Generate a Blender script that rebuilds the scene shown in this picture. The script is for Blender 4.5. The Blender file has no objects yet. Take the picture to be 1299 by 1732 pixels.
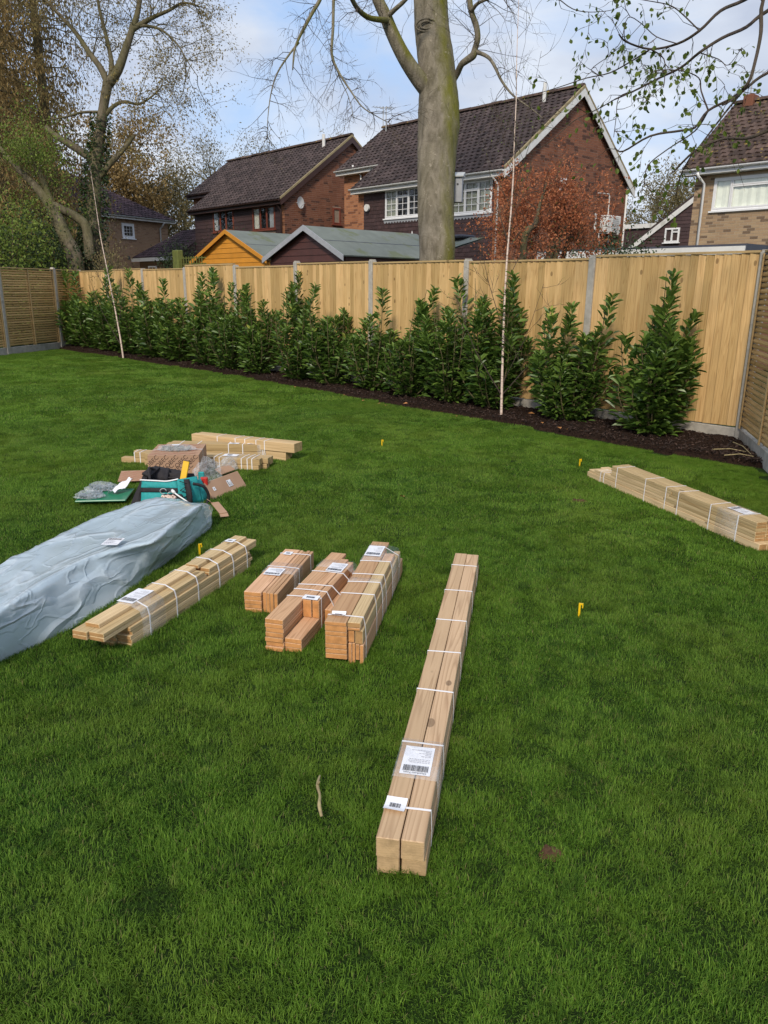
import bpy, math, random
import numpy as np
from mathutils import Vector, Matrix
from mathutils.geometry import convex_hull_2d

S = bpy.context.scene
COL = S.collection
pi = math.pi
R = random.Random(11)
NR = np.random.RandomState(5)

# ------------------------------------------------------------------ camera
F_PX, PITCH, ROLL, YAW = 1273.45, 0.2885, 0.0086, -0.8249
CAM = Vector((3.1802, -7.9798, 1.518))
c_d = Vector((math.sin(YAW)*math.cos(PITCH), math.cos(YAW)*math.cos(PITCH), -math.sin(PITCH)))
_r = Vector((math.cos(YAW), -math.sin(YAW), 0)); _u = _r.cross(c_d)
c_r = _r*math.cos(ROLL)+_u*math.sin(ROLL); c_u = -_r*math.sin(ROLL)+_u*math.cos(ROLL)
cam_d = bpy.data.cameras.new('camera'); cam = bpy.data.objects.new('camera', cam_d); COL.objects.link(cam)
cam.matrix_world = Matrix(((c_r.x, c_u.x, -c_d.x, CAM.x), (c_r.y, c_u.y, -c_d.y, CAM.y), (c_r.z, c_u.z, -c_d.z, CAM.z), (0, 0, 0, 1)))
cam_d.sensor_fit = 'VERTICAL'; cam_d.sensor_height = 24.0; cam_d.lens = F_PX/1732*24.0
cam_d.clip_start = 0.05; cam_d.clip_end = 1200
S.camera = cam

# ------------------------------------------------------------------ light
SUN_DIR = Vector((0.66, -1.0, 0.95)).normalized()        # towards the sun
sun_el = math.asin(SUN_DIR.z); sun_rot = math.atan2(SUN_DIR.x, SUN_DIR.y)
W = bpy.data.worlds.new('World'); S.world = W; W.use_nodes = True
nt = W.node_tree; nt.nodes.clear()
def wn(t, **k):
    n = nt.nodes.new(t)
    for a, b in k.items(): setattr(n, a, b)
    return n
sky = wn('ShaderNodeTexSky', sky_type='NISHITA', sun_disc=False, sun_elevation=sun_el, sun_rotation=sun_rot)
tc = wn('ShaderNodeTexCoord')
mp = wn('ShaderNodeMapping'); mp.inputs['Scale'].default_value = (1.0, 1.0, 2.6); mp.inputs['Location'].default_value = (0.35, 0.2, 0.1)
nz = wn('ShaderNodeTexNoise'); nz.inputs['Scale'].default_value = 2.3; nz.inputs['Detail'].default_value = 7; nz.inputs['Roughness'].default_value = 0.55; nz.inputs['Distortion'].default_value = 0.3
rp = wn('ShaderNodeValToRGB'); rp.color_ramp.elements[0].position = 0.36; rp.color_ramp.elements[1].position = 0.54
nz2 = wn('ShaderNodeTexNoise'); nz2.inputs['Scale'].default_value = 5.0; nz2.inputs['Detail'].default_value = 6
rp2 = wn('ShaderNodeValToRGB'); rp2.color_ramp.elements[0].position = 0.35; rp2.color_ramp.elements[1].position = 0.68
CLOUD_A, CLOUD_B, CLEAR = (3.9, 4.3, 5.2, 1), (6.0, 6.4, 7.0, 1), (3.3, 4.7, 7.2, 1)
rp2.color_ramp.elements[0].color = CLOUD_A; rp2.color_ramp.elements[1].color = CLOUD_B
mxs = wn('ShaderNodeMix', data_type='RGBA', clamp_result=False); mxs.inputs[0].default_value = 0.7; mxs.inputs[7].default_value = CLEAR
mx = wn('ShaderNodeMix', data_type='RGBA')
mulf = wn('ShaderNodeMath', operation='MULTIPLY'); mulf.inputs[1].default_value = 0.93
bg = wn('ShaderNodeBackground'); bg.inputs['Strength'].default_value = 0.112
wo = wn('ShaderNodeOutputWorld')
L = nt.links.new
L(tc.outputs['Generated'], mp.inputs[0]); L(mp.outputs[0], nz.inputs['Vector']); L(mp.outputs[0], nz2.inputs['Vector'])
L(nz.outputs[0], rp.inputs[0]); L(nz2.outputs[0], rp2.inputs[0]); L(rp.outputs[0], mulf.inputs[0]); L(mulf.outputs[0], mx.inputs[0])
L(sky.outputs[0], mxs.inputs[6]); L(mxs.outputs[2], mx.inputs[6]); L(rp2.outputs[0], mx.inputs[7]); L(mx.outputs[2], bg.inputs['Color']); L(bg.outputs[0], wo.inputs[0])
sd = bpy.data.lights.new('sun', 'SUN'); sd.energy = 2.3; sd.angle = math.radians(8); sd.color = (1, 0.90, 0.76)
so = bpy.data.objects.new('sun', sd); COL.objects.link(so); so.rotation_euler = SUN_DIR.to_track_quat('Z', 'Y').to_euler()
S.view_settings.view_transform = 'Standard'; S.view_settings.look = 'None'; S.view_settings.gamma = 1; S.view_settings.use_curve_mapping = False
S.view_settings.exposure = 0.38
S.render.engine = 'CYCLES'; S.render.resolution_x = 768; S.render.resolution_y = 1024
S.cycles.max_bounces = 6; S.cycles.transparent_max_bounces = 12

# ------------------------------------------------------------------ measuring helpers (a pixel of the survey photo -> a place in the garden)
def ray(px, py): return c_d + c_r*((px-649.5)/F_PX) + c_u*((866-py)/F_PX)
def G(px, py, z=0.0):
    q = ray(px, py); return CAM + q*((z-CAM.z)/q.z)
def PY(px, py, Y):
    q = ray(px, py); return CAM + q*((Y-CAM.y)/q.y)
def PXX(px, py, X):
    q = ray(px, py); return CAM + q*((X-CAM.x)/q.x)
def PD(px, py, dep): return CAM + ray(px, py)*dep
def depth_of(P): return (Vector(P)-CAM).dot(c_d)
def height_at(P, py):
    lo, hi = 0.0, 12.0
    for _ in range(30):
        m = (lo+hi)/2; q = Vector((P[0], P[1], m))-CAM
        if 866-F_PX*q.dot(c_u)/q.dot(c_d) > py: lo = m
        else: hi = m
    return lo

# ------------------------------------------------------------------ materials
def new_mat(name):
    m = bpy.data.materials.new(name); m.use_nodes = True; m.node_tree.nodes.clear(); return m
class NT:
    def __init__(s, m): s.t = m.node_tree
    def n(s, typ, inp=None, **k):
        n = s.t.nodes.new(typ)
        for a, b in k.items(): setattr(n, a, b)
        for a, b in (inp or {}).items():
            if isinstance(b, bpy.types.NodeSocket): s.t.links.new(b, n.inputs[a])
            else: n.inputs[a].default_value = b
        return n
    def mix(s, f, a, b, mode='MIX'):
        n = s.t.nodes.new('ShaderNodeMix'); n.data_type = 'RGBA'; n.blend_type = mode
        for i, v in ((0, f), (6, a), (7, b)):
            if isinstance(v, bpy.types.NodeSocket): s.t.links.new(v, n.inputs[i])
            else: n.inputs[i].default_value = (tuple(v)+(1,)) if isinstance(v, (tuple, list)) and len(v) == 3 else v
        return n.outputs[2]
    def math(s, op, a, b=0.0, c=0.0):
        n = s.t.nodes.new('ShaderNodeMath'); n.operation = op
        for i, v in enumerate((a, b, c)):
            if isinstance(v, bpy.types.NodeSocket): s.t.links.new(v, n.inputs[i])
            else: n.inputs[i].default_value = v
        return n.outputs[0]
    def ramp(s, f, pts):
        n = s.t.nodes.new('ShaderNodeValToRGB'); cr = n.color_ramp
        while len(cr.elements) < len(pts): cr.elements.new(0.5)
        for e, (p, c) in zip(cr.elements, pts):
            e.position = p; e.color = (c, c, c, 1) if isinstance(c, (int, float)) else tuple(c)+(1,)
        s.t.links.new(f, n.inputs[0]); return n.outputs[0]
    def noise(s, vec, scale, detail=4, rough=0.55, dist=0.0):
        return s.n('ShaderNodeTexNoise', {'Vector': vec, 'Scale': scale, 'Detail': detail, 'Roughness': rough, 'Distortion': dist}).outputs[0]
    def vmap(s, vec, scale=(1, 1, 1), loc=(0, 0, 0)):
        return s.n('ShaderNodeMapping', {'Vector': vec, 'Scale': scale, 'Location': loc}).outputs[0]
    def out(s, sh): s.n('ShaderNodeOutputMaterial', {'Surface': sh})
    def bsdf(s, col, rough=0.6, bump=None, bs=0.3, bd=0.01, spec=0.5, **k):
        i = {'Base Color': col if isinstance(col, bpy.types.NodeSocket) else tuple(col)+(1,), 'Roughness': rough, 'Specular IOR Level': spec}
        i.update(k)
        if bump is not None: i['Normal'] = s.n('ShaderNodeBump', {'Height': bump, 'Strength': bs, 'Distance': bd}).outputs[0]
        b = s.n('ShaderNodeBsdfPrincipled', i); s.out(b.outputs[0]); return b
    def obj(s): return s.n('ShaderNodeTexCoord').outputs['Object']
    def rnd(s): return s.n('ShaderNodeObjectInfo').outputs['Random']
    def tone(s): return s.n('ShaderNodeAttribute', attribute_name='tone').outputs['Fac']

def wood(name, light, dark, end, axis=0, vary=0.25, grain=1.0, knots=True):
    """sawn softwood, grain along the object's own axis; colour varies per board"""
    m = new_mat(name); N = NT(m); o = N.obj(); r = N.rnd()
    off = N.n('ShaderNodeCombineXYZ', {0: N.math('MULTIPLY', r, 37.0), 1: N.math('MULTIPLY', r, 11.0), 2: N.math('MULTIPLY', r, 53.0)}).outputs[0]
    p = N.n('ShaderNodeVectorMath', {0: o, 1: off}, operation='ADD').outputs[0]
    sc = [22.0, 22.0, 22.0]; sc[axis] = 1.1
    a = N.noise(N.vmap(p, tuple(sc)), 1.0, 5, 0.6, 0.6)
    sw = [15.0, 15.0, 15.0]; sw[axis] = 0.55
    warp = N.noise(N.vmap(p, tuple(sw)), 1.0, 2)
    rings = N.math('FRACT', N.math('MULTIPLY', N.math('ADD', warp, N.math('MULTIPLY', a, 0.06)), 11.0*grain))
    line = N.ramp(rings, [(0.0, 0.05), (0.5, 0.25), (0.85, 1.0), (1.0, 0.05)])
    f = N.math('ADD', N.math('MULTIPLY', a, 0.55), N.math('MULTIPLY', line, 0.48))
    col = N.mix(f, light, dark)
    if knots:
        sk = [14.0, 14.0, 14.0]; sk[axis] = 7.5
        vo = N.n('ShaderNodeTexVoronoi', {'Vector': N.vmap(p, tuple(sk)), 'Scale': 1.0, 'Randomness': 1.0})
        cr_ = N.n('ShaderNodeSeparateColor', {0: vo.outputs['Color']}).outputs[0]
        kn = N.math('MULTIPLY', N.ramp(vo.outputs['Distance'], [(0.0, 1.0), (0.14, 0.85), (0.19, 0.95), (0.23, 0.0)]), N.math('GREATER_THAN', cr_, 0.80))
        col = N.mix(N.math('MULTIPLY', kn, 0.75), col, tuple(c*0.35 for c in dark))
    tv = N.math('ADD', N.math('MULTIPLY', r, 2*vary), 1.0-vary)
    col = N.mix(1.0, col, N.n('ShaderNodeCombineColor', {0: tv, 1: tv, 2: N.math('POWER', tv, 1.3)}).outputs[0], 'MULTIPLY')
    # blotches of moisture and green treatment
    bl = N.noise(N.vmap(p, (2.2, 2.2, 2.2)), 1.0, 3)
    col = N.mix(N.ramp(bl, [(0.45, 0.0), (0.75, 0.45)]), col, tuple(c*0.62 for c in light))
    # end grain
    nrm = N.n('ShaderNodeVectorTransform', {0: N.n('ShaderNodeNewGeometry').outputs['Normal']}, vector_type='NORMAL', convert_from='WORLD', convert_to='OBJECT').outputs[0]
    ax = N.n('ShaderNodeSeparateXYZ', {0: nrm}).outputs[axis]
    em = N.math('GREATER_THAN', N.math('ABSOLUTE', ax), 0.8)
    sr = [1.0, 1.0, 1.0]; sr[axis] = 0.0
    dd = N.n('ShaderNodeVectorMath', {0: N.vmap(p, tuple(sr), (0.3, 0.2, 0.1))}, operation='LENGTH').outputs['Value']
    er = N.math('FRACT', N.math('ADD', N.math('MULTIPLY', dd, 190.0), N.math('MULTIPLY', N.noise(p, 30.0), 1.2)))
    ec = N.mix(N.math('MULTIPLY', er, 0.5), end, tuple(c*0.6 for c in end))
    ec = N.mix(N.ramp(N.noise(p, 26.0, 3), [(0.42, 0.0), (0.7, 0.6)]), ec, tuple(c*0.45 for c in end))
    col = N.mix(em, col, ec)
    N.bsdf(col, 0.72, N.math('ADD', a, N.math('MULTIPLY', line, 0.4)), 0.25, 0.003, spec=0.3)
    return m
M = {}
M['post_wood'] = wood('post_wood', (0.67, 0.47, 0.28), (0.32, 0.19, 0.10), (0.56, 0.38, 0.20), vary=0.14)
M['pale_wood'] = wood('pale_wood', (0.64, 0.46, 0.24), (0.36, 0.23, 0.10), (0.54, 0.38, 0.18), vary=0.22)
M['pink_wood'] = wood('pink_wood', (0.69, 0.43, 0.245), (0.36, 0.19, 0.09), (0.66, 0.31, 0.11), vary=0.25)
M['green_wood'] = wood('green_wood', (0.68, 0.51, 0.28), (0.36, 0.24, 0.11), (0.48, 0.27, 0.11), vary=0.25)
M['fence_wood'] = wood('fence_wood', (0.68, 0.465, 0.205), (0.36, 0.20, 0.07), (0.50, 0.33, 0.14), axis=2, vary=0.26)
M['slat_wood'] = wood('slat_wood', (0.60, 0.40, 0.17), (0.36, 0.20, 0.06), (0.45, 0.29, 0.12), axis=0, vary=0.25)
M['rail_wood'] = wood('rail_wood', (0.56, 0.41, 0.20), (0.38, 0.24, 0.10), (0.5, 0.33, 0.15), axis=0, vary=0.1)

def simple(name, col, rough=0.6, var=0.15, scale=8.0, bs=0.15, bd=0.004, spec=0.5, spots=None, tone=0.0, **k):
    m = new_mat(name); N = NT(m); p = N.obj()
    a = N.noise(p, scale, 6, 0.6)
    c = N.mix(N.ramp(a, [(0.3, 0.0), (0.7, 1.0)]), tuple(x*(1-var) for x in col), tuple(min(1, x*(1+var)) for x in col))
    if spots:
        s = N.ramp(N.noise(p, spots[1], 4, 0.6), [(spots[2], 0.0), (spots[2]+0.08, spots[3])])
        c = N.mix(s, c, spots[0])
    if tone:
        t = N.math('ADD', N.math('MULTIPLY', N.tone(), 2*tone), 1-tone)
        c = N.mix(1.0, c, N.n('ShaderNodeCombineColor', {0: t, 1: t, 2: t}).outputs[0], 'MULTIPLY')
    N.bsdf(c, rough, a, bs, bd, spec=spec, **k)
    return m
M['concrete'] = simple('concrete', (0.40, 0.37, 0.32), 0.85, 0.18, 14, 0.4, 0.004, 0.2, spots=((0.25, 0.24, 0.2), 3.0, 0.56, 0.6))
M['strap'] = simple('strap', (0.82, 0.80, 0.80), 0.45, 0.03)
M['paper'] = simple('paper', (0.80, 0.80, 0.83), 0.5, 0.04, 6)
M['ink'] = simple('ink', (0.035, 0.035, 0.04), 0.6, 0.1)
M['ink_grey'] = simple('ink_grey', (0.30, 0.30, 0.33), 0.6, 0.1)
M['peg_yellow'] = simple('peg_yellow', (0.80, 0.50, 0.01), 0.4, 0.04)
M['level_yellow'] = simple('level_yellow', (0.80, 0.46, 0.01), 0.35, 0.05)
M['white_upvc'] = simple('white_upvc', (0.80, 0.80, 0.80), 0.4, 0.04, 4)
M['white_paint'] = simple('white_paint', (0.72, 0.71, 0.68), 0.6, 0.08, 6, spots=((0.35, 0.34, 0.28), 2.0, 0.6, 0.5))
M['brown_trim'] = simple('brown_trim', (0.055, 0.028, 0.024), 0.5, 0.15)
M['red_brown_frame'] = simple('red_brown_frame', (0.22, 0.06, 0.035), 0.5, 0.2)
M['verge_mortar'] = simple('verge_mortar', (0.30, 0.24, 0.13), 0.9, 0.25, 5)
M['dark_cladding'] = simple('dark_cladding', (0.062, 0.034, 0.032), 0.55, 0.15, 5, tone=0.22)
M['orange_board'] = simple('orange_board', (0.62, 0.26, 0.028), 0.6, 0.10, 3, tone=0.08)
M['brown_board'] = simple('brown_board', (0.075, 0.026, 0.020), 0.6, 0.22, 3, tone=0.15)
M['felt'] = simple('felt', (0.17, 0.19, 0.17), 0.9, 0.12, 3, 0.3, 0.01, 0.2, spots=((0.13, 0.15, 0.07), 1.6, 0.55, 0.7))
M['felt_dark'] = simple('felt_dark', (0.055, 0.06, 0.08), 0.8, 0.15, 3)
M['metal_grey'] = simple('metal_grey', (0.45, 0.46, 0.46), 0.4, 0.08)
M['ac_white'] = simple('ac_white', (0.72, 0.72, 0.70), 0.5, 0.05)
M['dark_metal'] = simple('dark_metal', (0.06, 0.06, 0.065), 0.5, 0.1)
M['teal_fabric'] = simple('teal_fabric', (0.02, 0.30, 0.30), 0.75, 0.15, 60, 0.3, 0.003)
M['black_fabric'] = simple('black_fabric', (0.018, 0.015, 0.018), 0.8, 0.3, 30, 0.5, 0.005)
M['green_plastic'] = simple('green_plastic', (0.02, 0.20, 0.10), 0.35, 0.1, 5)
M['rope'] = simple('rope', (0.66, 0.50, 0.42), 0.8, 0.35, 90)
M['cable_white'] = simple('cable_white', (0.75, 0.76, 0.74), 0.4, 0.04)
M['red_plastic'] = simple('red_plastic', (0.5, 0.03, 0.02), 0.4, 0.05)
M['twig'] = simple('twig', (0.30, 0.24, 0.12), 0.85, 0.4, 30, 0.6, 0.004)
M['dead_leaf'] = simple('dead_leaf', (0.34, 0.15, 0.045), 0.7, 0.4, 6, tone=0.4)
M['window_dark'] = simple('window_dark', (0.02, 0.022, 0.024), 0.5, 0.4, 2)
M['curtain'] = simple('curtain', (0.55, 0.53, 0.45), 0.8, 0.1, 4)
M['net_curtain'] = simple('net_curtain', (0.26, 0.27, 0.21), 0.8, 0.15, 5)
M['room_light'] = simple('room_light', (0.86, 0.86, 0.74), 0.8, 0.1, 4)
M['lead'] = simple('lead', (0.33, 0.34, 0.36), 0.6, 0.1)
M['moss_post'] = simple('moss_post', (0.13, 0.15, 0.035), 0.85, 0.3, 8)
M['fill_screws'] = simple('fill_screws', (0.20, 0.20, 0.16), 0.5, 0.6, 60, 0.8, 0.01)
M['blue_grey'] = simple('blue_grey', (0.12, 0.17, 0.20), 0.5, 0.4, 20)

def mat_glass():
    m = new_mat('window_glass'); N = NT(m)
    g = N.n('ShaderNodeBsdfGlossy', {'Color': (1, 1, 1, 1), 'Roughness': 0.03})
    t = N.n('ShaderNodeBsdfTransparent', {'Color': (0.96, 0.98, 0.97, 1)})
    f = N.math('MULTIPLY', N.n('ShaderNodeFresnel', {'IOR': 1.5}).outputs[0], N.math('SUBTRACT', 1.0, N.n('ShaderNodeNewGeometry').outputs['Backfacing']))
    N.out(N.n('ShaderNodeMixShader', {0: N.math('ADD', f, 0.05), 1: t.outputs[0], 2: g.outputs[0]}).outputs[0]); return m
M['glass'] = mat_glass()
def mat_film(name, opac, col=(0.85, 0.87, 0.9)):
    m = new_mat(name); N = NT(m); p = N.obj()
    a = N.noise(p, 28, 5, 0.65, 1.2)
    nrm = N.n('ShaderNodeBump', {'Height': a, 'Strength': 0.7, 'Distance': 0.01}).outputs[0]
    d = N.n('ShaderNodeBsdfPrincipled', {'Base Color': col+(1,), 'Roughness': 0.22, 'Normal': nrm})
    t = N.n('ShaderNodeBsdfTransparent', {})
    N.out(N.n('ShaderNodeMixShader', {0: N.ramp(a, [(0.35, opac*0.5), (0.7, min(1, opac*1.7))]), 1: t.outputs[0], 2: d.outputs[0]}).outputs[0]); return m
M['film'] = mat_film('film', 0.15)
M['bag_film'] = mat_film('bag_film', 0.22, (0.72, 0.75, 0.78))
def mat_polythene():
    m = new_mat('blue_polythene'); N = NT(m); p = N.obj()
    q = N.n('ShaderNodeMapping', {'Vector': p, 'Rotation': (0, 0, 0.97)}).outputs[0]
    a = N.noise(N.vmap(q, (1.3, 4.5, 4.5)), 1.0, 2, 0.4, 0.5); b = N.noise(N.vmap(q, (4, 9, 9)), 1.0, 2, 0.4, 0.6); c3 = N.noise(p, 40, 2)
    r1 = N.math('MAXIMUM', N.math('SUBTRACT', 1.0, N.math('MULTIPLY', N.math('ABSOLUTE', N.math('SUBTRACT', a, 0.5)), 22.0)), 0.0)
    r2 = N.math('MAXIMUM', N.math('SUBTRACT', 1.0, N.math('MULTIPLY', N.math('ABSOLUTE', N.math('SUBTRACT', b, 0.5)), 22.0)), 0.0)
    hh = N.math('ADD', N.math('ADD', N.math('MULTIPLY', r1, 0.5), N.math('MULTIPLY', r2, 0.14)), N.math('ADD', a, N.math('MULTIPLY', c3, 0.03)))
    col = N.mix(N.ramp(a, [(0.35, 0.0), (0.65, 1.0)]), (0.40, 0.49, 0.54), (0.47, 0.56, 0.61)); col = N.mix(N.math('MULTIPLY', r1, 0.35), col, (0.70, 0.75, 0.78))
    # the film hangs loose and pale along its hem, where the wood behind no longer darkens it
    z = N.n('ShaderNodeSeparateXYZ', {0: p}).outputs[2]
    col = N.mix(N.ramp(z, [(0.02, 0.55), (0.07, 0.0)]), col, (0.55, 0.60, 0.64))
    N.bsdf(col, 0.20, hh, 0.75, 0.02, spec=0.6, **{'Coat Weight': 0.5, 'Coat Roughness': 0.15})
    return m
M['polythene'] = mat_polythene()
def mat_card():
    m = new_mat('cardboard'); N = NT(m); p = N.obj()
    a = N.noise(p, 9, 4); st = N.math('SINE', N.math('MULTIPLY', N.n('ShaderNodeSeparateXYZ', {0: p}).outputs[0], 900.0))
    col = N.mix(a, (0.46, 0.29, 0.19), (0.36, 0.22, 0.14))
    N.bsdf(col, 0.85, N.math('ADD', a, N.math('MULTIPLY', st, 0.1)), 0.2, 0.003, spec=0.2); return m
M['cardboard'] = mat_card()
def mat_brick(name, c1, c2, c3):
    m = new_mat(name); N = NT(m); t = N.tone(); p = N.obj()
    col = N.ramp(t, [(0.0, c3), (0.12, c3), (0.24, c1), (0.6, c2), (1.0, c1)])
    a = N.noise(p, 30, 4)
    big = N.noise(p, 0.7, 3)
    col = N.mix(N.math('MULTIPLY', a, 0.6), col, tuple(x*0.6 for x in c1))
    col = N.mix(N.ramp(big, [(0.4, 0.0), (0.7, 0.35)]), col, tuple(x*0.55 for x in c2))
    N.bsdf(col, 0.9, a, 0.3, 0.004, spec=0.15); return m
M['brick_red'] = mat_brick('brick_red', (0.30, 0.135, 0.083), (0.225, 0.095, 0.060), (0.07, 0.042, 0.036))
M['brick_orange'] = mat_brick('brick_orange', (0.52, 0.24, 0.12), (0.42, 0.175, 0.09), (0.15, 0.06, 0.04))
M['brick_buff'] = mat_brick('brick_buff', (0.50, 0.36, 0.22), (0.42, 0.28, 0.17), (0.12, 0.08, 0.06))
M['brick_tan'] = mat_brick('brick_tan', (0.46, 0.29, 0.18), (0.41, 0.25, 0.15), (0.28, 0.16, 0.10))
M['mortar'] = simple('mortar', (0.44, 0.37, 0.28), 0.95, 0.15, 10)
M['mortar_dark'] = simple('mortar_dark', (0.36, 0.27, 0.21), 0.95, 0.15, 10)
def mat_tile(name, col, lichen, amt):
    m = new_mat(name); N = NT(m); p = N.obj(); t = N.tone()
    a = N.noise(p, 12, 5)
    v = N.math('ADD', N.math('MULTIPLY', t, 0.9), 0.55)
    c = N.mix(1.0, N.mix(a, tuple(x*1.35 for x in col), tuple(x*0.6 for x in col)), N.n('ShaderNodeCombineColor', {0: v, 1: v, 2: v}).outputs[0], 'MULTIPLY')
    sp = N.ramp(N.noise(p, 5.5, 6, 0.7), [(0.60, 0.0), (0.68, amt)])
    c = N.mix(sp, c, lichen)
    N.bsdf(c, 0.85, a, 0.4, 0.01, spec=0.25); return m
M['tile_brown'] = mat_tile('tile_brown', (0.060, 0.043, 0.041), (0.30, 0.26, 0.20), 0.5)
M['tile_mossy'] = mat_tile('tile_mossy', (0.085, 0.056, 0.045), (0.34, 0.24, 0.04), 0.85)
M['tile_plum'] = mat_tile('tile_plum', (0.055, 0.036, 0.044), (0.2, 0.17, 0.15), 0.3)
def mat_leaf(name, c1, c2, rough=0.45, transl=0.25, spec=0.5, yellow=None):
    m = new_mat(name); N = NT(m); t = N.tone()
    col = N.mix(t, c1, c2)
    if yellow: col = N.mix(N.math('GREATER_THAN', t, 0.93), col, yellow)
    d = N.n('ShaderNodeBsdfPrincipled', {'Base Color': col, 'Roughness': rough, 'Specular IOR Level': spec})
    tr = N.n('ShaderNodeBsdfTranslucent', {'Color': col})
    N.out(N.n('ShaderNodeMixShader', {0: transl, 1: d.outputs[0], 2: tr.outputs[0]}).outputs[0]); return m
M['laurel'] = mat_leaf('laurel_leaf', (0.034, 0.085, 0.014), (0.19, 0.29, 0.05), 0.38, 0.22, 0.4, (0.34, 0.36, 0.07))
M['bud_brown'] = mat_leaf('bud_brown', (0.17, 0.125, 0.045), (0.33, 0.26, 0.09), 0.7, 0.3, 0.2)
M['larch'] = mat_leaf('larch_leaf', (0.16, 0.105, 0.04), (0.40, 0.28, 0.115), 0.8, 0.25, 0.2)
M['spring_green'] = mat_leaf('spring_green', (0.10, 0.16, 0.025), (0.26, 0.33, 0.06), 0.6, 0.35, 0.3)
M['dark_evergreen'] = mat_leaf('dark_evergreen', (0.014, 0.030, 0.012), (0.05, 0.075, 0.025), 0.6, 0.15, 0.3)
M['ivy'] = mat_leaf('ivy_leaf', (0.014, 0.034, 0.010), (0.05, 0.085, 0.022), 0.4, 0.1, 0.4)
M['maple_red'] = mat_leaf('maple_red', (0.30, 0.085, 0.038), (0.58, 0.23, 0.10), 0.6, 0.35, 0.3)
M['lime_leaf'] = mat_leaf('lime_leaf', (0.05, 0.09, 0.012), (0.16, 0.215, 0.03), 0.5, 0.45, 0.3)
M['olive_haze'] = mat_leaf('olive_haze', (0.15, 0.125, 0.06), (0.27, 0.22, 0.10), 0.8, 0.3, 0.2)

def mat_bark(name, base, dark, green, gamt, side=None):
    m = new_mat(name); N = NT(m); p = N.obj()
    a = N.noise(N.vmap(p, (9, 9, 2.0)), 1.0, 6, 0.65, 0.5)
    fine = N.noise(p, 45, 4)
    c = N.mix(N.ramp(a, [(0.35, 0.0), (0.68, 1.0)]), base, dark)
    pale = N.ramp(N.noise(N.vmap(p, (2.5, 2.5, 0.8)), 1.3, 4), [(0.52, 0.0), (0.7, 0.5)])
    c = N.mix(pale, c, tuple(min(1, x*1.45) for x in base))
    gm = N.ramp(N.noise(N.vmap(p, (2.2, 2.2, 0.6)), 1.0, 5), [(0.38, 0.0), (0.62, gamt)])
    if side is not None:
        nn = N.n('ShaderNodeNewGeometry').outputs['Normal']
        dt = N.n('ShaderNodeVectorMath', {0: nn, 1: side}, operation='DOT_PRODUCT').outputs['Value']
        gm = N.math('MULTIPLY', N.ramp(N.math('ADD', dt, N.math('MULTIPLY', a, 0.4)), [(0.35, 0.1), (0.85, 1.0)]), N.math('ADD', gm, 0.25))
    c = N.mix(gm, c, green)
    lich = N.ramp(N.noise(p, 9.0, 6, 0.75), [(0.60, 0.0), (0.66, 0.5)]); c = N.mix(lich, c, tuple(min(1, x*1.8) for x in base))
    dk = N.ramp(N.noise(N.vmap(p, (14, 14, 1.6)), 1.0, 5, 0.7), [(0.60, 0.0), (0.70, 0.7)]); c = N.mix(dk, c, dark)
    # horizontal creases
    cr = N.ramp(N.noise(N.vmap(p, (1.2, 1.2, 16)), 1.0, 3), [(0.62, 0.0), (0.70, 0.35)])
    c = N.mix(cr, c, dark)
    N.bsdf(c, 0.85, N.math('ADD', a, N.math('MULTIPLY', fine, 0.35)), 0.9, 0.045, spec=0.2); return m
M['beech_bark'] = mat_bark('beech_bark', (0.25, 0.215, 0.165), (0.105, 0.088, 0.064), (0.15, 0.145, 0.022), 0.9, side=(0.80, 0.60, 0.0))
M['grey_bark'] = mat_bark('grey_bark', (0.17, 0.14, 0.095), (0.07, 0.055, 0.035), (0.10, 0.10, 0.03), 0.6)
M['twig_dark'] = mat_bark('twig_dark', (0.085, 0.062, 0.05), (0.045, 0.035, 0.03), (0.08, 0.07, 0.03), 0.3)
M['twig_olive'] = mat_bark('twig_olive', (0.16, 0.13, 0.07), (0.09, 0.07, 0.04), (0.12, 0.11, 0.04), 0.4)
def mat_birch():
    m = new_mat('birch_bark'); N = NT(m); p = N.obj()
    a = N.noise(N.vmap(p, (8, 8, 45)), 1.0, 4)
    c = N.mix(N.ramp(a, [(0.52, 0.0), (0.62, 0.8)]), (0.60, 0.47, 0.38), (0.22, 0.13, 0.09))
    N.bsdf(c, 0.6, a, 0.2, 0.004); return m
M['birch'] = mat_birch()
def mat_soil():
    m = new_mat('bark_mulch'); N = NT(m); p = N.n('ShaderNodeNewGeometry').outputs['Position']
    a = N.noise(p, 26, 8, 0.75); v = N.n('ShaderNodeTexVoronoi', {'Vector': p, 'Scale': 38.0}).outputs['Distance']
    c = N.mix(N.ramp(a, [(0.35, 0.0), (0.7, 1.0)]), (0.012, 0.008, 0.006), (0.055, 0.030, 0.020))
    N.bsdf(c, 0.95, N.math('ADD', a, v), 1.0, 0.03, spec=0.1); return m
M['soil'] = mat_soil()
M['bare_earth'] = simple('bare_earth', (0.085, 0.048, 0.028), 0.95, 0.4, 30, 0.8, 0.01, 0.1)
M['chip'] = simple('mulch_chip', (0.042, 0.024, 0.017), 0.9, 0.5, 20, tone=0.75)
def mat_lawn():
    m = new_mat('lawn_soil'); N = NT(m); p = N.n('ShaderNodeNewGeometry').outputs['Position']
    a = N.noise(p, 40, 7, 0.7)
    c = N.mix(N.ramp(a, [(0.4, 0.0), (0.65, 1.0)]), (0.014, 0.026, 0.006), (0.03, 0.065, 0.010))
    N.bsdf(c, 0.95, a, 0.8, 0.02, spec=0.1); return m
M['lawn'] = mat_lawn()
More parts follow.
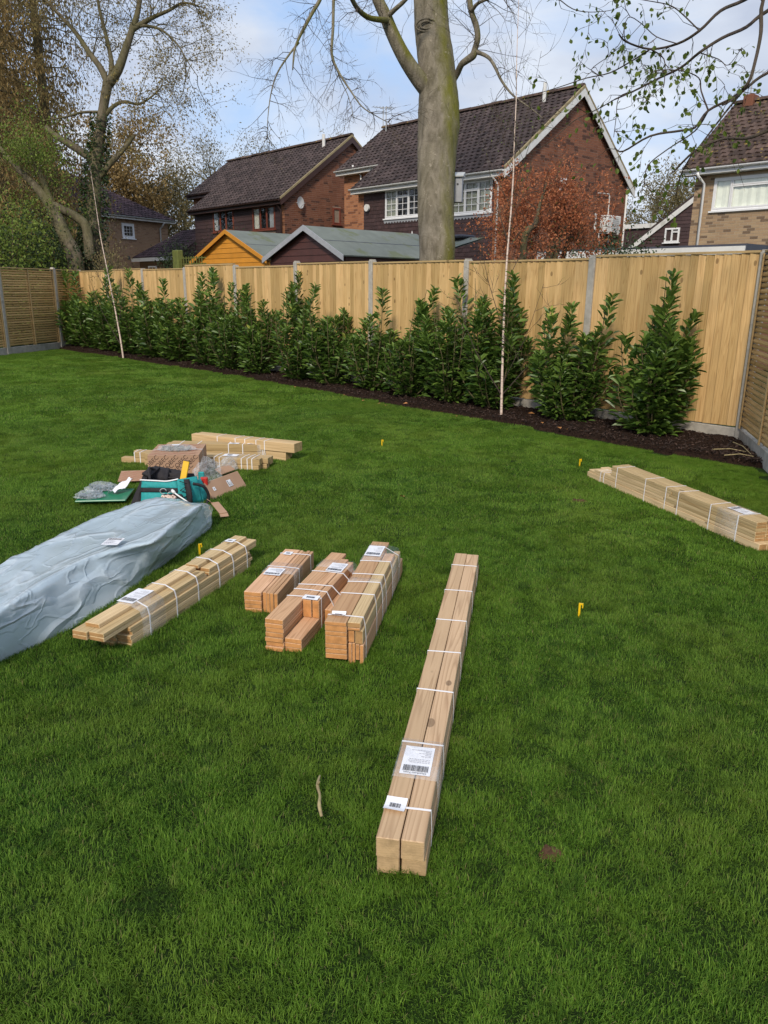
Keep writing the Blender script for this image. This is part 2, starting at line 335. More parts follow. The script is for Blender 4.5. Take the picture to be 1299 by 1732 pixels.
BARE = [(G(978, 848), 0.085, 0.045), (G(932, 1443), 0.045, 0.035), (G(905, 1398), 0.035, 0.02), (G(885, 610, 0), 0.0, 0.0), (G(1285, 1640), 0.06, 0.04)]
def mat_grass():
    m = new_mat('grass_blade'); N = NT(m); t = N.tone()
    p = N.n('ShaderNodeNewGeometry').outputs['Position']
    b = N.noise(p, 1.1, 4, 0.6); s = N.noise(p, 7.0, 3)
    t2 = N.math('POWER', t, 1.6)
    c = N.mix(t2, (0.030, 0.098, 0.008), (0.235, 0.395, 0.050))
    big = N.noise(p, 0.35, 2); fine = N.noise(p, 16.0, 3)
    c = N.mix(N.ramp(big, [(0.40, 0.0), (0.62, 0.40)]), c, (0.180, 0.320, 0.030))
    c = N.mix(N.ramp(fine, [(0.60, 0.0), (0.72, 0.45)]), c, (0.27, 0.31, 0.07))
    c = N.mix(N.ramp(b, [(0.45, 0.0), (0.68, 0.45)]), c, (0.215, 0.300, 0.040))
    c = N.mix(N.ramp(s, [(0.30, 0.5), (0.46, 0.0)]), c, (0.016, 0.052, 0.008))
    c = N.mix(N.math('GREATER_THAN', t, 0.982), c, (0.26, 0.24, 0.09))
    d = N.n('ShaderNodeBsdfPrincipled', {'Base Color': c, 'Roughness': 0.6, 'Specular IOR Level': 0.18})
    tr = N.n('ShaderNodeBsdfTranslucent', {'Color': c})
    N.out(N.n('ShaderNodeMixShader', {0: 0.38, 1: d.outputs[0], 2: tr.outputs[0]}).outputs[0]); return m
M['grass'] = mat_grass()

# ------------------------------------------------------------------ mesh helpers
class MB:
    """collects geometry, becomes ONE mesh object"""
    def __init__(s): s.v = []; s.f = []; s.t = []; s.blocks = []; s.smooth = False
    def add(s, vs, fs, tone=0.5):
        k = len(s.v); s.v += [tuple(v) for v in vs]; s.f += [tuple(i+k for i in f) for f in fs]; s.t += [tone]*len(vs)
    def box(s, a, b, tone=0.5, m=None):
        x0, y0, z0 = a; x1, y1, z1 = b
        vs = [(x0, y0, z0), (x1, y0, z0), (x1, y1, z0), (x0, y1, z0), (x0, y0, z1), (x1, y0, z1), (x1, y1, z1), (x0, y1, z1)]
        if m is not None: vs = [m @ Vector(v) for v in vs]
        s.add(vs, [(0, 3, 2, 1), (4, 5, 6, 7), (0, 1, 5, 4), (1, 2, 6, 5), (2, 3, 7, 6), (3, 0, 4, 7)], tone)
    def cbox(s, a, b, c=0.003, tone=0.5, m=None):
        """box with chamfered edges"""
        cx = [(a[i]+b[i])/2 for i in range(3)]; h = [(b[i]-a[i])/2 for i in range(3)]
        vs = []; idx = {}
        for sx in (-1, 1):
            for sy in (-1, 1):
                for sz in (-1, 1):
                    for ax in range(3):
                        o = [sx*(h[0]-c), sy*(h[1]-c), sz*(h[2]-c)]; sg = (sx, sy, sz); o[ax] = sg[ax]*h[ax]
                        idx[(sx, sy, sz, ax)] = len(vs); vs.append(Vector((cx[0]+o[0], cx[1]+o[1], cx[2]+o[2])))
        fs = []
        for ax in range(3):
            o1, o2 = [(1, 2), (2, 0), (0, 1)][ax]
            for sg in (-1, 1):
                q = []
                for p1, p2 in ((-1, -1), (1, -1), (1, 1), (-1, 1)):
                    k = [0, 0, 0]; k[ax] = sg; k[o1] = p1; k[o2] = p2; q.append(idx[(k[0], k[1], k[2], ax)])
                fs.append(q if sg > 0 else q[::-1])
            for p1 in (-1, 1):
                for p2 in (-1, 1):
                    k0 = [0, 0, 0]; k1 = [0, 0, 0]; k0[ax] = -1; k1[ax] = 1
                    for k in (k0, k1): k[o1] = p1; k[o2] = p2
                    q = [idx[(*k0, o1)], idx[(*k1, o1)], idx[(*k1, o2)], idx[(*k0, o2)]]
                    fs.append(q if p1*p2 < 0 else q[::-1])
        for sx in (-1, 1):
            for sy in (-1, 1):
                for sz in (-1, 1):
                    q = [idx[(sx, sy, sz, a_)] for a_ in range(3)]; fs.append(q if sx*sy*sz > 0 else q[::-1])
        if m is not None: vs = [m @ v for v in vs]
        s.add(vs, fs, tone)
    def tube(s, pts, rad, n=6, tone=0.5, caps=True):
        pts = [Vector(p) for p in pts]; rad = [rad]*len(pts) if isinstance(rad, (int, float)) else rad
        vs = []; ref = None
        for i, p in enumerate(pts):
            t = (pts[min(i+1, len(pts)-1)]-pts[max(i-1, 0)])
            if t.length < 1e-9: t = Vector((0, 0, 1))
            t.normalize()
            if ref is None: ref = Vector((1, 0, 0)) if abs(t.x) < 0.8 else Vector((0, 1, 0))
            a = (ref-t*ref.dot(t)).normalized(); b = t.cross(a); ref = a
            for k in range(n):
                w = 2*pi*k/n; vs.append(p+(a*math.cos(w)+b*math.sin(w))*rad[i])
        fs = []
        for i in range(len(pts)-1):
            for k in range(n):
                j = (k+1) % n; fs.append((i*n+k, i*n+j, (i+1)*n+j, (i+1)*n+k))
        if caps: fs.append(tuple(range(n))[::-1]); fs.append(tuple((len(pts)-1)*n+k for k in range(n)))
        s.add(vs, fs, tone)
    def block(s, V, F, T):
        """numpy block: V (n,3), F (m,k), T (n,)"""
        s.blocks.append((V, F, T))
    def build(s, name, mat, parent=None, smooth=False, kind=None, loc=None, label=None):
        me = bpy.data.meshes.new(name)
        V = s.v; Fc = s.f; T = s.t
        if s.blocks:
            off = len(V); Vs = [np.array(V, dtype=float).reshape(-1, 3)]; Ts = [np.array(T, dtype=float)]; FF = list(Fc)
            for v, f, t in s.blocks:
                FF += (f+off).tolist(); Vs.append(v); Ts.append(t); off += len(v)
            V = np.concatenate(Vs).tolist(); T = np.concatenate(Ts); Fc = FF
        me.from_pydata(V, [], Fc)
        at = me.attributes.new('tone', 'FLOAT', 'POINT'); at.data.foreach_set('value', np.array(T, dtype=np.float32))
        if smooth: me.polygons.foreach_set('use_smooth', [True]*len(me.polygons))
        me.materials.append(M[mat] if isinstance(mat, str) else mat)
        me.update()
        o = bpy.data.objects.new(name, me); COL.objects.link(o)
        if parent is not None: o.parent = parent
        if loc is not None: o.location = loc
        if kind: o['kind'] = kind
        if label: o['label'] = label
        return o
def tag(o, label, cat, group=None):
    o['label'] = label; o['category'] = cat
    if group: o['group'] = group
    return o
def thing(name, label, cat, loc=(0, 0, 0), rz=0.0, group=None):
    o = bpy.data.objects.new(name, None); COL.objects.link(o); o.location = loc; o.rotation_euler = (0, 0, rz); o.empty_display_size = 0.2
    return tag(o, label, cat, group)
def inst(src, name, parent, loc=(0, 0, 0), rot=(0, 0, 0), sc=(1, 1, 1)):
    o = bpy.data.objects.new(name, src.data if hasattr(src, 'data') else src); COL.objects.link(o); o.parent = parent
    o.location = loc; o.rotation_euler = rot; o.scale = sc; return o
def struct(o): o['kind'] = 'structure'; return o

LEAF6 = np.array([(0, 0, 0), (0.35, 0.5, 0.10), (0.75, 0.38, 0.06), (1, 0, -0.08), (0.75, -0.38, 0.06), (0.35, -0.5, 0.10)])
LEAF6F = np.array([(0, 1, 2, 3), (0, 3, 4, 5)])
LEAF4 = np.array([(0, 0, 0), (0.5, 0.5, 0.08), (1, 0, 0), (0.5, -0.5, 0.08)]); LEAF4F = np.array([(0, 1, 2, 3)])
def unit(a): return a/np.maximum(np.linalg.norm(a, axis=1, keepdims=True), 1e-9)
def leaves(mb, P, D, length, width, tone=None, six=True, roll=0.6):
    """scatter leaf faces: P positions, D directions"""
    n = len(P)
    if n == 0: return
    P = np.asarray(P, float); D = unit(np.asarray(D, float))
    up = np.tile(np.array([[0, 0, 1.0]]), (n, 1)) + NR.normal(0, roll, (n, 3))
    B = unit(np.cross(up, D)); C = np.cross(D, B)
    T = LEAF6 if six else LEAF4; TF = LEAF6F if six else LEAF4F
    ln = np.asarray(length)*np.ones(n); wd = np.asarray(width)*np.ones(n)
    V = P[:, None, :] + D[:, None, :]*(T[None, :, 0:1]*ln[:, None, None]) + B[:, None, :]*(T[None, :, 1:2]*wd[:, None, None]) + C[:, None, :]*(T[None, :, 2:3]*ln[:, None, None])
    k = len(T); Fs = (TF[None, :, :] + (np.arange(n)*k)[:, None, None]).reshape(-1, 4)
    t = NR.rand(n) if tone is None else np.asarray(tone)*np.ones(n)
    mb.block(V.reshape(-1, 3), Fs, np.repeat(t, k))

# ================================================================== GROUND
mb = MB(); mb.add([(-500, -500, -0.06), (500, -500, -0.06), (500, 500, -0.06), (-500, 500, -0.06)], [(0, 1, 2, 3)])
struct(mb.build('ground', 'lawn'))
HF = 1.93
XL = -17.12
DIR_R = Vector((math.sin(0.585), -math.cos(0.585), 0)); DIR_L = Vector((math.sin(0.59), -math.cos(0.59), 0))
EDGE = [(0.66, -1.04), (-0.3, -1.10), (-1.1, -1.04), (-2.4, -0.93), (-3.9, -0.92), (-5.7, -0.85), (-8.7, -0.72), (-12.4, -0.80), (-14.5, -0.85), (-16.4, -0.95)]
def edge_y(x):
    for (x1, y1), (x0, y0) in zip(EDGE, EDGE[1:]):
        if x0 <= x <= x1: return y0+(y1-y0)*(x-x0)/(x1-x0) + 0.025*math.sin(x*5.1)+0.02*math.sin(x*11.7+1)
    return EDGE[0][1] if x > 0 else EDGE[-1][1]
SL = 13.0
lr = DIR_R*SL; ll = Vector((XL, 0, 0))+DIR_L*SL
pts = [(x, edge_y(x), 0) for x in np.linspace(0.66, -16.5, 120)]
mb = MB(); mb.add(pts+[(ll.x, ll.y, 0), (lr.x, lr.y, 0)], [tuple(range(len(pts)+2))])
struct(mb.build('lawn', 'lawn'))
# mulch bed: lumpy strip between lawn edge and fence
nx, ny = 420, 14
V = []; 
for i in range(nx+1):
    x = 0.72+(-17.1-0.72)*i/nx; ye = edge_y(x)-0.03
    for j in range(ny+1):
        t = j/ny; y = ye*(1-t)+0.02*t
        if x > 0.0: y = max(y, min(y, 0.02 - x*1.6 + 0.9)) if False else y
        z = 0.012+0.05*math.sin(min(1, t*3)*pi/2)+R.uniform(-0.014, 0.014)-(0.045 if j == 0 else 0)
        V.append((x, y, z))
mb = MB(); mb.add(V, [(i*(ny+1)+j, i*(ny+1)+j+1, (i+1)*(ny+1)+j+1, (i+1)*(ny+1)+j) for i in range(nx) for j in range(ny)])
struct(mb.build('soil_bed', 'soil'))
# bark chips on it
mb = MB(); n = 9000
xs = 0.6-17.3*NR.rand(n)**1.7; P = []
for x in xs:
    ye = edge_y(x); y = ye*NR.rand()*1.0
    P.append((x, y, 0.055+NR.uniform(0, 0.018)))
D = NR.normal(0, 1, (n, 3)); D[:, 2] *= 0.35
leaves(mb, np.array(P), D, NR.uniform(0.015, 0.055, n), NR.uniform(0.008, 0.02, n), six=False, roll=0.5)
mb.build('bark_chips', 'chip', kind='stuff')

# ================================================================== FENCES
def concrete_post(parent, p, ang, h=1.95, w=0.085):
    b = MB(); b.cbox((-w/2, -0.05, -0.1), (w/2, 0.05, h-0.02), 0.006)
    b.box((-w/2+0.012, -0.038, h-0.02), (w/2-0.012, 0.038, h))
    o = b.build('concrete_post', 'concrete', parent); o.location = p; o.rotation_euler = (0, 0, ang); return o
fence = thing('closeboard_fence', 'long fence of upright boards between concrete posts behind the laurel row', 'fence')
BAY = 1.92
def board_mesh(h, w, seed):
    b = MB(); rr = random.Random(seed)
    t0, t1 = 0.004, 0.024
    bow = rr.uniform(-0.003, 0.003); segs = 3
    vs = []
    for k in range(segs+1):
        z = h*k/segs; o = bow*math.sin(pi*k/segs)
        vs += [(-w/2+o, -t1, z), (w/2+o, -t0, z), (w/2+o, 0.001, z), (-w/2+o, 0.001, z)]
    fs = []
    for k in range(segs):
        for q in range(4): fs.append((k*4+q, k*4+(q+1) % 4, (k+1)*4+(q+1) % 4, (k+1)*4+q))
    fs += [(3, 2, 1, 0), (segs*4, segs*4+1, segs*4+2, segs*4+3)]
    b.add(vs, fs)
    me = b.build('board', 'fence_wood'); m_ = me.data; bpy.data.objects.remove(me); return m_
bmeshes = [board_mesh(1.70, 0.108, k) for k in range(5)]
TOPS = [0.0, -0.03, -0.01, 0.01, -0.02, 0.04, -0.02, 0.0, -0.02]
for i in range(10):
    if i < 9 or True:
        concrete_post(fence, (-BAY*i if i < 9 else XL-0.0, 0, 0), 0, HF-0.015+R.uniform(-0.01, 0.01)+(0.03 if i in (4, 3) else 0))
for i in range(9):
    xa = -BAY*i-0.045; xb = (-BAY*(i+1)+0.045) if i < 8 else XL+0.045
    b = MB(); b.cbox((xb, -0.034, -0.05), (xa, 0.02, 0.155+R.uniform(-0.01, 0.01)), 0.005); b.build('gravel_board', 'concrete', fence)
    top = 1.885+TOPS[i]
    nb = int(round((xa-xb)/0.087)); st = (xa-xb)/nb
    for k in range(nb):
        x = xa-st*(k+0.5)
        o = inst(bmeshes[R.randrange(5)], 'board', fence, (x, -0.004+R.uniform(-0.002, 0.002), 0.17+R.uniform(-0.004, 0.004)), (0, R.uniform(-0.003, 0.003), 0), (1, 1, (top-0.17-0.005)/1.70))
    b = MB()
    b.box((xb, -0.036, -0.0), (xa, 0.022, 0.022)); o = b.build('capping_rail', 'rail_wood', fence); o.location = (0, 0, top)
    for zz in (0.35, 1.0, 1.65):
        b = MB(); b.box((xb, 0.001, zz), (xa, 0.04, zz+0.07)); b.build('back_rail', 'rail_wood', fence)

def slat_fence(name, label, start, direc, posts, face, n_slat=32, shut=False):
    """panels of horizontal slats between concrete posts; face=+1 when the garden lies to the left of the run"""
    t = thing(name, label, 'fence')
    ang = math.atan2(direc.y, direc.x)
    nrm = Vector((-direc.y, direc.x, 0))*face
    slat = None; meshes = {}
    for s in posts:
        if s > 0.05: concrete_post(t, start+direc*s, ang, HF+0.02)
    for s0, s1 in zip(posts, posts[1:]):
        a = start+direc*(s0+0.045); ln = s1-s0-0.09
        def put(o, along, out, z): o.location = a+direc*along+nrm*out+Vector((0, 0, z)); o.rotation_euler = (0, 0, ang)
        b = MB(); b.cbox((0, -0.025, -0.05), (ln, 0.025, 0.16), 0.005); put(b.build('gravel_board', 'concrete', t), 0, 0, 0)
        zt = 1.88; pitch = (zt-0.20)/n_slat
        for al in (0.0, ln/2-0.0175, ln-0.035):
            b = MB(); b.cbox((0, -0.008, 0), (0.035, 0.008, zt-0.17), 0.002); put(b.build('upright_batten', 'rail_wood', t), al, 0.034, 0.165)
            b = MB(); b.box((0, -0.01, 0), (0.035, 0.01, zt-0.17)); put(b.build('rear_batten', 'rail_wood', t), al, -0.016, 0.165)
        b = MB(); b.cbox((0, -0.028, 0), (ln, 0.05, 0.022), 0.002); put(b.build('capping_rail', 'rail_wood', t), 0, 0, zt+0.004)
        key = round(ln, 2)
        if key not in meshes:
            ms = []
            for k in range(3):
                b = MB(); hh = pitch*0.80 if not shut else pitch*0.96
                vs = []
                for x in (0, ln):
                    vs += [(x, -0.007, 0), (x, 0.011, 0.004), (x, 0.014, hh*0.45), (x, 0.008, hh), (x, -0.007, hh)]
                fs = [(q, (q+1) % 5, 5+(q+1) % 5, 5+q)[::-1] for q in range(5)]+[(0, 1, 2, 3, 4), (9, 8, 7, 6, 5)]
                if face < 0: vs = [(x, -y, z) for x, y, z in vs]; fs = [f[::-1] for f in fs]
                b.add(vs, fs); o = b.build('slat', 'slat_wood'); ms.append(o.data); bpy.data.objects.remove(o)
            meshes[key] = ms
        for k in range(n_slat):
            o = inst(meshes[key][k % 3], 'slat', t); put(o, 0, 0.010, 0.19+pitch*k); o.rotation_euler = (0, R.uniform(-0.0015, 0.0015), ang)
    return t
slat_fence('slatted_fence', 'slatted panel fence with concrete posts at the far left of the lawn', Vector((XL, 0, 0)), DIR_L, [0.0, 1.035, 2.955, 4.875, 6.795], 1, 31)
slat_fence('slatted_fence', 'slatted panel fence meeting the boarded fence at the right edge of the mulch bed', Vector((0, 0, 0)), DIR_R, [0.0, 1.92, 3.84], -1, 32)

# ================================================================== BUILDING HELPERS
def frame_m(origin, ang):
    """local frame: x along the wall, y outwards from it, z up"""
    c, s = math.cos(ang), math.sin(ang)
    return Matrix(((c, s, 0, origin[0]), (s, -c, 0, origin[1]), (0, 0, 1, 0), (0, 0, 0, 1)))
def bricks(mb, fm, z0, z1, rng, holes=(), bl=0.225, bh=0.075, proud=0.006):
    rows = int((z1-z0)/bh); j = 0.010
    for r in range(rows):
        z = z0+r*bh; a, b = rng(z+bh*0.5)
        if b-a < 0.05: continue
        x = a - (bl/2 if r % 2 else 0)
        while x < b:
            xa, xb = max(a, x), min(b, x+bl-j)
            # header pairs now and then
            segs = [(xa, xb)]
            out = []
            for (p, q) in segs:
                for (u0, u1, w0, w1) in holes:
                    if z+bh > w0 and z < w1:
                        if p >= u0 and q <= u1: p = q = 0; break
                        if p < u0 < q: q = u0
                        elif p < u1 < q: p = u1
                if q-p > 0.02: out.append((p, q))
            for (p, q) in out:
                pr = proud+R.uniform(-0.002, 0.002)
                vs = [(p, 0, z), (q, 0, z), (q, 0, z+bh-j), (p, 0, z+bh-j), (p, pr, z), (q, pr, z), (q, pr, z+bh-j), (p, pr, z+bh-j)]
                mb.add([fm @ Vector(v) for v in vs], [(4, 5, 6, 7), (0, 4, 7, 3), (1, 2, 6, 5), (3, 7, 6, 2), (0, 1, 5, 4)], R.random())
            x += bl
def cladding(mb, fm, z0, z1, x0, x1, holes=(), exp=0.115, tile=0.17, thick=0.016):
    """rows of hung tiles (or boards when tile is None), the lower edge of each standing proud"""
    rows = int(math.ceil((z1-z0)/exp))
    for r in range(rows):
        z = z0+r*exp; zz = min(z+exp+0.01, z1)
        w = tile or (x1-x0); x = x0-(w/2 if (tile and r % 2) else 0)
        while x < x1-0.001:
            p, q = max(x0, x), min(x1, x+w-(0.005 if tile else 0)); parts = [(p, q)]
            for (u0, u1, w0, w1) in holes:
                if zz > w0+0.01 and z < w1-0.01:
                    np_ = []
                    for (a, b) in parts:
                        if a < u0: np_.append((a, min(b, u0)))
                        if b > u1: np_.append((max(a, u1), b))
                    parts = [q_ for q_ in np_ if q_[1]-q_[0] > 0.01]
            for (a, b) in parts:
                t = thick+R.uniform(-0.002, 0.003)
                vs = [(a, 0.002, z), (b, 0.002, z), (b, t, z), (a, t, z), (a, 0.002, zz), (b, 0.002, zz)]
                mb.add([fm @ Vector(v) for v in vs], [(0, 1, 2, 3), (3, 2, 5, 4), (0, 3, 4), (1, 5, 2)], R.random())
            x += w
def tiles(mb, origin, U, Sv, ulen, slen, rng=None, tw=0.23, te=0.22, jitter=0.006):
    """roof covering: U along the eave, Sv up the slope (unit vectors), tiles lapped with a raised roll"""
    U = Vector(U).normalized(); Sv = Vector(Sv).normalized(); N_ = U.cross(Sv).normalized()
    if N_.z < 0: N_ = -N_
    rows = int(math.ceil(slen/te)); 
    for r in range(rows):
        s0 = r*te; s1 = min(s0+te+0.03, slen)
        a, b = (0, ulen) if rng is None else rng(s0+te*0.5)
        x = a-(tw/2 if r % 2 else 0)
        while x < b:
            p, q = max(a, x), min(b, x+tw-0.006)
            if q-p > 0.03:
                h = 0.026+R.uniform(-jitter, jitter); hm = h+0.022; w = q-p
                def P(u, s_, n): return Vector(origin)+U*u+Sv*s_+N_*n
                us = [p, p+w*0.35, p+w*0.55, q]; hs = [h, h*0.85, hm, h]
                vs = [P(u, s0, 0) for u in (p, q)]+[P(u, s0, k) for u, k in zip(us, hs)]+[P(u, s1, k-h+0.004) for u, k in zip(us, hs)]
                fs = [(0, 1, 5, 4, 3, 2), (2, 3, 7, 6), (3, 4, 8, 7), (4, 5, 9, 8), (0, 2, 6), (1, 9, 5)]
                mb.add(vs, fs, R.random())
            x += tw
def slab(mb, pts, nrm, t):
    """a flat polygon with thickness t behind it"""
    nrm = Vector(nrm).normalized(); pts = [Vector(p) for p in pts]; n = len(pts)
    mb.add(pts+[p-nrm*t for p in pts], [tuple(range(n)), tuple(range(n, 2*n))[::-1]]+[(i, i+n, (i+1) % n+n, (i+1) % n) for i in range(n)])
def window(parent, fm, x0, x1, z0, z1, lights, fmat='white_upvc', back='window_dark', name='window', sill=True, curtains=None, t=0.05):
    """frame with casements; lights = (x fraction 0-1, x1, z0, z1, columns, rows); panes, bars and curtains are sub-parts"""
    b = MB(); w = x1-x0; h = z1-z0; pr = 0.02
    def bx(a0, a1, c0, c1, y0, y1, mbb): mbb.box((a0, y0, c0), (a1, y1, c1), m=fm)
    bx(x0, x1, z0, z0+t, -0.02, pr, b); bx(x0, x1, z1-t, z1, -0.02, pr, b); bx(x0, x0+t, z0+t, z1-t, -0.02, pr, b); bx(x1-t, x1, z0+t, z1-t, -0.02, pr, b)
    if sill: bx(x0-0.06, x1+0.06, z0-0.045, z0-0.001, -0.02, 0.07, b)
    ins = []
    for (a0, a1, c0, c1, nc, nr) in lights:
        ax0, ax1 = x0+w*a0, x0+w*a1; cz0, cz1 = z0+h*c0, z0+h*c1
        k = t*0.62; y1 = pr+0.012
        e0 = t*0.8 if a0 == 0 else 0.004; e1 = t*0.8 if a1 == 1 else 0.004; f0 = t*0.8 if c0 == 0 else 0.004; f1 = t*0.8 if c1 == 1 else 0.004
        X0, X1, Z0, Z1 = ax0+e0, ax1-e1, cz0+f0, cz1-f1
        bx(X0, X1, Z0, Z0+k, -0.01, y1, b); bx(X0, X1, Z1-k, Z1, -0.01, y1, b); bx(X0, X0+k, Z0+k, Z1-k, -0.01, y1, b); bx(X1-k, X1, Z0+k, Z1-k, -0.01, y1, b)
        ins.append((X0+k, X1-k, Z0+k, Z1-k, nc, nr))
    wf = b.build(name, fmat, parent)
    for (a0, a1, c0, c1, nc, nr) in ins:
        p = MB(); p.add([fm @ Vector(v) for v in ((a0, 0.004, c0), (a1, 0.004, c0), (a1, 0.004, c1), (a0, 0.004, c1))], [(0, 1, 2, 3)]); p.build('pane', 'glass', wf)
        if nc*nr > 1:
            g = MB(); q = 0.008
            for i in range(1, nc): xm = a0+(a1-a0)*i/nc; bx(xm-q, xm+q, c0, c1, 0.0045, 0.016, g)
            for i in range(1, nr): zm = c0+(c1-c0)*i/nr; bx(a0, a1, zm-q, zm+q, 0.005, 0.0155, g)
            g.build('glazing_bar', fmat, wf)
    bk = MB(); bx(x0+t*0.5, x1-t*0.5, z0+t*0.5, z1-t*0.5, -0.32, -0.28, bk); bk.build('room', back, wf)
    for (a0, a1, cm) in (curtains or []):
        c = MB(); n = 14; A0, A1 = x0+w*a0, x0+w*a1; vs = []
        for i in range(n+1):
            xx = A0+(A1-A0)*i/n; yy = -0.045+0.02*(i % 2); vs += [fm @ Vector((xx, yy, z0+0.03)), fm @ Vector((xx, yy, z1-0.03))]
        c.add(vs, [(2*i, 2*i+2, 2*i+3, 2*i+1) for i in range(n)]); c.build('curtain', cm, wf)
    return wf
def gutter(mb, a, b, r=0.055, drop=0.0):
    a = Vector(a); b = Vector(b); n = 7; d = (b-a).normalized(); o = Vector((d.y, -d.x, 0)).normalized(); vs = []
    for p in (a, b):
        for k in range(n): w = pi*k/(n-1); vs.append(p+o*math.cos(w)*r*1.0+Vector((0, 0, -math.sin(w)*r)))
    fs = [(k, k+1, n+k+1, n+k) for k in range(n-1)]; mb.add(vs+[v*1.0 for v in vs], fs+[tuple(range(n)), tuple(range(n, 2*n))[::-1]])
def wall_poly(mb, pts, t, n):
    slab(mb, pts, n, t)
def aerial(name, label, base, h, yaw, elements=7, boom=0.9, parent=None):
    t = thing(name, label, 'aerial', base, yaw)
    b = MB(); b.tube([(0, 0, 0), (0, 0, h)], 0.02, 6); b.build('mast', 'metal_grey', t)
    b = MB(); b.tube([(-boom/2, 0, h-0.05), (boom/2, 0, h-0.05)], 0.012, 5); o = b.build('boom', 'metal_grey', t)
    for i in range(elements):
        x = -boom/2+boom*i/(elements-1); l = 0.16+0.02*i
        b = MB(); b.tube([(x, -l, h-0.04), (x, l, h-0.04)], 0.008, 4); b.build('rod', 'metal_grey', o)
    return t

# ================================================================== THE TWO PARALLEL HOUSES
def parallel_house(name, label, x0, xp, xe, trim, clad_tile, win, brick_strip, gable_brick='brick_red'):
    """gable wall at x0 faces right, front at Yf faces us; the front left of xp steps back under a higher eave"""
    h = thing(name, label, 'house', (x0, 11, 0))
    inv = Matrix.Translation((-x0, -11, 0))
    Yf, Yb, Yr, Yrec = 11.0, 17.75, 14.45, 12.3
    zE, zR, zRe, zB = 5.12, 7.62, 6.05, 5.12
    ov = 0.28; og = 0.14
    sF = Vector((0, Yr-Yf, zR-zE)); sF.normalize(); sB = Vector((0, Yr-Yb, zR-zB)).normalized()
    slope = (zR-zE)/(Yr-Yf)
    def rz(y): return zE+(y-Yf)*slope if y < Yr else zR-(y-Yr)*(zR-zB)/(Yb-Yr)
    # backing walls (mortar surface)
    w = MB()
    g = [(x0, Yf, 0), (x0, Yb, 0), (x0, Yb, rz(Yb)-0.06), (x0, Yr, rz(Yr)-0.08), (x0, Yf, rz(Yf)-0.06)]
    slab(w, [inv @ Vector(p) for p in g], (1, 0, 0), 0.3)
    def front_wall(xa, xb, Y, ztop, holes):
        zs = sorted(set([0, ztop]+[k for hh in holes for k in hh[2:]])); xs = sorted(set([xa, xb]+[k for hh in holes for k in hh[:2]]))
        for za, zb in zip(zs, zs[1:]):
            for a, b in zip(xs, xs[1:]):
                if any(a >= hh[0]-1e-6 and b <= hh[1]+1e-6 and za >= hh[2]-1e-6 and zb <= hh[3]+1e-6 for hh in holes): continue
                w.box((a-x0, Y-11, za), (b-x0, Y-11+0.28, zb))
    holes = [(q[0]+0.02, q[1]-0.02, q[2]+0.02, q[3]-0.02) for q in win]
    front_wall(xp, x0-0.3, Yf, zE-0.03, holes); front_wall(xe, xp, Yrec, zRe-0.03, [])
    w.box((xp-x0, Yf+0.28-11, 0), (xp-x0+0.25, Yrec-11, zE-0.05)); w.box((xe-x0, Yrec+0.28-11, 0), (xe-x0+0.25, Yb-11, zB-0.05)); w.box((xe-x0+0.25, Yb-0.25-11, 0), (-0.3, Yb-11, zB-0.05))
    w.box((xe-x0+0.25, Yrec+1-11, 4.9), (-0.35, Yb-0.3-11, 5.0))
    wl = w.build('wall', 'mortar_dark', h)
    # bricks on the gable
    fg = inv @ Matrix(((0, 1, 0, x0), (1, 0, 0, 0), (0, 0, 1, 0), (0, 0, 0, 1)))
    def grange(z):
        if z < zE-0.1: return (Yf, Yb)
        a = Yf+(z-zE+0.08)/slope; b = Yb-(z-zB+0.08)*(Yb-Yr)/(zR-zB); return (a, b)
    b = MB(); gh = [(13.47, 13.90, 4.12, 4.78)] if clad_tile is None else [(13.7, 14.05, 4.35, 4.95)]
    bricks(b, fg, 1.6, zR-0.12, grange, gh); b.build('brickwork', gable_brick, h, kind='stuff')
    window(h, fg, *gh[0], [(0, 1, 0, 1, 1, 1)], fmat='red_brown_frame' if clad_tile is None else 'white_upvc', back='window_dark', sill=True)
    # front brick: corner strips and the recessed wall
    ff = inv @ Matrix(((1, 0, 0, 0), (0, -1, 0, Yf), (0, 0, 1, 0), (0, 0, 0, 1))); fr = inv @ Matrix(((1, 0, 0, 0), (0, -1, 0, Yrec), (0, 0, 1, 0), (0, 0, 0, 1)))
    b = MB()
    for (a, c) in brick_strip: bricks(b, ff, 1.6, zE-0.05, lambda z, a=a, c=c: (a, c))
    bricks(b, fr, 1.6, zRe-0.05, lambda z: (xe, xp))
    b.build('front_brickwork', 'brick_orange', h, kind='stuff')
    b = MB(); ca = brick_strip[0][1] if len(brick_strip) > 1 else xp; cb = brick_strip[-1][0] if brick_strip else x0
    cladding(b, ff, 1.4, zE-0.04, ca, cb, [(q[0], q[1], q[2]-0.05, q[3]) for q in win], exp=0.125 if clad_tile else 0.15, tile=clad_tile)
    b.build('hung_tile' if clad_tile else 'cladding_board', 'dark_cladding', h, kind='stuff')
    # roof: boarding slab plus tiles
    b = MB()
    e0 = Vector((0, -ov, -ov*slope))
    def P(x, y): return inv @ Vector((x, y, rz(y)))
    nF = Vector((0, -slope, 1)); nB = Vector((0, (zR-zB)/(Yb-Yr), 1))
    sl1 = [P(xp-0.05, Yf-ov), P(x0+og, Yf-ov), P(x0+og, Yr), P(xp-0.05, Yr)]
    sl1 = [Vector((v.x, v.y, v.z)) for v in sl1]
    for v in sl1[:2]: v.z = zE-ov*slope
    slab(b, sl1, nF, 0.09)
    yl = Yrec-ov; sl2 = [inv @ Vector((xe-og, yl, rz(yl))), inv @ Vector((xp-0.05, yl, rz(yl))), P(xp-0.05, Yr), P(xe-og, Yr)]
    slab(b, sl2, nF, 0.09)
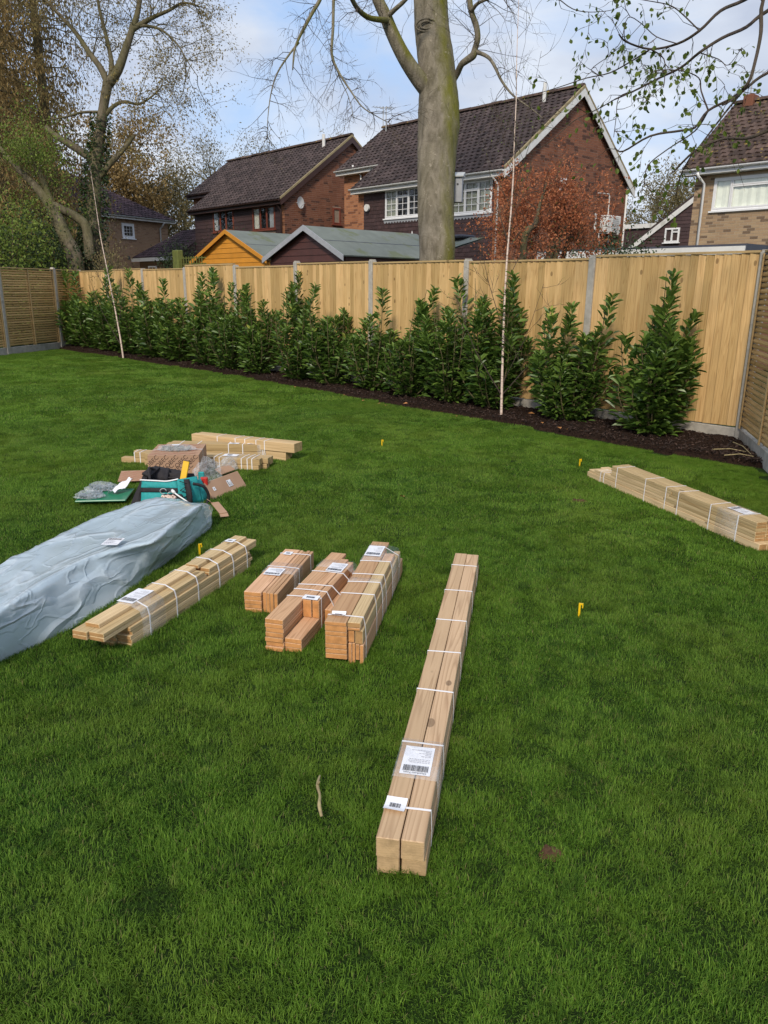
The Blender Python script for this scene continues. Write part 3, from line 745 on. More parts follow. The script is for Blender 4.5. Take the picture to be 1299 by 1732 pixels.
    slab(b, [P(x0+og, Yb), P(xe-og, Yb), P(xe-og, Yr), P(x0+og, Yr)], nB, 0.09)
    roof = b.build('roof', 'tile_brown', h)
    b = MB(); lo = Vector((xp-0.05, Yf-ov-0.04, zE-(ov+0.04)*slope+0.005)); tl = (Yr-Yf+ov+0.02)/sF.y
    tiles(b, inv @ lo, (1, 0, 0), sF, x0+og-xp+0.05, tl)
    lo2 = Vector((xe-og, yl-0.04, rz(yl)-0.04*slope+0.005)); tiles(b, inv @ lo2, (1, 0, 0), sF, xp-0.05-xe+og-0.004, (Yr-yl+0.02)/sF.y)
    b.build('roof_tile', 'tile_brown', roof, kind='stuff')
    b = MB(); nseg = int((x0-xe+2*og)/0.45)
    for i in range(nseg):
        a = xe-og+i*(x0-xe+2*og)/nseg; c = xe-og+(i+1)*(x0-xe+2*og)/nseg-0.012
        dz = R.uniform(-0.01, 0.01); vs = []
        for xx in (a, c):
            for k in range(6): wv = pi*k/5; vs.append(inv @ Vector((xx, Yr+math.cos(wv)*0.12, zR+0.02+dz+math.sin(wv)*0.10)))
        b.add(vs, [(k, k+1, 6+k+1, 6+k) for k in range(5)]+[tuple(range(6)), tuple(range(6, 12))[::-1]], R.random())
    b.build('ridge_tile', 'tile_mossy', roof, kind='stuff')
    # bargeboards and mortar verge on the gable, soffits
    for (ya, yb) in ((Yf-ov, Yr), (Yr, Yb+0.25)):
        za, zb = (zE-ov*slope if ya < Yf else zR), (zR if yb == Yr else zB-0.25*(zR-zB)/(Yb-Yr))
        b = MB(); xx = x0+og+0.005
        slab(b, [inv @ Vector(p) for p in ((xx+0.025, ya, za-0.26), (xx+0.025, yb, zb-0.26), (xx+0.025, yb, zb-0.03), (xx+0.025, ya, za-0.03))], (1, 0, 0), 0.025)
        b.build('bargeboard', trim, h)
        b = MB(); slab(b, [inv @ Vector(p) for p in ((xx+0.03, ya, za-0.028), (xx+0.03, yb, zb-0.028), (xx+0.03, yb, zb+0.055), (xx+0.03, ya, za+0.055))], (1, 0, 0), 0.07)
        b.build('verge', 'verge_mortar', h)
        b = MB(); slab(b, [inv @ Vector(p) for p in ((x0+0.01, ya, za-0.10), (xx, ya, za-0.10), (xx, yb, zb-0.10), (x0+0.01, yb, zb-0.10))], (0, 0, 1), 0.012); b.build('soffit', trim, h)
    # fascia + gutters
    for (xa, xb, y, z) in ((xp-0.12, x0+og, Yf-ov, zE-ov*slope), (xe-og-0.05, xp+0.02, yl, rz(yl))):
        b = MB(); b.box(tuple(inv @ Vector((xa+0.01, y-0.005, z-0.20))), tuple(inv @ Vector((xb-0.01, y+0.02, z-0.03)))); b.box(tuple(inv @ Vector((xa+0.01, y+0.021, z-0.2))), tuple(inv @ Vector((xb-0.01, y+ov, z-0.19)))); b.build('fascia', trim, h)
        b = MB(); gutter(b, inv @ Vector((xa, y-0.065, z-0.04)), inv @ Vector((xb, y-0.065, z-0.04))); b.build('gutter', trim, h)
    return h, inv, ff, fg

L3 = [(0, 0.34, 0, 1, 2, 4), (0.34, 0.67, 0, 0.72, 2, 3), (0.34, 0.67, 0.72, 1, 2, 1), (0.67, 1, 0, 1, 2, 4)]
midwins = [(-17.42, -15.70, 3.84, 4.76), (-14.30, -12.66, 3.78, 4.72)]
mid, inv, ff, fg = parallel_house('detached_house', 'brick house with dark hung tiles and white-barred windows behind the big tree trunk', -12.16, -18.85, -21.2, 'white_paint', 0.17, midwins, [(-18.85, -18.55), (-12.58, -12.162)])
wA = window(mid, ff, *midwins[0], L3, curtains=[(0.03, 0.31, 'net_curtain')])
wB = window(mid, ff, *midwins[1], L3, curtains=[(0.03, 0.31, 'net_curtain'), (0.36, 0.66, 'net_curtain'), (0.69, 0.97, 'net_curtain')])
for (a, c, z, _) in midwins:          # scalloped lead apron below each sill
    b = MB(); n = 13
    for i in range(n):
        x = a-0.05+(c-a+0.1)*i/n; w_ = (c-a+0.1)/n
        b.add([ff @ Vector(v) for v in ((x, 0.03, z-0.05), (x+w_, 0.03, z-0.05), (x+w_, 0.034, z-0.11), (x+w_/2, 0.036, z-0.17), (x, 0.034, z-0.11))], [(0, 1, 2, 3, 4)])
    b.build('lead_apron', 'lead', mid)
def pipe(parent, pts, r=0.034, mat='white_paint', name='downpipe', n=8):
    b = MB(); b.tube(pts, r, n); return b.build(name, mat, parent, smooth=True)
pipe(mid, [inv @ Vector(p) for p in ((-20.35, 12.0, 5.95), (-20.30, 12.05, 5.75), (-20.1, 12.2, 5.6), (-20.1, 12.2, 1.5))])
pipe(mid, [inv @ Vector(p) for p in ((-12.5, 10.70, 4.82), (-12.45, 10.75, 4.7), (-12.40, 10.93, 4.5), (-12.40, 10.93, 1.5))])
pipe(mid, [inv @ Vector(p) for p in ((-12.1, 17.65, 5.0), (-12.1, 17.65, 1.5))])
b = MB(); b.tube([inv @ Vector((-13.2, 14.0, 7.2)), inv @ Vector((-13.2, 14.0, 7.86))], 0.06, 8); b.build('flue', 'white_paint', mid)
b = MB(); b.tube([inv @ Vector((-18.3, 10.95, 4.25)), inv @ Vector((-18.3, 10.88, 4.25))], 0.12, 14); b.build('round_plaque', 'white_paint', mid)
b = MB(); b.tube([inv @ Vector((-15.95, 10.9, 2.9)), inv @ Vector((-15.95, 10.9, 3.25))], [0.11, 0.01], 4); b.build('vent_cap', 'white_paint', mid) if False else None
# condenser and its pipework on the gable
t = thing('air_conditioner', 'white outdoor air conditioning unit bracketed to the brick gable wall behind the rust-leaved shrub', 'air conditioner', (-12.15, 16.42, 3.42))
b = MB(); b.cbox((0.10, -0.42, 0), (0.40, 0.42, 0.55), 0.02); cs = b.build('casing', 'ac_white', t)
b = MB(); b.tube([(0.401, 0.08, 0.28), (0.412, 0.08, 0.28)], 0.22, 20); b.build('fan_grille', 'metal_grey', t)
for k in range(7):
    b = MB(); b.box((0.415, -0.14, 0.09+k*0.06), (0.42, 0.30, 0.105+k*0.06)); b.build('louvre', 'ac_white', t)
for y in (-0.3, 0.3):
    b = MB(); b.box((0.02, y-0.02, -0.04), (0.42, y+0.02, -0.005)); b.box((0.02, y-0.02, -0.3), (0.05, y+0.02, -0.041)); b.build('bracket', 'ac_white', t)
b = MB(); b.box((0.01, -0.62, -0.02), (0.06, -0.56, 0.62)); b.build('cable_duct', 'ac_white', t)
t = thing('wall_pipe', 'thin white pipe bent down the brick gable above the air conditioning unit', 'pipe', (-12.08, 15.8, 0))
b = MB(); b.tube([(0, 0, 4.66), (0, 0.66, 4.68), (0, 0.72, 4.62), (0, 0.72, 3.95)], 0.022, 6); b.build('pipe_run', 'white_paint', t)

lwins = [(-28.95, -27.20, 3.90, 4.80), (-25.72, -24.05, 3.82, 4.74)]
LL = [(0, 0.36, 0, 1, 1, 1), (0.36, 0.64, 0, 1, 1, 1), (0.64, 1, 0, 1, 1, 1)]
lefth, inv2, ff2, fg2 = parallel_house('detached_house', 'brick house with dark boarded front, brown gutters and red-brown window frames', -23.4, -30.6, -32.9, 'brown_trim', None, lwins, [(-23.62, -23.402)])
window(lefth, ff2, *lwins[0], LL, fmat='red_brown_frame', curtains=[(0.03, 0.2, 'lead')])
window(lefth, ff2, *lwins[1], LL, fmat='red_brown_frame', curtains=[(0.05, 0.25, 'curtain'), (0.72, 0.96, 'lead')])
pipe(lefth, [inv2 @ Vector(p) for p in ((-23.62, 10.72, 4.82), (-23.6, 10.78, 4.7), (-23.55, 10.93, 4.5), (-23.55, 10.93, 1.5))], mat='brown_trim')
b = MB(); b.tube([inv2 @ Vector((-24.6, 14.0, 7.1)), inv2 @ Vector((-24.6, 14.0, 7.8))], 0.07, 8); b.build('flue', 'white_paint', lefth)
t = thing('satellite_dish', 'small round white satellite dish on the corner of the left brick gable', 'satellite dish', (-23.38, 11.6, 4.82), 0.3)
b = MB(); n = 16; vs = [(0.16, 0, 0)]
for rr, dx in ((0.12, 0.17), (0.23, 0.20)):
    for k in range(n): vs.append((dx, rr*math.cos(2*pi*k/n), rr*math.sin(2*pi*k/n)))
b.add(vs, [(0, 1+k, 1+(k+1) % n) for k in range(n)]+[(1+k, 1+n+k, 1+n+(k+1) % n, 1+(k+1) % n) for k in range(n)]); b.build('dish', 'white_paint', t, smooth=True)
b = MB(); b.tube([(0, 0, 0), (0.16, 0, 0)], 0.02, 6); b.tube([(0.16, 0, -0.2), (0.42, 0, -0.02)], 0.01, 5); b.build('arm', 'metal_grey', t)
aerial('rooftop_aerial', 'plain aerial mast with a short crossbar on the left end of the white-guttered roof', (-20.9, 14.2, 7.4), 0.95, 0.4, 4, 0.5)
aerial('rooftop_aerial', 'multi-rod aerial behind the bare drooping twigs left of the big trunk', (-22.6, 15.6, 6.9), 1.9, 1.2, 8, 0.9)

# ---------------- right house
rh = thing('detached_house', 'buff brick house with yellow-mossed roof and wide white window at the right edge', 'house', (-8.3, 15, 0))
rinv = Matrix.Translation((8.3, -15, 0)); RX0, RX1 = -8.3, -1.0
win = (-7.72, -4.2, 3.76, 4.64)
w = MB()
w.box((0, 0, 0), (win[0]-RX0, 0.3, 4.9)); w.box((win[0]-RX0, 0, 0), (win[1]-RX0, 0.3, win[2])); w.box((win[0]-RX0, 0, win[3]), (win[1]-RX0, 0.3, 4.9)); w.box((win[1]-RX0, 0, 0), (RX1-RX0, 0.3, 4.9))
w.box((0, 0.3, 0), (0.3, 7, 4.9)); w.box((RX1-RX0-0.3, 0.3, 0), (RX1-RX0, 7, 4.9)); w.box((0.3, 6.7, 0), (RX1-RX0-0.3, 7, 4.9))
w.build('wall', 'mortar', rh)
frh = Matrix(((1, 0, 0, 8.3), (0, -1, 0, 0), (0, 0, 1, 0), (0, 0, 0, 1)))
b = MB(); bricks(b, frh, 1.6, 4.88, lambda z: (RX0, RX1), [win]); b.build('brickwork', 'brick_buff', rh, kind='stuff')
window(rh, frh, *win, [(0, 0.15, 0, 1, 1, 1), (0.15, 0.5, 0, 0.74, 1, 1), (0.15, 0.5, 0.74, 1, 1, 1), (0.5, 0.85, 0, 0.74, 1, 1), (0.5, 0.85, 0.74, 1, 1, 1), (0.85, 1, 0, 1, 1, 1)], back='room_light', curtains=[(0.0, 0.48, 'room_light'), (0.52, 1.0, 'room_light')], t=0.06)
zE, zR, sl = 4.96, 7.05, 0.76
b = MB(); og = 0.3
def RP(x, y, z): return Vector((x-RX0, y-15, z))
slab(b, [RP(RX0-og, 14.7, zE-0.02), RP(RX1+og, 14.7, zE-0.02), RP(RX1+og, 17.55, zR), RP(RX0-og, 17.55, zR)], (0, -0.73, 1), 0.09)
slab(b, [RP(RX1+og, 22.3, zE-0.02), RP(RX0-og, 22.3, zE-0.02), RP(RX0-og, 17.55, zR), RP(RX1+og, 17.55, zR)], (0, 0.45, 1), 0.09)
roof = b.build('roof', 'tile_mossy', rh)
b = MB(); sv = Vector((0, 2.85, zR-zE+0.02)); tiles(b, RP(RX0-og, 14.66, zE-0.03), (1, 0, 0), sv, RX1-RX0+2*og, sv.length+0.04); b.build('roof_tile', 'tile_mossy', roof, kind='stuff')
b = MB(); slab(b, [RP(RX0-0.0, 15, 4.9), RP(RX0, 22, 4.9), RP(RX0, 17.55, zR-0.12)], (-1, 0, 0), 0.2); b.build('gable', 'mortar', rh)
b = MB()
for i in range(18):
    a = RX0-og+i*0.44; vs = []
    for xx in (a, a+0.43):
        for k in range(6): wv = pi*k/5; vs.append(RP(xx, 17.55+math.cos(wv)*0.13, zR+0.02+math.sin(wv)*0.10))
    b.add(vs, [(k, k+1, 6+k+1, 6+k) for k in range(5)]+[tuple(range(6)), tuple(range(6, 12))[::-1]], R.random())
b.build('ridge_tile', 'tile_mossy', roof, kind='stuff')
b = MB(); b.box((-og, -0.33, zE-0.21), (RX1-RX0+og, -0.305, zE-0.05)); b.box((-og, -0.304, zE-0.21), (RX1-RX0+og, 0, zE-0.2)); b.build('fascia', 'white_upvc', rh)
b = MB(); gutter(b, (-og-0.03, -0.39, zE-0.06), (RX1-RX0+og, -0.39, zE-0.06), 0.06); b.build('gutter', 'white_upvc', rh)
pipe(rh, [(0.22, -0.39, 4.8), (0.24, -0.36, 4.7), (0.30, -0.06, 4.52), (0.30, -0.06, 1.4)], 0.04, 'white_upvc')
b = MB(); b.cbox((0.05, 2.3, 6.9), (0.35, 2.75, 7.25), 0.02); b.build('chimney', 'brick_red', rh)
aerial('rooftop_aerial', 'dark rod aerial above the mossed ridge at the right edge', (-8.35, 18.0, 6.9), 1.15, 0.7, 7, 0.7)

# ---------------- far left house (hip roof) and its garage
A = G(150, 357, 5.0); Bc = G(287, 372, 5.0); d = (Bc-A); d.z = 0; Lw = d.length; ang = math.atan2(d.y, d.x)
A0 = Vector((A.x, A.y, 0))
fl = thing('detached_house', 'tan brick house with hipped plum roof and one small white window', 'house', A0, ang)
fm = Matrix(((1, 0, 0, 0), (0, -1, 0, 0), (0, 0, 1, 0), (0, 0, 0, 1)))
def loc_of(px, py):   # pixel -> along/height on that wall
    q = ray(px, py); n_ = Vector((d.y, -d.x, 0)).normalized(); tt = (A0-CAM).dot(n_)/q.dot(n_); P = CAM+q*tt
    return (P-A0).dot(d.normalized()), P.z
u0, z1_ = loc_of(205, 377); u1, z0_ = loc_of(228, 404)
win = (u0, u1, z0_, z1_)
w = MB(); Dp = 8.0
w.box((0, 0, 0), (win[0], 0.3, 4.85)); w.box((win[0], 0, 0), (win[1], 0.3, win[2])); w.box((win[0], 0, win[3]), (win[1], 0.3, 4.85)); w.box((win[1], 0, 0), (Lw-0.2, 0.3, 4.85))
w.box((Lw-0.5, 0.3, 0), (Lw-0.2, Dp, 4.85)); w.box((0, 0.3, 0), (0.3, Dp, 4.85)); w.box((0.3, Dp-0.3, 0), (Lw-0.5, Dp, 4.85)); w.build('wall', 'mortar', fl)
b = MB(); bricks(b, fm, 1.5, 4.84, lambda z: (0, Lw-0.2), [win]); b.build('brickwork', 'brick_tan', fl, kind='stuff')
window(fl, fm, *win, [(0, 1, 0, 1, 3, 3)], t=0.09)
b = MB(); ov = 0.3
zr = 7.4; q = [(-ov, -ov, 4.95), (Lw+ov-0.2, -ov, 4.95), (Lw+ov-0.2, Dp+ov, 4.95), (-ov, Dp+ov, 4.95)]; r1 = (1.2, Dp/2, zr); 
r2 = (Lw-3.9, Dp/2, zr)
b.add(q+[r1, r2], [(0, 1, 5, 4), (1, 2, 5), (2, 3, 4, 5), (3, 0, 4), (3, 2, 1, 0)]); roof = b.build('roof', 'tile_plum', fl)
b = MB(); sv = Vector((0, Dp/2+ov, zr-4.95)); sl_ = sv.length
tiles(b, (-ov, -ov-0.03, 4.96), (1, 0, 0), sv, Lw, sl_, rng=lambda s: ((1.5)*s/sl_, Lw+2*ov-0.2-(3.9+ov-0.2)*s/sl_)); b.build('roof_tile', 'tile_plum', roof, kind='stuff')
b = MB(); b.box((-ov, -ov-0.03, 4.78), (Lw+ov-0.2, -ov-0.005, 4.94)); b.build('fascia', 'white_paint', fl)
b = MB(); gutter(b, (-ov, -ov-0.09, 4.93), (Lw+ov-0.2, -ov-0.09, 4.93), 0.06); b.build('gutter', 'metal_grey', fl)
pipe(fl, [(Lw-0.75, -ov-0.06, 4.85), (Lw-0.78, -0.2, 4.6), (Lw-0.8, -0.05, 4.5), (Lw-0.8, -0.05, 1.4)], 0.04)
b = MB(); b.tube([(Lw-3.1, Dp/2-1.9, 6.1), (Lw-3.1, Dp/2-1.9, 6.75)], 0.07, 8); b.build('flue', 'white_paint', fl)
u, z = loc_of(217, 436); b = MB(); b.tube([(u, -0.01, z), (u, -0.05, z)], 0.09, 12); b.build('vent', 'dark_metal', fl)

ga = thing('garage', 'low garage with plum tiled roof and white fascia left of the orange shed', 'garage', (-35.49, 10.2, 0))
gl = 4.62
b = MB(); b.box((0.15, 0.15, 0), (gl, 3.8, 2.74)); b.build('wall', 'brick_tan', ga)
b = MB(); q = [(-0.1, -0.1, 2.9), (gl+0.05, -0.1, 2.9), (gl+0.05, 4.0, 2.9), (-0.1, 4.0, 2.9)]; b.add(q+[(1.6, 1.95, 4.25), (gl+0.05, 1.95, 4.25)], [(0, 1, 5, 4), (1, 2, 5), (2, 3, 4, 5), (3, 0, 4), (3, 2, 1, 0)]); rf = b.build('roof', 'tile_plum', ga)
b = MB(); sv = Vector((0, 2.05, 1.35)); tiles(b, (-0.1, -0.13, 2.91), (1, 0, 0), sv, gl+0.15, sv.length, rng=lambda s: (1.7*s/sv.length, gl+0.15)); b.build('roof_tile', 'tile_plum', rf, kind='stuff')
b = MB(); b.box((-0.12, -0.16, 2.72), (gl+0.05, -0.13, 2.89)); b.build('fascia', 'white_upvc', ga)
window(ga, fm, 1.4, 2.3, 2.0, 2.5, [(0, 1, 0, 1, 2, 1)], back='room_light')
# ---------------- far right brown gable and flat roofs
fr_ = thing('chalet_house', 'dark brown steep gable with white edge and small white window, between the two right-hand houses', 'house', (-15.8, 25, 0))
b = MB(); slab(b, [(-0.2, 0, 0), (8.2, 0, 0), (8.2, 0, 3.3), (4.0, 0, 6.2), (-0.2, 0, 3.35)], (0, -1, 0), 0.3)
wallm = b.build('wall', 'dark_cladding', fr_)
fmr = Matrix(((1, 0, 0, 0), (0, -1, 0, 0), (0, 0, 1, 0), (0, 0, 0, 1)))
b = MB(); rows = 26
for r in range(rows):
    z = 2.2+r*0.15; a = -0.2 if z < 3.35 else (z-3.35)/0.679-0.2+0.05; c = 8.2 if z < 3.3 else 4+(6.2-z)/0.69
    if c-a > 0.1: cladding(b, fmr, z, z+0.15, a, c, [(1.38, 2.06, 3.5, 4.16)], exp=0.15, tile=0.3, thick=0.018)
b.build('hung_tile', 'dark_cladding', fr_, kind='stuff')
window(fr_, Matrix(((1, 0, 0, 0), (0, -1, 0, -0.03), (0, 0, 1, 0), (0, 0, 0, 1))), 1.38, 2.06, 3.56, 4.16, [(0, 0.5, 0, 1, 1, 1), (0.5, 1, 0, 0.72, 1, 1), (0.5, 1, 0.72, 1, 1, 1)])
b = MB(); slab(b, [(-0.45, -0.08, 3.08), (4.0, -0.08, 6.12), (4.0, -0.08, 6.36), (-0.45, -0.08, 3.32)], (0, -1, 0), 0.05); b.build('bargeboard', 'white_paint', fr_)
b = MB(); slab(b, [(-0.5, -0.07, 3.40), (4.0, -0.07, 6.46), (4.0, 6, 6.46), (-0.5, 6, 3.40)], (-0.55, 0, 1), 0.12); slab(b, [(4.0, -0.07, 6.46), (8.6, -0.07, 3.3), (8.6, 6, 3.3), (4, 6, 6.46)], (0.55, 0, 1), 0.12); b.build('roof', 'tile_brown', fr_)
ex = thing('flat_roof_extension', 'flat roofed brown block with white fascia left of the brown gable', 'extension', (-18.6, 26.2, 0))
b = MB(); b.box((0, 0, 0), (3.9, 3, 4.3)); b.build('wall', 'dark_cladding', ex)
b = MB(); b.box((-0.1, -0.1, 4.31), (4.0, 3.1, 4.5)); b.build('fascia', 'white_paint', ex)
gr = thing('flat_garage', 'low flat garage roof with chipped white edge just over the fence under the brick gable', 'garage', (-7.4, 6.3, 0))
b = MB(); b.box((0.1, 0.1, 0), (4.4, 4.0, 2.15)); b.build('wall', 'brick_red', gr)
b = MB(); b.box((0, 0, 2.15), (4.5, 0.03, 2.30)); b.build('fascia', 'white_paint', gr)
b = MB(); b.box((-0.02, 0.031, 2.16), (4.52, 4.1, 2.34)); b.build('roof', 'felt_dark', gr)

# ================================================================== SHEDS
def shed(name, label, xa, xm, xb, Y, ze, zr, dep, bmat, trim, ov=0.12, hip=None):
    t = thing(name, label, 'shed', (xm, Y, 0))
    hl, hr = xm-xa-ov, xb-xm-ov
    sL = (zr-ze)/(xm-xa); sR = (zr-ze)/(xb-xm)
    # each gable plank its own part
    z = 1.5; hh = 0.145
    zt = zr-0.05
    while z < zt-0.03:
        z2 = min(z+hh, zt)
        def half(zz, s, lim): return min(lim, (zt-zz)/s)
        l0, l1, r0, r1 = half(z, sL, hl), half(z2, sL, hl), half(z, sR, hr), half(z2, sR, hr)
        b = MB(); vs = [(-l0, -0.022, z+0.003), (r0, -0.022, z+0.003), (r1, -0.008, z2), (-l1, -0.008, z2), (-l0, 0.01, z+0.003), (r0, 0.01, z+0.003), (r1, 0.01, z2), (-l1, 0.01, z2)]
        b.add(vs, [(0, 1, 2, 3), (0, 4, 5, 1), (7, 6, 5, 4), (1, 5, 6, 2), (0, 3, 7, 4), (3, 2, 6, 7)], R.random()); b.build('plank', bmat, t)
        z = z2
    b = MB(); b.box((-hl, 0.011, 0), (hr, dep, ze-0.02)); b.box((-hl, -0.02, 0), (hr, 0.0105, 1.5)); b.build('body', bmat, t)
    # right side planks (under the eave)
    z = 1.5
    while z < ze-0.05:
        b = MB(); b.box((hr, 0.01, z), (hr+0.02, dep, z+hh-0.006), R.random()); b.build('side_plank', bmat, t); z += hh
    nL = Vector((-sL, 0, 1)); nR_ = Vector((sR, 0, 1)); b = MB(); f = 0.14
    L_ = [(-(xm-xa), -f, ze), (0, -f, zr), (0, dep+f, zr), (-(xm-xa), dep+f, ze)]
    R_ = [(0, -f, zr), (xb-xm, -f, ze), (xb-xm, dep+f, ze), (0, dep+f, zr)]
    slab(b, L_[::-1], nL, 0.03); slab(b, R_[::-1], nR_, 0.03); b.build('roof_felt', 'felt', t)
    for k in (0.5,):
        b = MB(); z_ = zr*(1-k)+ze*k; x_ = (xb-xm)*k; slab(b, [(x_, -f, z_+0.004), (x_+0.02, -f, z_+0.004-0.02*sR), (x_+0.02, dep+f, z_+0.004-0.02*sR), (x_, dep+f, z_+0.004)], nR_, 0.008); b.build('felt_lap', 'felt_dark', t)
    for (x0_, z0_, x1_, z1_) in ((-(xm-xa)-0.01, ze-0.02, 0, zr-0.01), (0, zr-0.01, xb-xm+0.01, ze-0.02)):
        b = MB(); slab(b, [(x0_, -f-0.022, z0_-0.10), (x1_, -f-0.022, z1_-0.10), (x1_, -f-0.022, z1_+0.02), (x0_, -f-0.022, z0_+0.02)], (0, -1, 0), 0.02); b.build('bargeboard', trim, t)
    return t
shed('garden_shed', 'bright orange timber shed with grey-green felt roof just over the fence', -20.15, -17.9, -15.75, 5.0, 2.30, 3.18, 2.2, 'orange_board', 'orange_board')
shed('garden_shed', 'dark brown shiplap shed with grey felt roof, next to the orange shed', -12.95, -11.29, -9.90, 3.0, 2.20, 2.86, 3.3, 'brown_board', 'lead')
ls = thing('lean_to', 'low roof with dark patched felt behind the brown shed', 'lean-to roof', (-13.9, 7.3, 0))
b = MB(); b.box((0, 0.2, 0), (2.6, 2.2, 2.3)); b.build('wall', 'brown_board', ls)
b = MB(); vs = []; fs = []; nx_, ny_ = 16, 6
for i in range(nx_+1):
    for j in range(ny_+1):
        x = -0.05+2.75*i/nx_; y = -0.05+1.7*j/ny_; vs.append((x, y, 2.42+0.5*j/ny_+0.03*math.sin(x*2.2)+0.02*math.sin(x*7+y*3)))
k = len(vs); vs += [(a, c, z-0.04) for a, c, z in vs]
for i in range(nx_):
    for j in range(ny_):
        q = (i*(ny_+1)+j, (i+1)*(ny_+1)+j, (i+1)*(ny_+1)+j+1, i*(ny_+1)+j+1); fs.append(q); fs.append(tuple(w_+k for w_ in q[::-1]))
for i in range(nx_): a = i*(ny_+1); c = (i+1)*(ny_+1); fs.append((a, a+k, c+k, c))
b.add(vs, fs); b.build('roof_felt', 'felt', ls, smooth=True)
b = MB(); b.cbox((0.2, 1.3, 2.90), (2.2, 1.9, 2.98), 0.03); b.build('dark_felt_ridge', 'felt_dark', ls)
b = MB(); b.tube([(0.35, 1.2, 2.88), (0.35, 1.2, 3.14)], [0.05, 0.008], 4); b.build('white_finial', 'white_paint', ls)
gp = thing('gate_post', 'mossy green square post with trellis panel just left of the orange shed', 'post', G(301, 450, 1.9)*1.0)
gp.location = (PY(301, 440, 4.2).x, 4.2, 0)
b = MB(); b.cbox((-0.17, -0.1, 0), (0.17, 0.1, 2.62), 0.02); b.build('post', 'moss_post', gp)
b = MB()
for k in range(9):
    b.box((0.2+k*0.16, -0.01, 1.7), (0.225+k*0.16, 0.01, 2.42))
for k in range(4): b.box((0.18, 0.011, 1.85+k*0.17), (1.7, 0.025, 1.875+k*0.17))
b.build('trellis', 'moss_post', gp)
# bird box on the trunk is added with the tree

# ================================================================== TREES
def rv(s=1.0): return Vector((R.gauss(0, s), R.gauss(0, s), R.gauss(0, s)))
def smooth_path(pts, n=4):
    pts = [Vector(p) for p in pts]; out = []
    for i in range(len(pts)-1):
        p0 = pts[max(i-1, 0)]; p1 = pts[i]; p2 = pts[i+1]; p3 = pts[min(i+2, len(pts)-1)]
        for k in range(n):
            t = k/n; out.append(0.5*((2*p1)+(p2-p0)*t+(2*p0-5*p1+4*p2-p3)*t*t+(3*p1-p0-3*p2+p3)*t**3))
    out.append(pts[-1]); return out
def lerp_r(r, n):
    m = len(r)-1; o = []
    for i in range(n):
        t = i/(n-1)*m; k = min(int(t), m-1); o.append(r[k]+(r[k+1]-r[k])*(t-k))
    return o
def twig(mb, p, d, L, r, lvl, tips, trop=0.0, wander=0.25, kids=(3, 5), spread=0.7, shrink=0.62, segs=4, sides=None):
    """recursive branching; collects twig points in tips"""
    pts = [Vector(p)]; d = d.normalized(); nodes = []
    for i in range(segs):
        d = (d+rv(wander)+Vector((0, 0, trop))).normalized(); pts.append(pts[-1]+d*(L/segs)); nodes.append((pts[-1], d.copy(), i+1))
    mb.tube(pts, lerp_r([r, r*0.35 if lvl else r*0.25], len(pts)), sides or (6 if r > 0.03 else (4 if r > 0.008 else 3)), caps=False)
    if lvl == 0:
        for q, dd, i in nodes: tips.append((q, dd))
        return
    for _ in range(R.randint(*kids)):
        q, dd, i = nodes[R.randrange(0, len(nodes))]
        t = (i)/segs; perp = dd.cross(rv()).normalized()
        nd = (dd*(1-spread*R.uniform(0.5, 1))+perp*spread).normalized()
        twig(mb, q-dd*R.random()*L/segs*0.8, nd, L*shrink*R.uniform(0.7, 1.15), max(0.0028, r*0.45), lvl-1, tips, trop, wander, kids, spread, shrink, segs)
    twig(mb, pts[-1], d, L*shrink, max(0.0028, r*0.35), lvl-1, tips, trop, wander, kids, spread, shrink, segs)
def limb(mb, path, radii, n=8, sm=4):
    pts = smooth_path(path, sm)
    if isinstance(mb, tuple):
        m_ = MB(); m_.tube(pts, lerp_r(radii, len(pts)), n, caps=True); m_.build(mb[0], mb[1], mb[2], smooth=True)
    else: mb.tube(pts, lerp_r(radii, len(pts)), n, caps=True)
    return pts
def along(mb, pts, count, L, r, lvl, tips, start=0.2, up=0.0, **k):
    for _ in range(count):
        i = R.randint(int(len(pts)*start), len(pts)-2); d = (pts[i+1]-pts[i]).normalized()
        nd = (d*0.5+d.cross(rv()).normalized()*R.uniform(0.6, 1.1)+Vector((0, 0, up))).normalized()
        twig(mb, pts[i].lerp(pts[i+1], R.random()), nd, L*R.uniform(0.6, 1.2), r, lvl, tips, **k)
def leafset(mb, tips, per, length, width, jit=0.06, droop=0.0, six=False, prob=1.0):
    P = []; D = []
    for q, d in tips:
        if R.random() > prob: continue
        for _ in range(per):
            P.append(tuple(q+rv(jit))); D.append(tuple(d*0.5+rv(0.6)+Vector((0, 0, -droop))))
    if not P: return
    n = len(P); leaves(mb, P, D, NR.uniform(0.6, 1.2, n)*length, NR.uniform(0.6, 1.2, n)*width, six=six, roll=0.9)
def cloud_leaves(mb, centre, rad, n, length, width, clump=10, cj=0.25, shell=0.35, droop=0.0):
    """leaf clumps through an ellipsoid, denser towards its outside"""
    m = max(1, n//clump); u = unit(NR.normal(0, 1, (m, 3))); rr = (shell+(1-shell)*NR.rand(m)**0.6)[:, None]
    lump = 1+0.22*np.sin(u[:, 0:1]*5+centre[0])*np.cos(u[:, 2:3]*6+centre[1])
    c = np.array(centre)+u*rr*lump*np.array(rad)
    P = np.repeat(c, clump, axis=0)+NR.normal(0, cj, (m*clump, 3)); D = NR.normal(0, 1, (m*clump, 3)); D[:, 2] -= droop
    tt = np.clip(np.repeat(NR.rand(m), clump)*0.6+NR.rand(m*clump)*0.4, 0, 1)
    leaves(mb, P, D, NR.uniform(0.6, 1.2, m*clump)*length, NR.uniform(0.6, 1.2, m*clump)*width, tone=tt, six=False, roll=1.0)
    return c

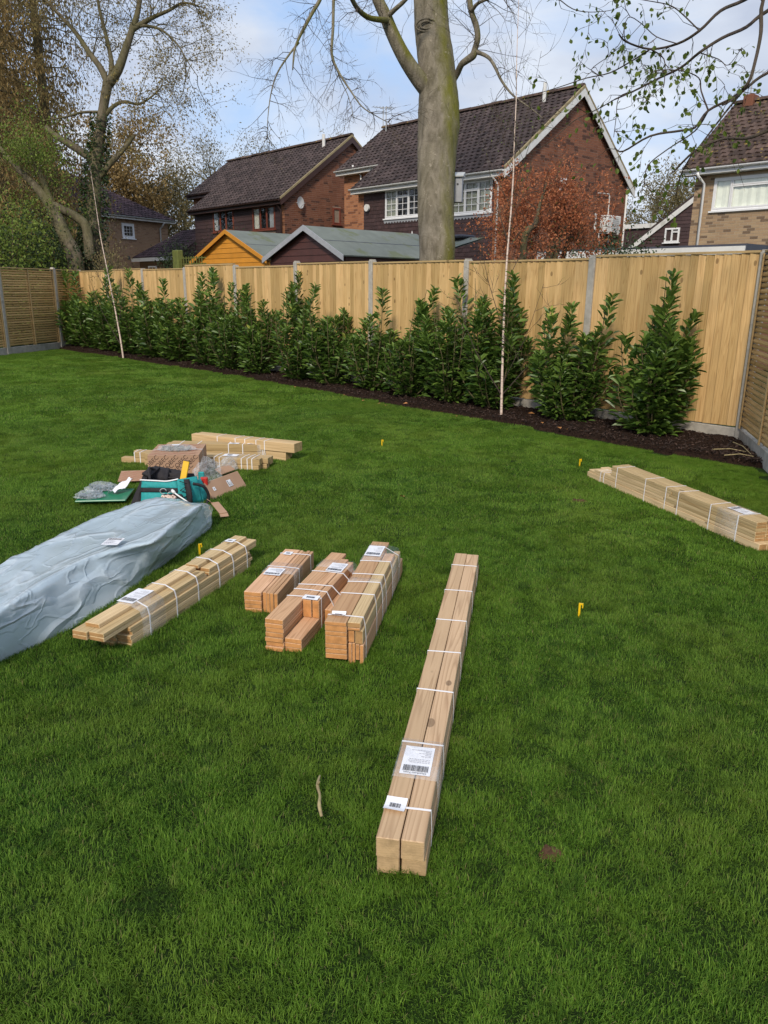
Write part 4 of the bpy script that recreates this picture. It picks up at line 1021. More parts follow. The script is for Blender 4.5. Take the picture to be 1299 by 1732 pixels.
# ---- big beech behind the fence
BT = 3.0; bd = depth_of((-7.3, 3, 2.2))
def bp(px, py, dd=0.0): return PD(px, py, bd+dd)
beech = thing('beech_tree', 'very large smooth grey beech trunk with green algae rising behind the middle of the fence', 'tree', (-7.3, 3.0, 0))
binv = Matrix.Translation((7.3, -3.0, 0))
def W2(o, P): return P-Vector(o)
BO = Vector((-7.3, 3.0, 0))
axis = [(740, 600, 33), (739, 436, 30), (738, 380, 30), (738, 320, 31), (739, 260, 33), (742, 215, 35.5), (742, 180, 34.5), (740, 140, 31.5), (736, 95, 30.5), (731, 50, 29.5), (728, 0, 28.5), (722, -120, 26), (712, -300, 22), (700, -520, 18)]
cp = [bp(x, y)-BO for x, y, w in axis]; cr = [w/F_PX*bd for x, y, w in axis]
cp[0] = Vector((cp[1].x, cp[1].y, -0.1)); cr[0] = cr[1]*1.25
tr = MB(); pts = smooth_path(cp, 6); rad = lerp_r(cr, len(pts))
# detailed trunk surface with low ribs, swellings and creases
nn = 40; vs = []; fs = []
for i, p in enumerate(pts):
    for k in range(nn):
        a = 2*pi*k/nn; rr = rad[i]*(1+0.020*math.sin(3*a+i*0.13)+0.014*math.sin(7*a+i*0.35)+0.006*math.sin(13*a-i*0.9)+0.008*math.sin(i*1.9+math.sin(a)*2))
        vs.append(p+Vector((math.cos(a)*rr, math.sin(a)*rr, 0)))
for i in range(len(pts)-1):
    for k in range(nn): j = (k+1) % nn; fs.append((i*nn+k, i*nn+j, (i+1)*nn+j, (i+1)*nn+k))
tr.add(vs, fs)
tr.build('trunk', 'beech_bark', beech, smooth=True)
# scar ring on the trunk
b = MB()
ctr = bp(721, 52)-BO; tocam = (CAM-bp(721, 52)); tocam.z = 0; tocam.normalize(); sd_ = Vector((-tocam.y, tocam.x, 0))
for rr_ in (0.10, 0.17):
    ring = []
    for k in range(25):
        a = 2*pi*k/24; off = sd_*math.cos(a)*rr_*1.15; base = ctr+tocam*(math.sqrt(max(0.01, 0.335**2-(off.length)**2))-0.008)
        ring.append(base+off+Vector((0, 0, math.sin(a)*rr_*0.62)))
    b.tube(ring, 0.016, 6)
b.build('branch_scar', 'beech_bark', beech, smooth=True)
br = ('limb', 'beech_bark', beech); bt = MB(); tips = []
l1 = limb(br, [bp(745, 175)-BO, bp(722, 150, -0.1)-BO, bp(700, 122, -0.25)-BO, bp(680, 90, -0.4)-BO, bp(663, 55, -0.5)-BO, bp(651, 25, -0.6)-BO, bp(636, -10, -0.7)-BO, bp(615, -90, -1)-BO, bp(600, -220, -1.5)-BO], [0.185, 0.165, 0.145, 0.13, 0.12, 0.112, 0.10, 0.08, 0.06], 14)
l2 = limb(br, [bp(752, 150)-BO, bp(770, 130)-BO, bp(780, 110, -.2)-BO, bp(788, 103, -.3)-BO, bp(800, 94, -.4)-BO, bp(803, 84, -.4)-BO, bp(808, 64, -.5)-BO, bp(805, 42, -.5)-BO, bp(797, 18, -.6)-BO, bp(794, -20, -.7)-BO, bp(800, -100, -1)-BO], [0.07, 0.06, 0.058, 0.062, 0.07, 0.055, 0.055, 0.055, 0.05, 0.05, 0.035], 10)
l3 = limb(br, [bp(803, 88, -.4)-BO, bp(815, 91, -.5)-BO, bp(828, 99, -.6)-BO, bp(838, 115, -.7)-BO, bp(848, 136, -.8)-BO, bp(862, 155, -.9)-BO, bp(876, 168, -1)-BO, bp(900, 185, -1.1)-BO, bp(918, 200, -1.2)-BO], [0.04, 0.035, 0.032, 0.028, 0.024, 0.020, 0.016, 0.010, 0.006], 8)
l4 = limb(br, [bp(657, 34, -.6)-BO, bp(640, 33, -.9)-BO, bp(622, 29, -1.2)-BO, bp(605, 15, -1.5)-BO, bp(592, -8, -1.8)-BO, bp(570, -50, -2)-BO], [0.055, 0.05, 0.045, 0.04, 0.04, 0.03], 8)
l5 = limb(br, [bp(654, 29, -.6)-BO, bp(668, 16, -.8)-BO, bp(688, -3, -1)-BO, bp(715, -40, -1.2)-BO], [0.05, 0.04, 0.035, 0.03], 8)
l6 = limb(br, [bp(797, 20, -.6)-BO, bp(808, 6, -.8)-BO, bp(830, -3, -1)-BO, bp(870, -12, -1.3)-BO], [0.04, 0.03, 0.025, 0.02], 8)
# drooping outer branches entering from above
d1 = limb(br, [bp(560, -60, -2)-BO, bp(543, -5, -2)-BO, bp(528, 22, -2)-BO, bp(514, 48, -2.1)-BO, bp(505, 66, -2.1)-BO, bp(498, 85, -2.2)-BO, bp(495, 118, -2.2)-BO], [0.035, 0.032, 0.030, 0.028, 0.022, 0.018, 0.010], 7)
d2 = limb(br, [bp(505, 72, -2.1)-BO, bp(485, 98, -2.2)-BO, bp(468, 126, -2.2)-BO, bp(458, 160, -2.3)-BO, bp(453, 200, -2.3)-BO, bp(452, 236, -2.3)-BO], [0.018, 0.015, 0.012, 0.009, 0.006, 0.003], 6)
d3 = limb(br, [bp(566, -50, -2.2)-BO, bp(564, 0, -2.2)-BO, bp(563, 50, -2.3)-BO, bp(561, 92, -2.3)-BO, bp(573, 122, -2.4)-BO, bp(592, 152, -2.4)-BO, bp(612, 180, -2.5)-BO, bp(636, 196, -2.5)-BO, bp(660, 209, -2.5)-BO], [0.028, 0.026, 0.024, 0.022, 0.018, 0.014, 0.010, 0.007, 0.004], 7)
d4 = limb(br, [bp(562, 92, -2.3)-BO, bp(574, 130, -2.3)-BO, bp(590, 165, -2.3)-BO, bp(598, 200, -2.3)-BO], [0.012, 0.009, 0.006, 0.003], 5)
for pts_, c, L_ in ((d1, 13, 0.55), (d2, 20, 0.45), (d3, 26, 0.45), (d4, 8, 0.3)):
    along(bt, pts_, c, L_, 0.0065, 2, tips, start=0.1, trop=-0.10, wander=0.22, kids=(1, 3), spread=0.6, shrink=0.6)
for pts_, c, L_ in ((l4, 9, 0.7), (l5, 6, 0.6), (l1, 12, 0.8), (l2, 14, 0.8), (l3, 10, 0.5), (l6, 9, 0.7)):
    along(bt, pts_, c, L_, 0.008, 2, tips, start=0.35, trop=-0.03, wander=0.25, kids=(1, 3), spread=0.65, shrink=0.65)
# crown above the frame (casts the soft dapple, seen from other places)
for k in range(10):
    a = 2*pi*k/10; base = cp[-2].lerp(cp[-1], R.random()); m_ = MB(); twig(m_, base, Vector((math.cos(a), math.sin(a), 0.7)), 2.6, 0.10, 2, [], 0.02, 0.15, (2, 3), 0.6, 0.65); m_.build('limb', 'beech_bark', beech, smooth=True)
bt.build('twigs', 'twig_dark', beech, kind='stuff')
lf = MB(); leafset(lf, tips, 1, 0.018, 0.009, 0.01, prob=0.35); lf.build('buds', 'bud_brown', beech, kind='stuff')
# bird box fixed to the far right of the trunk
bx_ = thing('bird_box', 'grey wooden bird box with sloping lid fixed to the side of the big trunk', 'bird box', bp(775, 322, 0.25), 0.6)
b = MB(); b.cbox((-0.085, -0.09, -0.22), (0.085, 0.09, 0.24), 0.006); b.build('box_body', 'lead', bx_)
b = MB(); b.add([(-0.11, -0.13, 0.25), (0.11, -0.13, 0.25), (0.11, 0.12, 0.34), (-0.11, 0.12, 0.34), (-0.11, -0.13, 0.23), (0.11, -0.13, 0.23), (0.11, 0.12, 0.25), (-0.11, 0.12, 0.25)], [(0, 1, 2, 3), (4, 7, 6, 5), (0, 4, 5, 1), (1, 5, 6, 2), (2, 6, 7, 3), (3, 7, 4, 0)]); b.build('lid', 'metal_grey', bx_)
b = MB(); b.tube([(0, -0.088, 0.1), (0, -0.094, 0.1)], 0.02, 10); b.build('entrance_hole', 'ink', bx_)

# ---- ivy-clad tree at left
def tree_at(name, label, px, dep, group=None, cat='tree'):
    P = PD(px, 455, dep); o = Vector((P.x, P.y, 0)); return thing(name, label, cat, o, 0, group), o
lt, LO = tree_at('budding_tree', 'tall forked tree with ivied trunk and brown buds behind the far left fence', 156, 21.5)
def lp(px, py, dd=0.0): return PD(px, py, 21.5+dd)-LO
tr = MB(); tw = MB(); tips = []
t0 = limb(tr, [Vector((0, 0, -0.1)), lp(156, 440), lp(158, 380), lp(160, 320), lp(163, 270), lp(170, 220), lp(176, 175), lp(183, 138)], [0.25, 0.22, 0.20, 0.18, 0.16, 0.14, 0.13, 0.14], 14)
t1 = limb(tr, [lp(183, 145), lp(172, 118), lp(150, 88), lp(128, 55), lp(100, 25), lp(70, -10), lp(40, -60)], [0.10, 0.09, 0.075, 0.06, 0.05, 0.04, 0.03], 9)
t2 = limb(tr, [lp(185, 140), lp(189, 110), lp(184, 80), lp(177, 50), lp(168, 15), lp(160, -40)], [0.08, 0.07, 0.06, 0.05, 0.045, 0.03], 9)
t3 = limb(tr, [lp(184, 142), lp(200, 118), lp(212, 85), lp(222, 55), lp(233, 20), lp(240, -30), lp(250, -90)], [0.14, 0.125, 0.105, 0.09, 0.075, 0.06, 0.04], 10)
t4 = limb(tr, [lp(222, 52), lp(240, 40), lp(262, 28), lp(285, 18), lp(310, 5), lp(335, 10)], [0.08, 0.07, 0.055, 0.045, 0.035, 0.02], 7)
t4b = limb(tr, [lp(225, 45), lp(250, 44), lp(275, 52), lp(300, 75), lp(318, 105), lp(335, 130)], [0.05, 0.045, 0.035, 0.025, 0.016, 0.008], 6)
t5 = limb(tr, [lp(178, 195), lp(192, 180), lp(210, 172), lp(235, 176), lp(258, 162), lp(275, 145)], [0.07, 0.055, 0.045, 0.035, 0.025, 0.012], 7)
t6 = limb(tr, [lp(160, 272), lp(140, 258), lp(118, 244), lp(95, 230), lp(77, 215)], [0.12, 0.11, 0.10, 0.085, 0.07], 9)
t7 = limb(tr, [lp(168, 300), lp(182, 282), lp(200, 262), lp(215, 245), lp(226, 230)], [0.10, 0.085, 0.075, 0.065, 0.05], 8)
t8 = limb(tr, [lp(180, 190), lp(140, 190, 1), lp(110, 198, 1.5), lp(70, 205, 2)], [0.05, 0.04, 0.03, 0.02], 6)
kw = dict(trop=0.03, wander=0.2, kids=(2, 3), spread=0.6, shrink=0.62)
for pts_, c, L_ in ((t1, 30, 1.5), (t2, 18, 1.4), (t3, 22, 1.5), (t4, 20, 1.1), (t4b, 16, 0.9), (t5, 14, 0.9), (t7, 8, 0.9), (t8, 6, 0.9)):
    along(tw, pts_, c, L_, 0.014, 2, tips, start=0.25, **kw)
along(tw, t0[len(t0)//2:], 8, 0.8, 0.010, 1, tips, start=0.1, **kw)
tr.build('trunk', 'grey_bark', lt, smooth=True); tw.build('twigs', 'twig_olive', lt, kind='stuff')
lf = MB(); leafset(lf, tips, 3, 0.085, 0.034, 0.09, droop=0.5, prob=0.8); lf.build('crown', 'bud_brown', lt, kind='stuff')
iv = MB(); P = []; D = []
for _ in range(3800):
    t = R.random()**1.5; i = min(int(t*len(t0)*0.75), len(t0)-2); a = R.uniform(0, 2*pi); rr = (0.27-0.10*t)*R.uniform(0.9, 1.7)
    P.append(tuple(t0[i].lerp(t0[i+1], R.random())+Vector((math.cos(a)*rr, math.sin(a)*rr, R.gauss(0, 0.08))))); D.append((math.cos(a), math.sin(a), -0.5))
leaves(iv, P, D, NR.uniform(0.05, 0.10, len(P)), NR.uniform(0.05, 0.09, len(P)), six=False); iv.build('ivy', 'ivy', lt, kind='stuff')
# leaning tree
ln_, NO = tree_at('leaning_tree', 'leaning forked trunk with green spring leaves left of the ivy-clad tree', 130, 20.5)
def np_(px, py, dd=0.0): return PD(px, py, 20.5+dd)-NO
tr = MB(); tw = MB(); tips = []
a1 = limb(tr, [Vector((0, 0, -.1)), np_(128, 445), np_(112, 405), np_(97, 370), np_(84, 345), np_(60, 315), np_(35, 290), np_(0, 250)], [0.24, 0.21, 0.19, 0.17, 0.15, 0.11, 0.08, 0.05], 10)
a2 = limb(tr, [np_(152, 440, .3), np_(146, 385, .3), np_(125, 365, .2), np_(100, 352), np_(84, 343)], [0.14, 0.13, 0.12, 0.11, 0.09], 9)
a3 = limb(tr, [np_(90, 350), np_(70, 300), np_(55, 270), np_(60, 245)], [0.09, 0.07, 0.05, 0.03], 8)
for pts_, c, L_ in ((a1, 20, 1.0), (a3, 12, 0.8)): along(tw, pts_, c, L_, 0.012, 2, tips, start=0.3, **kw)
tr.build('trunk', 'grey_bark', ln_, smooth=True); tw.build('twigs', 'twig_olive', ln_, kind='stuff')
lf = MB(); leafset(lf, tips, 3, 0.08, 0.045, 0.14); lf.build('crown', 'spring_green', ln_, kind='stuff')
# larches / tall conifers behind
def conifer(px, dep, top_py, rad, n, label, leafm='larch', gap=0.0):
    t, o = tree_at('larch_tree', label, px, dep); H = height_at(o, top_py) if top_py > -400 else 17.0
    tr = MB(); tr.tube([(0, 0, -0.1), (0.05, 0, H*0.5), (0, 0, H)], [0.26, 0.17, 0.03], 9, caps=False)
    lf = MB(); P = []; D = []
    nb = 100
    for k in range(nb):
        z = 1.6+(H-2.0)*(k/nb); a = k*2.4+R.uniform(-.3, .3); L_ = rad*(1-0.55*(z/H)**1.2)*R.uniform(0.6, 1.15)
        pts = [Vector((0, 0, z))]
        for s in range(1, 6): f = s/5; pts.append(Vector((math.cos(a+0.1*s)*L_*f, math.sin(a+0.1*s)*L_*f, z-0.25*L_*f*f+0.1*math.sin(f*3)+R.gauss(0, .05))))
        tr.tube(pts, [0.035, 0.03, 0.024, 0.018, 0.012, 0.005], 4, caps=False)
        m = n//nb
        for _ in range(m):
            f = R.random()**0.7*4.99; q = pts[int(f)].lerp(pts[min(int(f)+1, 5)], f-int(f)); dr = abs(R.gauss(0, 0.34))
            P.append(tuple(q+Vector((R.gauss(0, 0.22), R.gauss(0, 0.22), -dr)))); D.append((R.gauss(0, .4), R.gauss(0, .4), -1))
    nP = len(P); tt = np.clip(NR.rand(nP), 0, 1)
    leaves(lf, P, D, NR.uniform(0.09, 0.20, nP), NR.uniform(0.03, 0.065, nP), tone=tt, six=False)
    tr.build('trunk', 'twig_olive', t); lf.build('crown', leafm, t, kind='stuff')
conifer(18, 26.0, -500, 3.3, 24000, 'tall brown-leaved drooping tree filling the upper left corner')
conifer(104, 29.0, -500, 2.4, 15000, 'brown-leaved drooping tree between the corner tree and the ivy-clad trunk')
conifer(-75, 24.0, -500, 3.2, 14000, 'brown-leaved drooping tree cut by the left border of the picture')
conifer(62, 36, 120, 2.9, 16000, 'dark green conifer showing between the brown-leaved trees', 'dark_evergreen')
conifer(-5, 34, 60, 3.2, 22000, 'dark evergreen conifer closest to the left border, behind the brown-leaved trees', 'dark_evergreen')
conifer(40, 31, -500, 3.4, 26000, 'brown-leaved drooping tree standing furthest back at the upper left')
def bush(name, label, px, dep, top_py, rx, n, leafm, L_=0.10, W_=0.05, ry=None, cat='shrub', clump=14, base=0.2, shell=0.3, stems=9, cj=0.16, droop=0.0, group=None, barkm='twig_olive'):
    t, o = tree_at(name, label, px, dep, group, cat); H = height_at(o, top_py); ry = ry or rx
    tr = MB(); lf = MB()
    c = cloud_leaves(lf, (0, 0, (H+base)/2), (rx, ry, (H-base)/2), n, L_, W_, clump, cj, shell, droop)
    for k in range(stems):
        q = Vector(c[R.randrange(len(c))]); a = Vector((R.gauss(0, .15), R.gauss(0, .15), 0)); m = a.lerp(q, 0.5)+rv(0.1)
        tr.tube(smooth_path([a, m, q], 3), [0.05, .045, .04, .03, .02, .015, .01], 5, caps=False)
    tr.build('stems', barkm, t); lf.build('foliage', leafm, t, kind='stuff'); return t
bush('green_shrub', 'bright green leafy shrub mass at the left border above the slatted fence', 6, 19.5, 345, 1.5, 6000, 'spring_green', 0.10, 0.06)
bush('green_shrub', 'green leafy shrub behind the leaning forked trunk', 84, 22.5, 350, 1.4, 5000, 'spring_green', 0.10, 0.06)
bush('evergreen_shrub', 'dark evergreen shrub low behind the slatted fence at far left', 25, 20.5, 360, 2.2, 9000, 'dark_evergreen', 0.09, 0.05)
bush('evergreen_shrub', 'dark evergreen shrub under the leaning trunk by the fence corner', 95, 21.5, 385, 1.2, 5000, 'dark_evergreen', 0.09, 0.05)
bush('yellowish_shrub', 'thin olive-yellow shrub in front of the tan brick house wall', 188, 19.0, 405, 0.45, 900, 'olive_haze', 0.08, 0.03, base=1.2, droop=-1.2)
bush('evergreen_shrub', 'dark green bushy shrub between the garage roof and the orange shed', 303, 27.5, 405, 0.6, 2000, 'dark_evergreen', 0.10, 0.05, base=1.4)
bush('evergreen_shrub', 'small leafy shrub top under the red-brown windows of the left house', 388, 30.5, 374, 1.0, 1300, 'dark_evergreen', 0.10, 0.05, base=1.6)
bush('climbing_plant', 'green and rusty creeper tangled along the flat garage roof', 1030, 14.5, 408, 0.9, 1500, 'ivy', 0.06, 0.04, ry=0.5, base=1.9)

# ---- background trees
def bare_tree(name, label, px, dep, top_py, spread=1.0, lv=3, leafm=None, per=3, L_=0.10, W_=0.05, limbs=7, bark='twig_olive', group=None, jit=0.12, r0=0.2):
    t, o = tree_at(name, label, px, dep, group); H = height_at(o, top_py)
    tr = MB(); tips = []
    pts = limb(tr, [(0, 0, -0.1), (R.gauss(0, .1), R.gauss(0, .1), H*0.25), (R.gauss(0, .2), R.gauss(0, .2), H*0.5), (R.gauss(0, .3), R.gauss(0, .3), H*0.72)], [r0, r0*0.8, r0*0.6, r0*0.35], 8)
    for k in range(limbs*2):
        i = R.randint(len(pts)//3, len(pts)-1); a = k*2.4; d = Vector((math.cos(a)*spread, math.sin(a)*spread, R.uniform(0.7, 1.4)))
        twig(tr, pts[i], d, H*0.20, r0*0.3, lv, tips, 0.06, 0.14, (2, 3), 0.5, 0.64, 3)
    tr.build('trunk', bark, t)
    if leafm: lf = MB(); leafset(lf, tips, per, L_, W_, jit); lf.build('crown', leafm, t, kind='stuff')
    return t
BG = 'distant trees beyond the rooftops'
bare_tree('distant_tree', 'orange-brown leaved tree rising directly behind the tan brick house roof', 222, 44, 205, 0.6, 3, 'larch', 6, 0.22, 0.10, 9, group=BG, jit=0.25)
bare_tree('distant_tree', 'olive-brown tree right of the tan brick house roof', 272, 46, 290, 0.8, 3, 'olive_haze', 4, 0.22, 0.09, 8, group=BG, jit=0.3)
bare_tree('distant_tree', 'thin pale bare tree beside the left end of the brown-guttered house', 318, 52, 288, 0.5, 3, 'olive_haze', 1, 0.18, 0.06, 7, group=BG, jit=0.3)
bare_tree('distant_tree', 'pale leafing tree over the left end of the brown-guttered roof', 375, 60, 240, 0.9, 3, 'olive_haze', 2, 0.22, 0.08, 8, group=BG, jit=0.3)
bare_tree('distant_tree', 'small pale tree top over the middle of the brown-guttered roof', 438, 62, 240, 0.8, 3, 'olive_haze', 2, 0.22, 0.08, 7, group=BG, jit=0.3)
bare_tree('distant_tree', 'bare tree top in the gap between the two rooftops', 588, 58, 196, 1.0, 3, 'olive_haze', 1, 0.2, 0.06, 9, group=BG, jit=0.2)
bare_tree('distant_tree', 'olive hazy tree right of the steep brown gable, before the mossed roof house', 1150, 46, 268, 1.0, 3, 'olive_haze', 3, 0.2, 0.08, 8, group=BG, jit=0.25)
bare_tree('distant_tree', 'olive hazy tree at the foot of the brick gable, behind the white-edged flat roof', 1096, 52, 305, 1.2, 3, 'olive_haze', 4, 0.2, 0.09, 8, group=BG, jit=0.25)

# ---- rust-leaved shrub in front of the gable
mp_, MO = tree_at('rust_leaved_shrub', 'big shrub with rusty red spring leaves standing against the brick gable', 915, 12.6, cat='shrub')
def mpt(px, py, dd=0): return PD(px, py, 12.6+dd)-MO
tr = MB(); tw = MB(); tips = []
for path, r_ in (([(880, 470), (885, 420), (905, 380), (912, 350), (925, 310)], 0.07), ([(915, 470), (930, 425), (950, 395), (965, 375), (975, 345)], 0.075), ([(900, 470), (885, 430), (870, 400), (862, 375), (858, 335)], 0.055), ([(925, 470), (940, 430), (948, 390), (940, 350), (955, 315)], 0.06), ([(905, 470), (900, 420), (880, 385), (872, 350), (880, 320)], 0.05), ([(925, 460), (955, 425), (975, 405), (985, 380)], 0.05)):
    dd = R.uniform(-0.5, 0.5); pp = [mpt(x, y, dd) for x, y in path]; pp[0] = Vector((pp[0].x*0.5, pp[0].y*0.5, 0.0))
    pl = limb(tr, pp, [r_, r_*0.8, r_*0.6, r_*0.4, r_*0.2][:len(pp)], 8)
    along(tw, pl, 20, 0.46, 0.008, 2, tips, start=0.12, trop=0.05, wander=0.2, kids=(2, 3), spread=0.6, shrink=0.65)
tr.build('stems', 'grey_bark', mp_, smooth=True); tw.build('twigs', 'twig_dark', mp_, kind='stuff')
lf = MB(); leafset(lf, tips, 3, 0.05, 0.026, 0.05, droop=0.2); lf.build('foliage', 'maple_red', mp_, kind='stuff')

# ---- leafing branches reaching in from the right
TR_O = Vector((3.2, 1.6, 0))
ot = thing('overhanging_tree', 'slender dark branches with fresh green leaves reaching in at the upper right', 'tree', TR_O)
def op(px, py, dep=6.6): return PD(px, py, dep)-TR_O
tr = MB(); tw = MB(); tips = []
trunk = limb(tr, [(0, 0, -0.1), (0.0, 0.05, 1.5), (-0.1, 0.0, 3.0), (-0.1, -.1, 4.5), (-0.2, 0, 7)], [0.17, 0.15, 0.13, 0.11, 0.07], 10)
BR = [([(1420, -90), (1330, -40), (1259, 0), (1219, 18), (1183, 52), (1146, 74), (1100, 83), (1060, 71), (1047, 58)], 0.016, 6.4),
      ([(1400, -30), (1299, 18), (1262, 46), (1222, 64), (1183, 89), (1152, 114), (1115, 132), (1072, 154), (1040, 168)], 0.016, 6.6),
      ([(1330, -60), (1291, 0), (1287, 55), (1278, 101), (1265, 141), (1238, 166), (1198, 187), (1176, 215), (1152, 221), (1100, 230), (1054, 256), (1040, 250)], 0.017, 6.2),
      ([(1400, 80), (1299, 123), (1265, 147), (1241, 167), (1222, 178)], 0.014, 6.2),
      ([(1198, 187), (1186, 154), (1182, 132), (1155, 120), (1120, 118)], 0.007, 6.2),
      ([(1265, 144), (1235, 180), (1210, 212), (1185, 245), (1167, 267), (1150, 300), (1143, 335)], 0.009, 6.2),
      ([(1198, 187), (1176, 221), (1130, 252), (1096, 280), (1090, 312)], 0.007, 6.2),
      ([(1400, 180), (1299, 221), (1262, 234), (1222, 235), (1176, 255), (1140, 290)], 0.014, 5.8),
      ([(1100, 83), (1072, 101), (1032, 123), (992, 132), (950, 146), (910, 158)], 0.007, 6.5),
      ([(1100, 83), (1123, 100), (1124, 135), (1122, 148)], 0.006, 6.4),
      ([(1072, 154), (1047, 165), (1042, 200), (1038, 232)], 0.005, 6.6),
      ([(1040, 168), (1010, 185), (970, 205), (930, 240), (890, 262)], 0.005, 6.6),
      ([(1146, 74), (1110, 62), (1085, 40), (1062, 30), (1050, 70), (1030, 95)], 0.005, 6.4),
      ([(1183, 52), (1150, 20), (1130, 8), (1100, 2), (1060, -5)], 0.006, 6.4),
      ([(1183, 89), (1215, 100), (1232, 110), (1255, 80)], 0.005, 6.5),
      ([(1020, 130), (1000, 118), (1030, 95), (1050, 78)], 0.004, 6.5),
      ([(915, -30), (960, 10), (990, 20), (1030, 18), (1052, 10)], 0.005, 6.9)]
ends = []
for path, r_, dep in BR:
    pp = [op(x, y, dep+0.15*math.sin(i*1.3)) for i, (x, y) in enumerate(path)]
    if path[0][0] > 1320: pp = [trunk[len(trunk)//2].lerp(trunk[-1], R.uniform(0, .5))]+pp; rr = [r_*2.6]+[r_*1.3]*1+[r_*(1-0.8*i/len(path)) for i in range(len(path)-1)]
    else: rr = [r_*(1-0.7*i/len(path)) for i in range(len(path))]
    pl = limb(tr, pp, rr, 6); ends += pl[len(pl)//4:]
    s0 = 0.45 if path[0][0] > 1320 else 0.1
    along(tw, pl, 6 if r_ > 0.008 else 5, 0.28, 0.0035, 1, tips, start=s0, trop=-0.05, wander=0.3, kids=(1, 3), spread=0.7, shrink=0.6)
tr.build('branches', 'twig_dark', ot, smooth=True); tw.build('twigs', 'twig_dark', ot, kind='stuff')
lf = MB(); leafset(lf, tips, 1, 0.046, 0.038, 0.02, droop=1.0, six=True, prob=0.6); lf.build('foliage', 'lime_leaf', ot, kind='stuff')

# ---- white-barked saplings in the bed
def sapling(label, base, path, dep_of, r0, side):
    B0 = G(*base); t = thing('birch_sapling', label, 'birch', B0, 0, 'young birches planted in the bed'); dep = depth_of(B0)
    tr = MB(); tw = MB(); tips = []
    pp = [Vector((0, 0, -0.05))]+[PD(x, y, dep+dd)-B0 for x, y, dd in path]
    n = len(pp); pl = limb(tr, pp, [r0*(1-0.86*(i/(n-1))**0.9) for i in range(n)], 9)
    for k, (i0, dx, dz, L_, r_) in enumerate(side):
        i = int(i0*(len(pl)-1)); d = c_r*dx+Vector((0, 0, dz)); p_ = pl[i]; q = [p_, p_+d*L_*0.25+Vector((0, 0, 0.02)), p_+d*L_*0.6+Vector((0, 0, 0.08*L_)), p_+(d*0.95+Vector((0, 0, 0.35)))*L_]
        s = limb(tw, q, [r_, r_*0.8, r_*0.5, 0.002], 5); along(tw, s, 6, 0.35, 0.003, 1, tips, start=0.3, trop=0.08, wander=0.15, kids=(1, 2), spread=0.4, shrink=0.6)
    along(tw, pl, 26, 0.5, 0.0035, 1, tips, start=0.3, up=0.9, trop=0.12, wander=0.12, kids=(1, 2), spread=0.35, shrink=0.7)
    tr.build('trunk', 'birch', t, smooth=True); tw.build('twigs', 'twig_dark', t, kind='stuff')
    lf = MB(); leafset(lf, tips, 1, 0.02, 0.012, 0.01, prob=0.5); lf.build('buds', 'spring_green', t, kind='stuff')
sapling('slim white birch sapling staked upright near the right-hand laurels', (848, 710), [(849, 650, 0), (851, 580, 0), (854, 500, 0), (858, 430, 0), (864, 360, 0), (868, 300, 0), (870, 240, 0), (873, 170, 0), (874, 100, 0), (876, 40, 0), (878, -20, 0)], 0, 0.0175,
        [(0.08, -0.65, 0.9, 0.95, 0.010), (0.09, 0.75, 0.8, 0.9, 0.008), (0.10, 0.5, 1.0, 0.9, 0.006), (0.22, -0.4, 1, 1.0, 0.006), (0.3, 0.5, 1, 0.9, 0.005), (0.4, -0.4, 1, 0.9, 0.005), (0.5, 0.35, 1, 0.9, 0.005), (0.6, 0.3, 1, 0.9, 0.004)])
sapling('white birch sapling leaning left in front of the far end of the laurels', (209, 607), [(204, 575, 0), (196, 530, 0), (187, 485, 0), (178, 440, 0), (170, 400, 0), (164, 360, 0), (158, 320, 0), (152, 280, 0)], 0, 0.021,
        [(0.12, -0.5, 0.9, 1.2, 0.010), (0.2, 0.25, 1, 1.2, 0.009), (0.3, -0.5, 1, 1.1, 0.008), (0.45, 0.3, 1, 0.9, 0.006)])
b_ = PY(846, 440, 2.0)

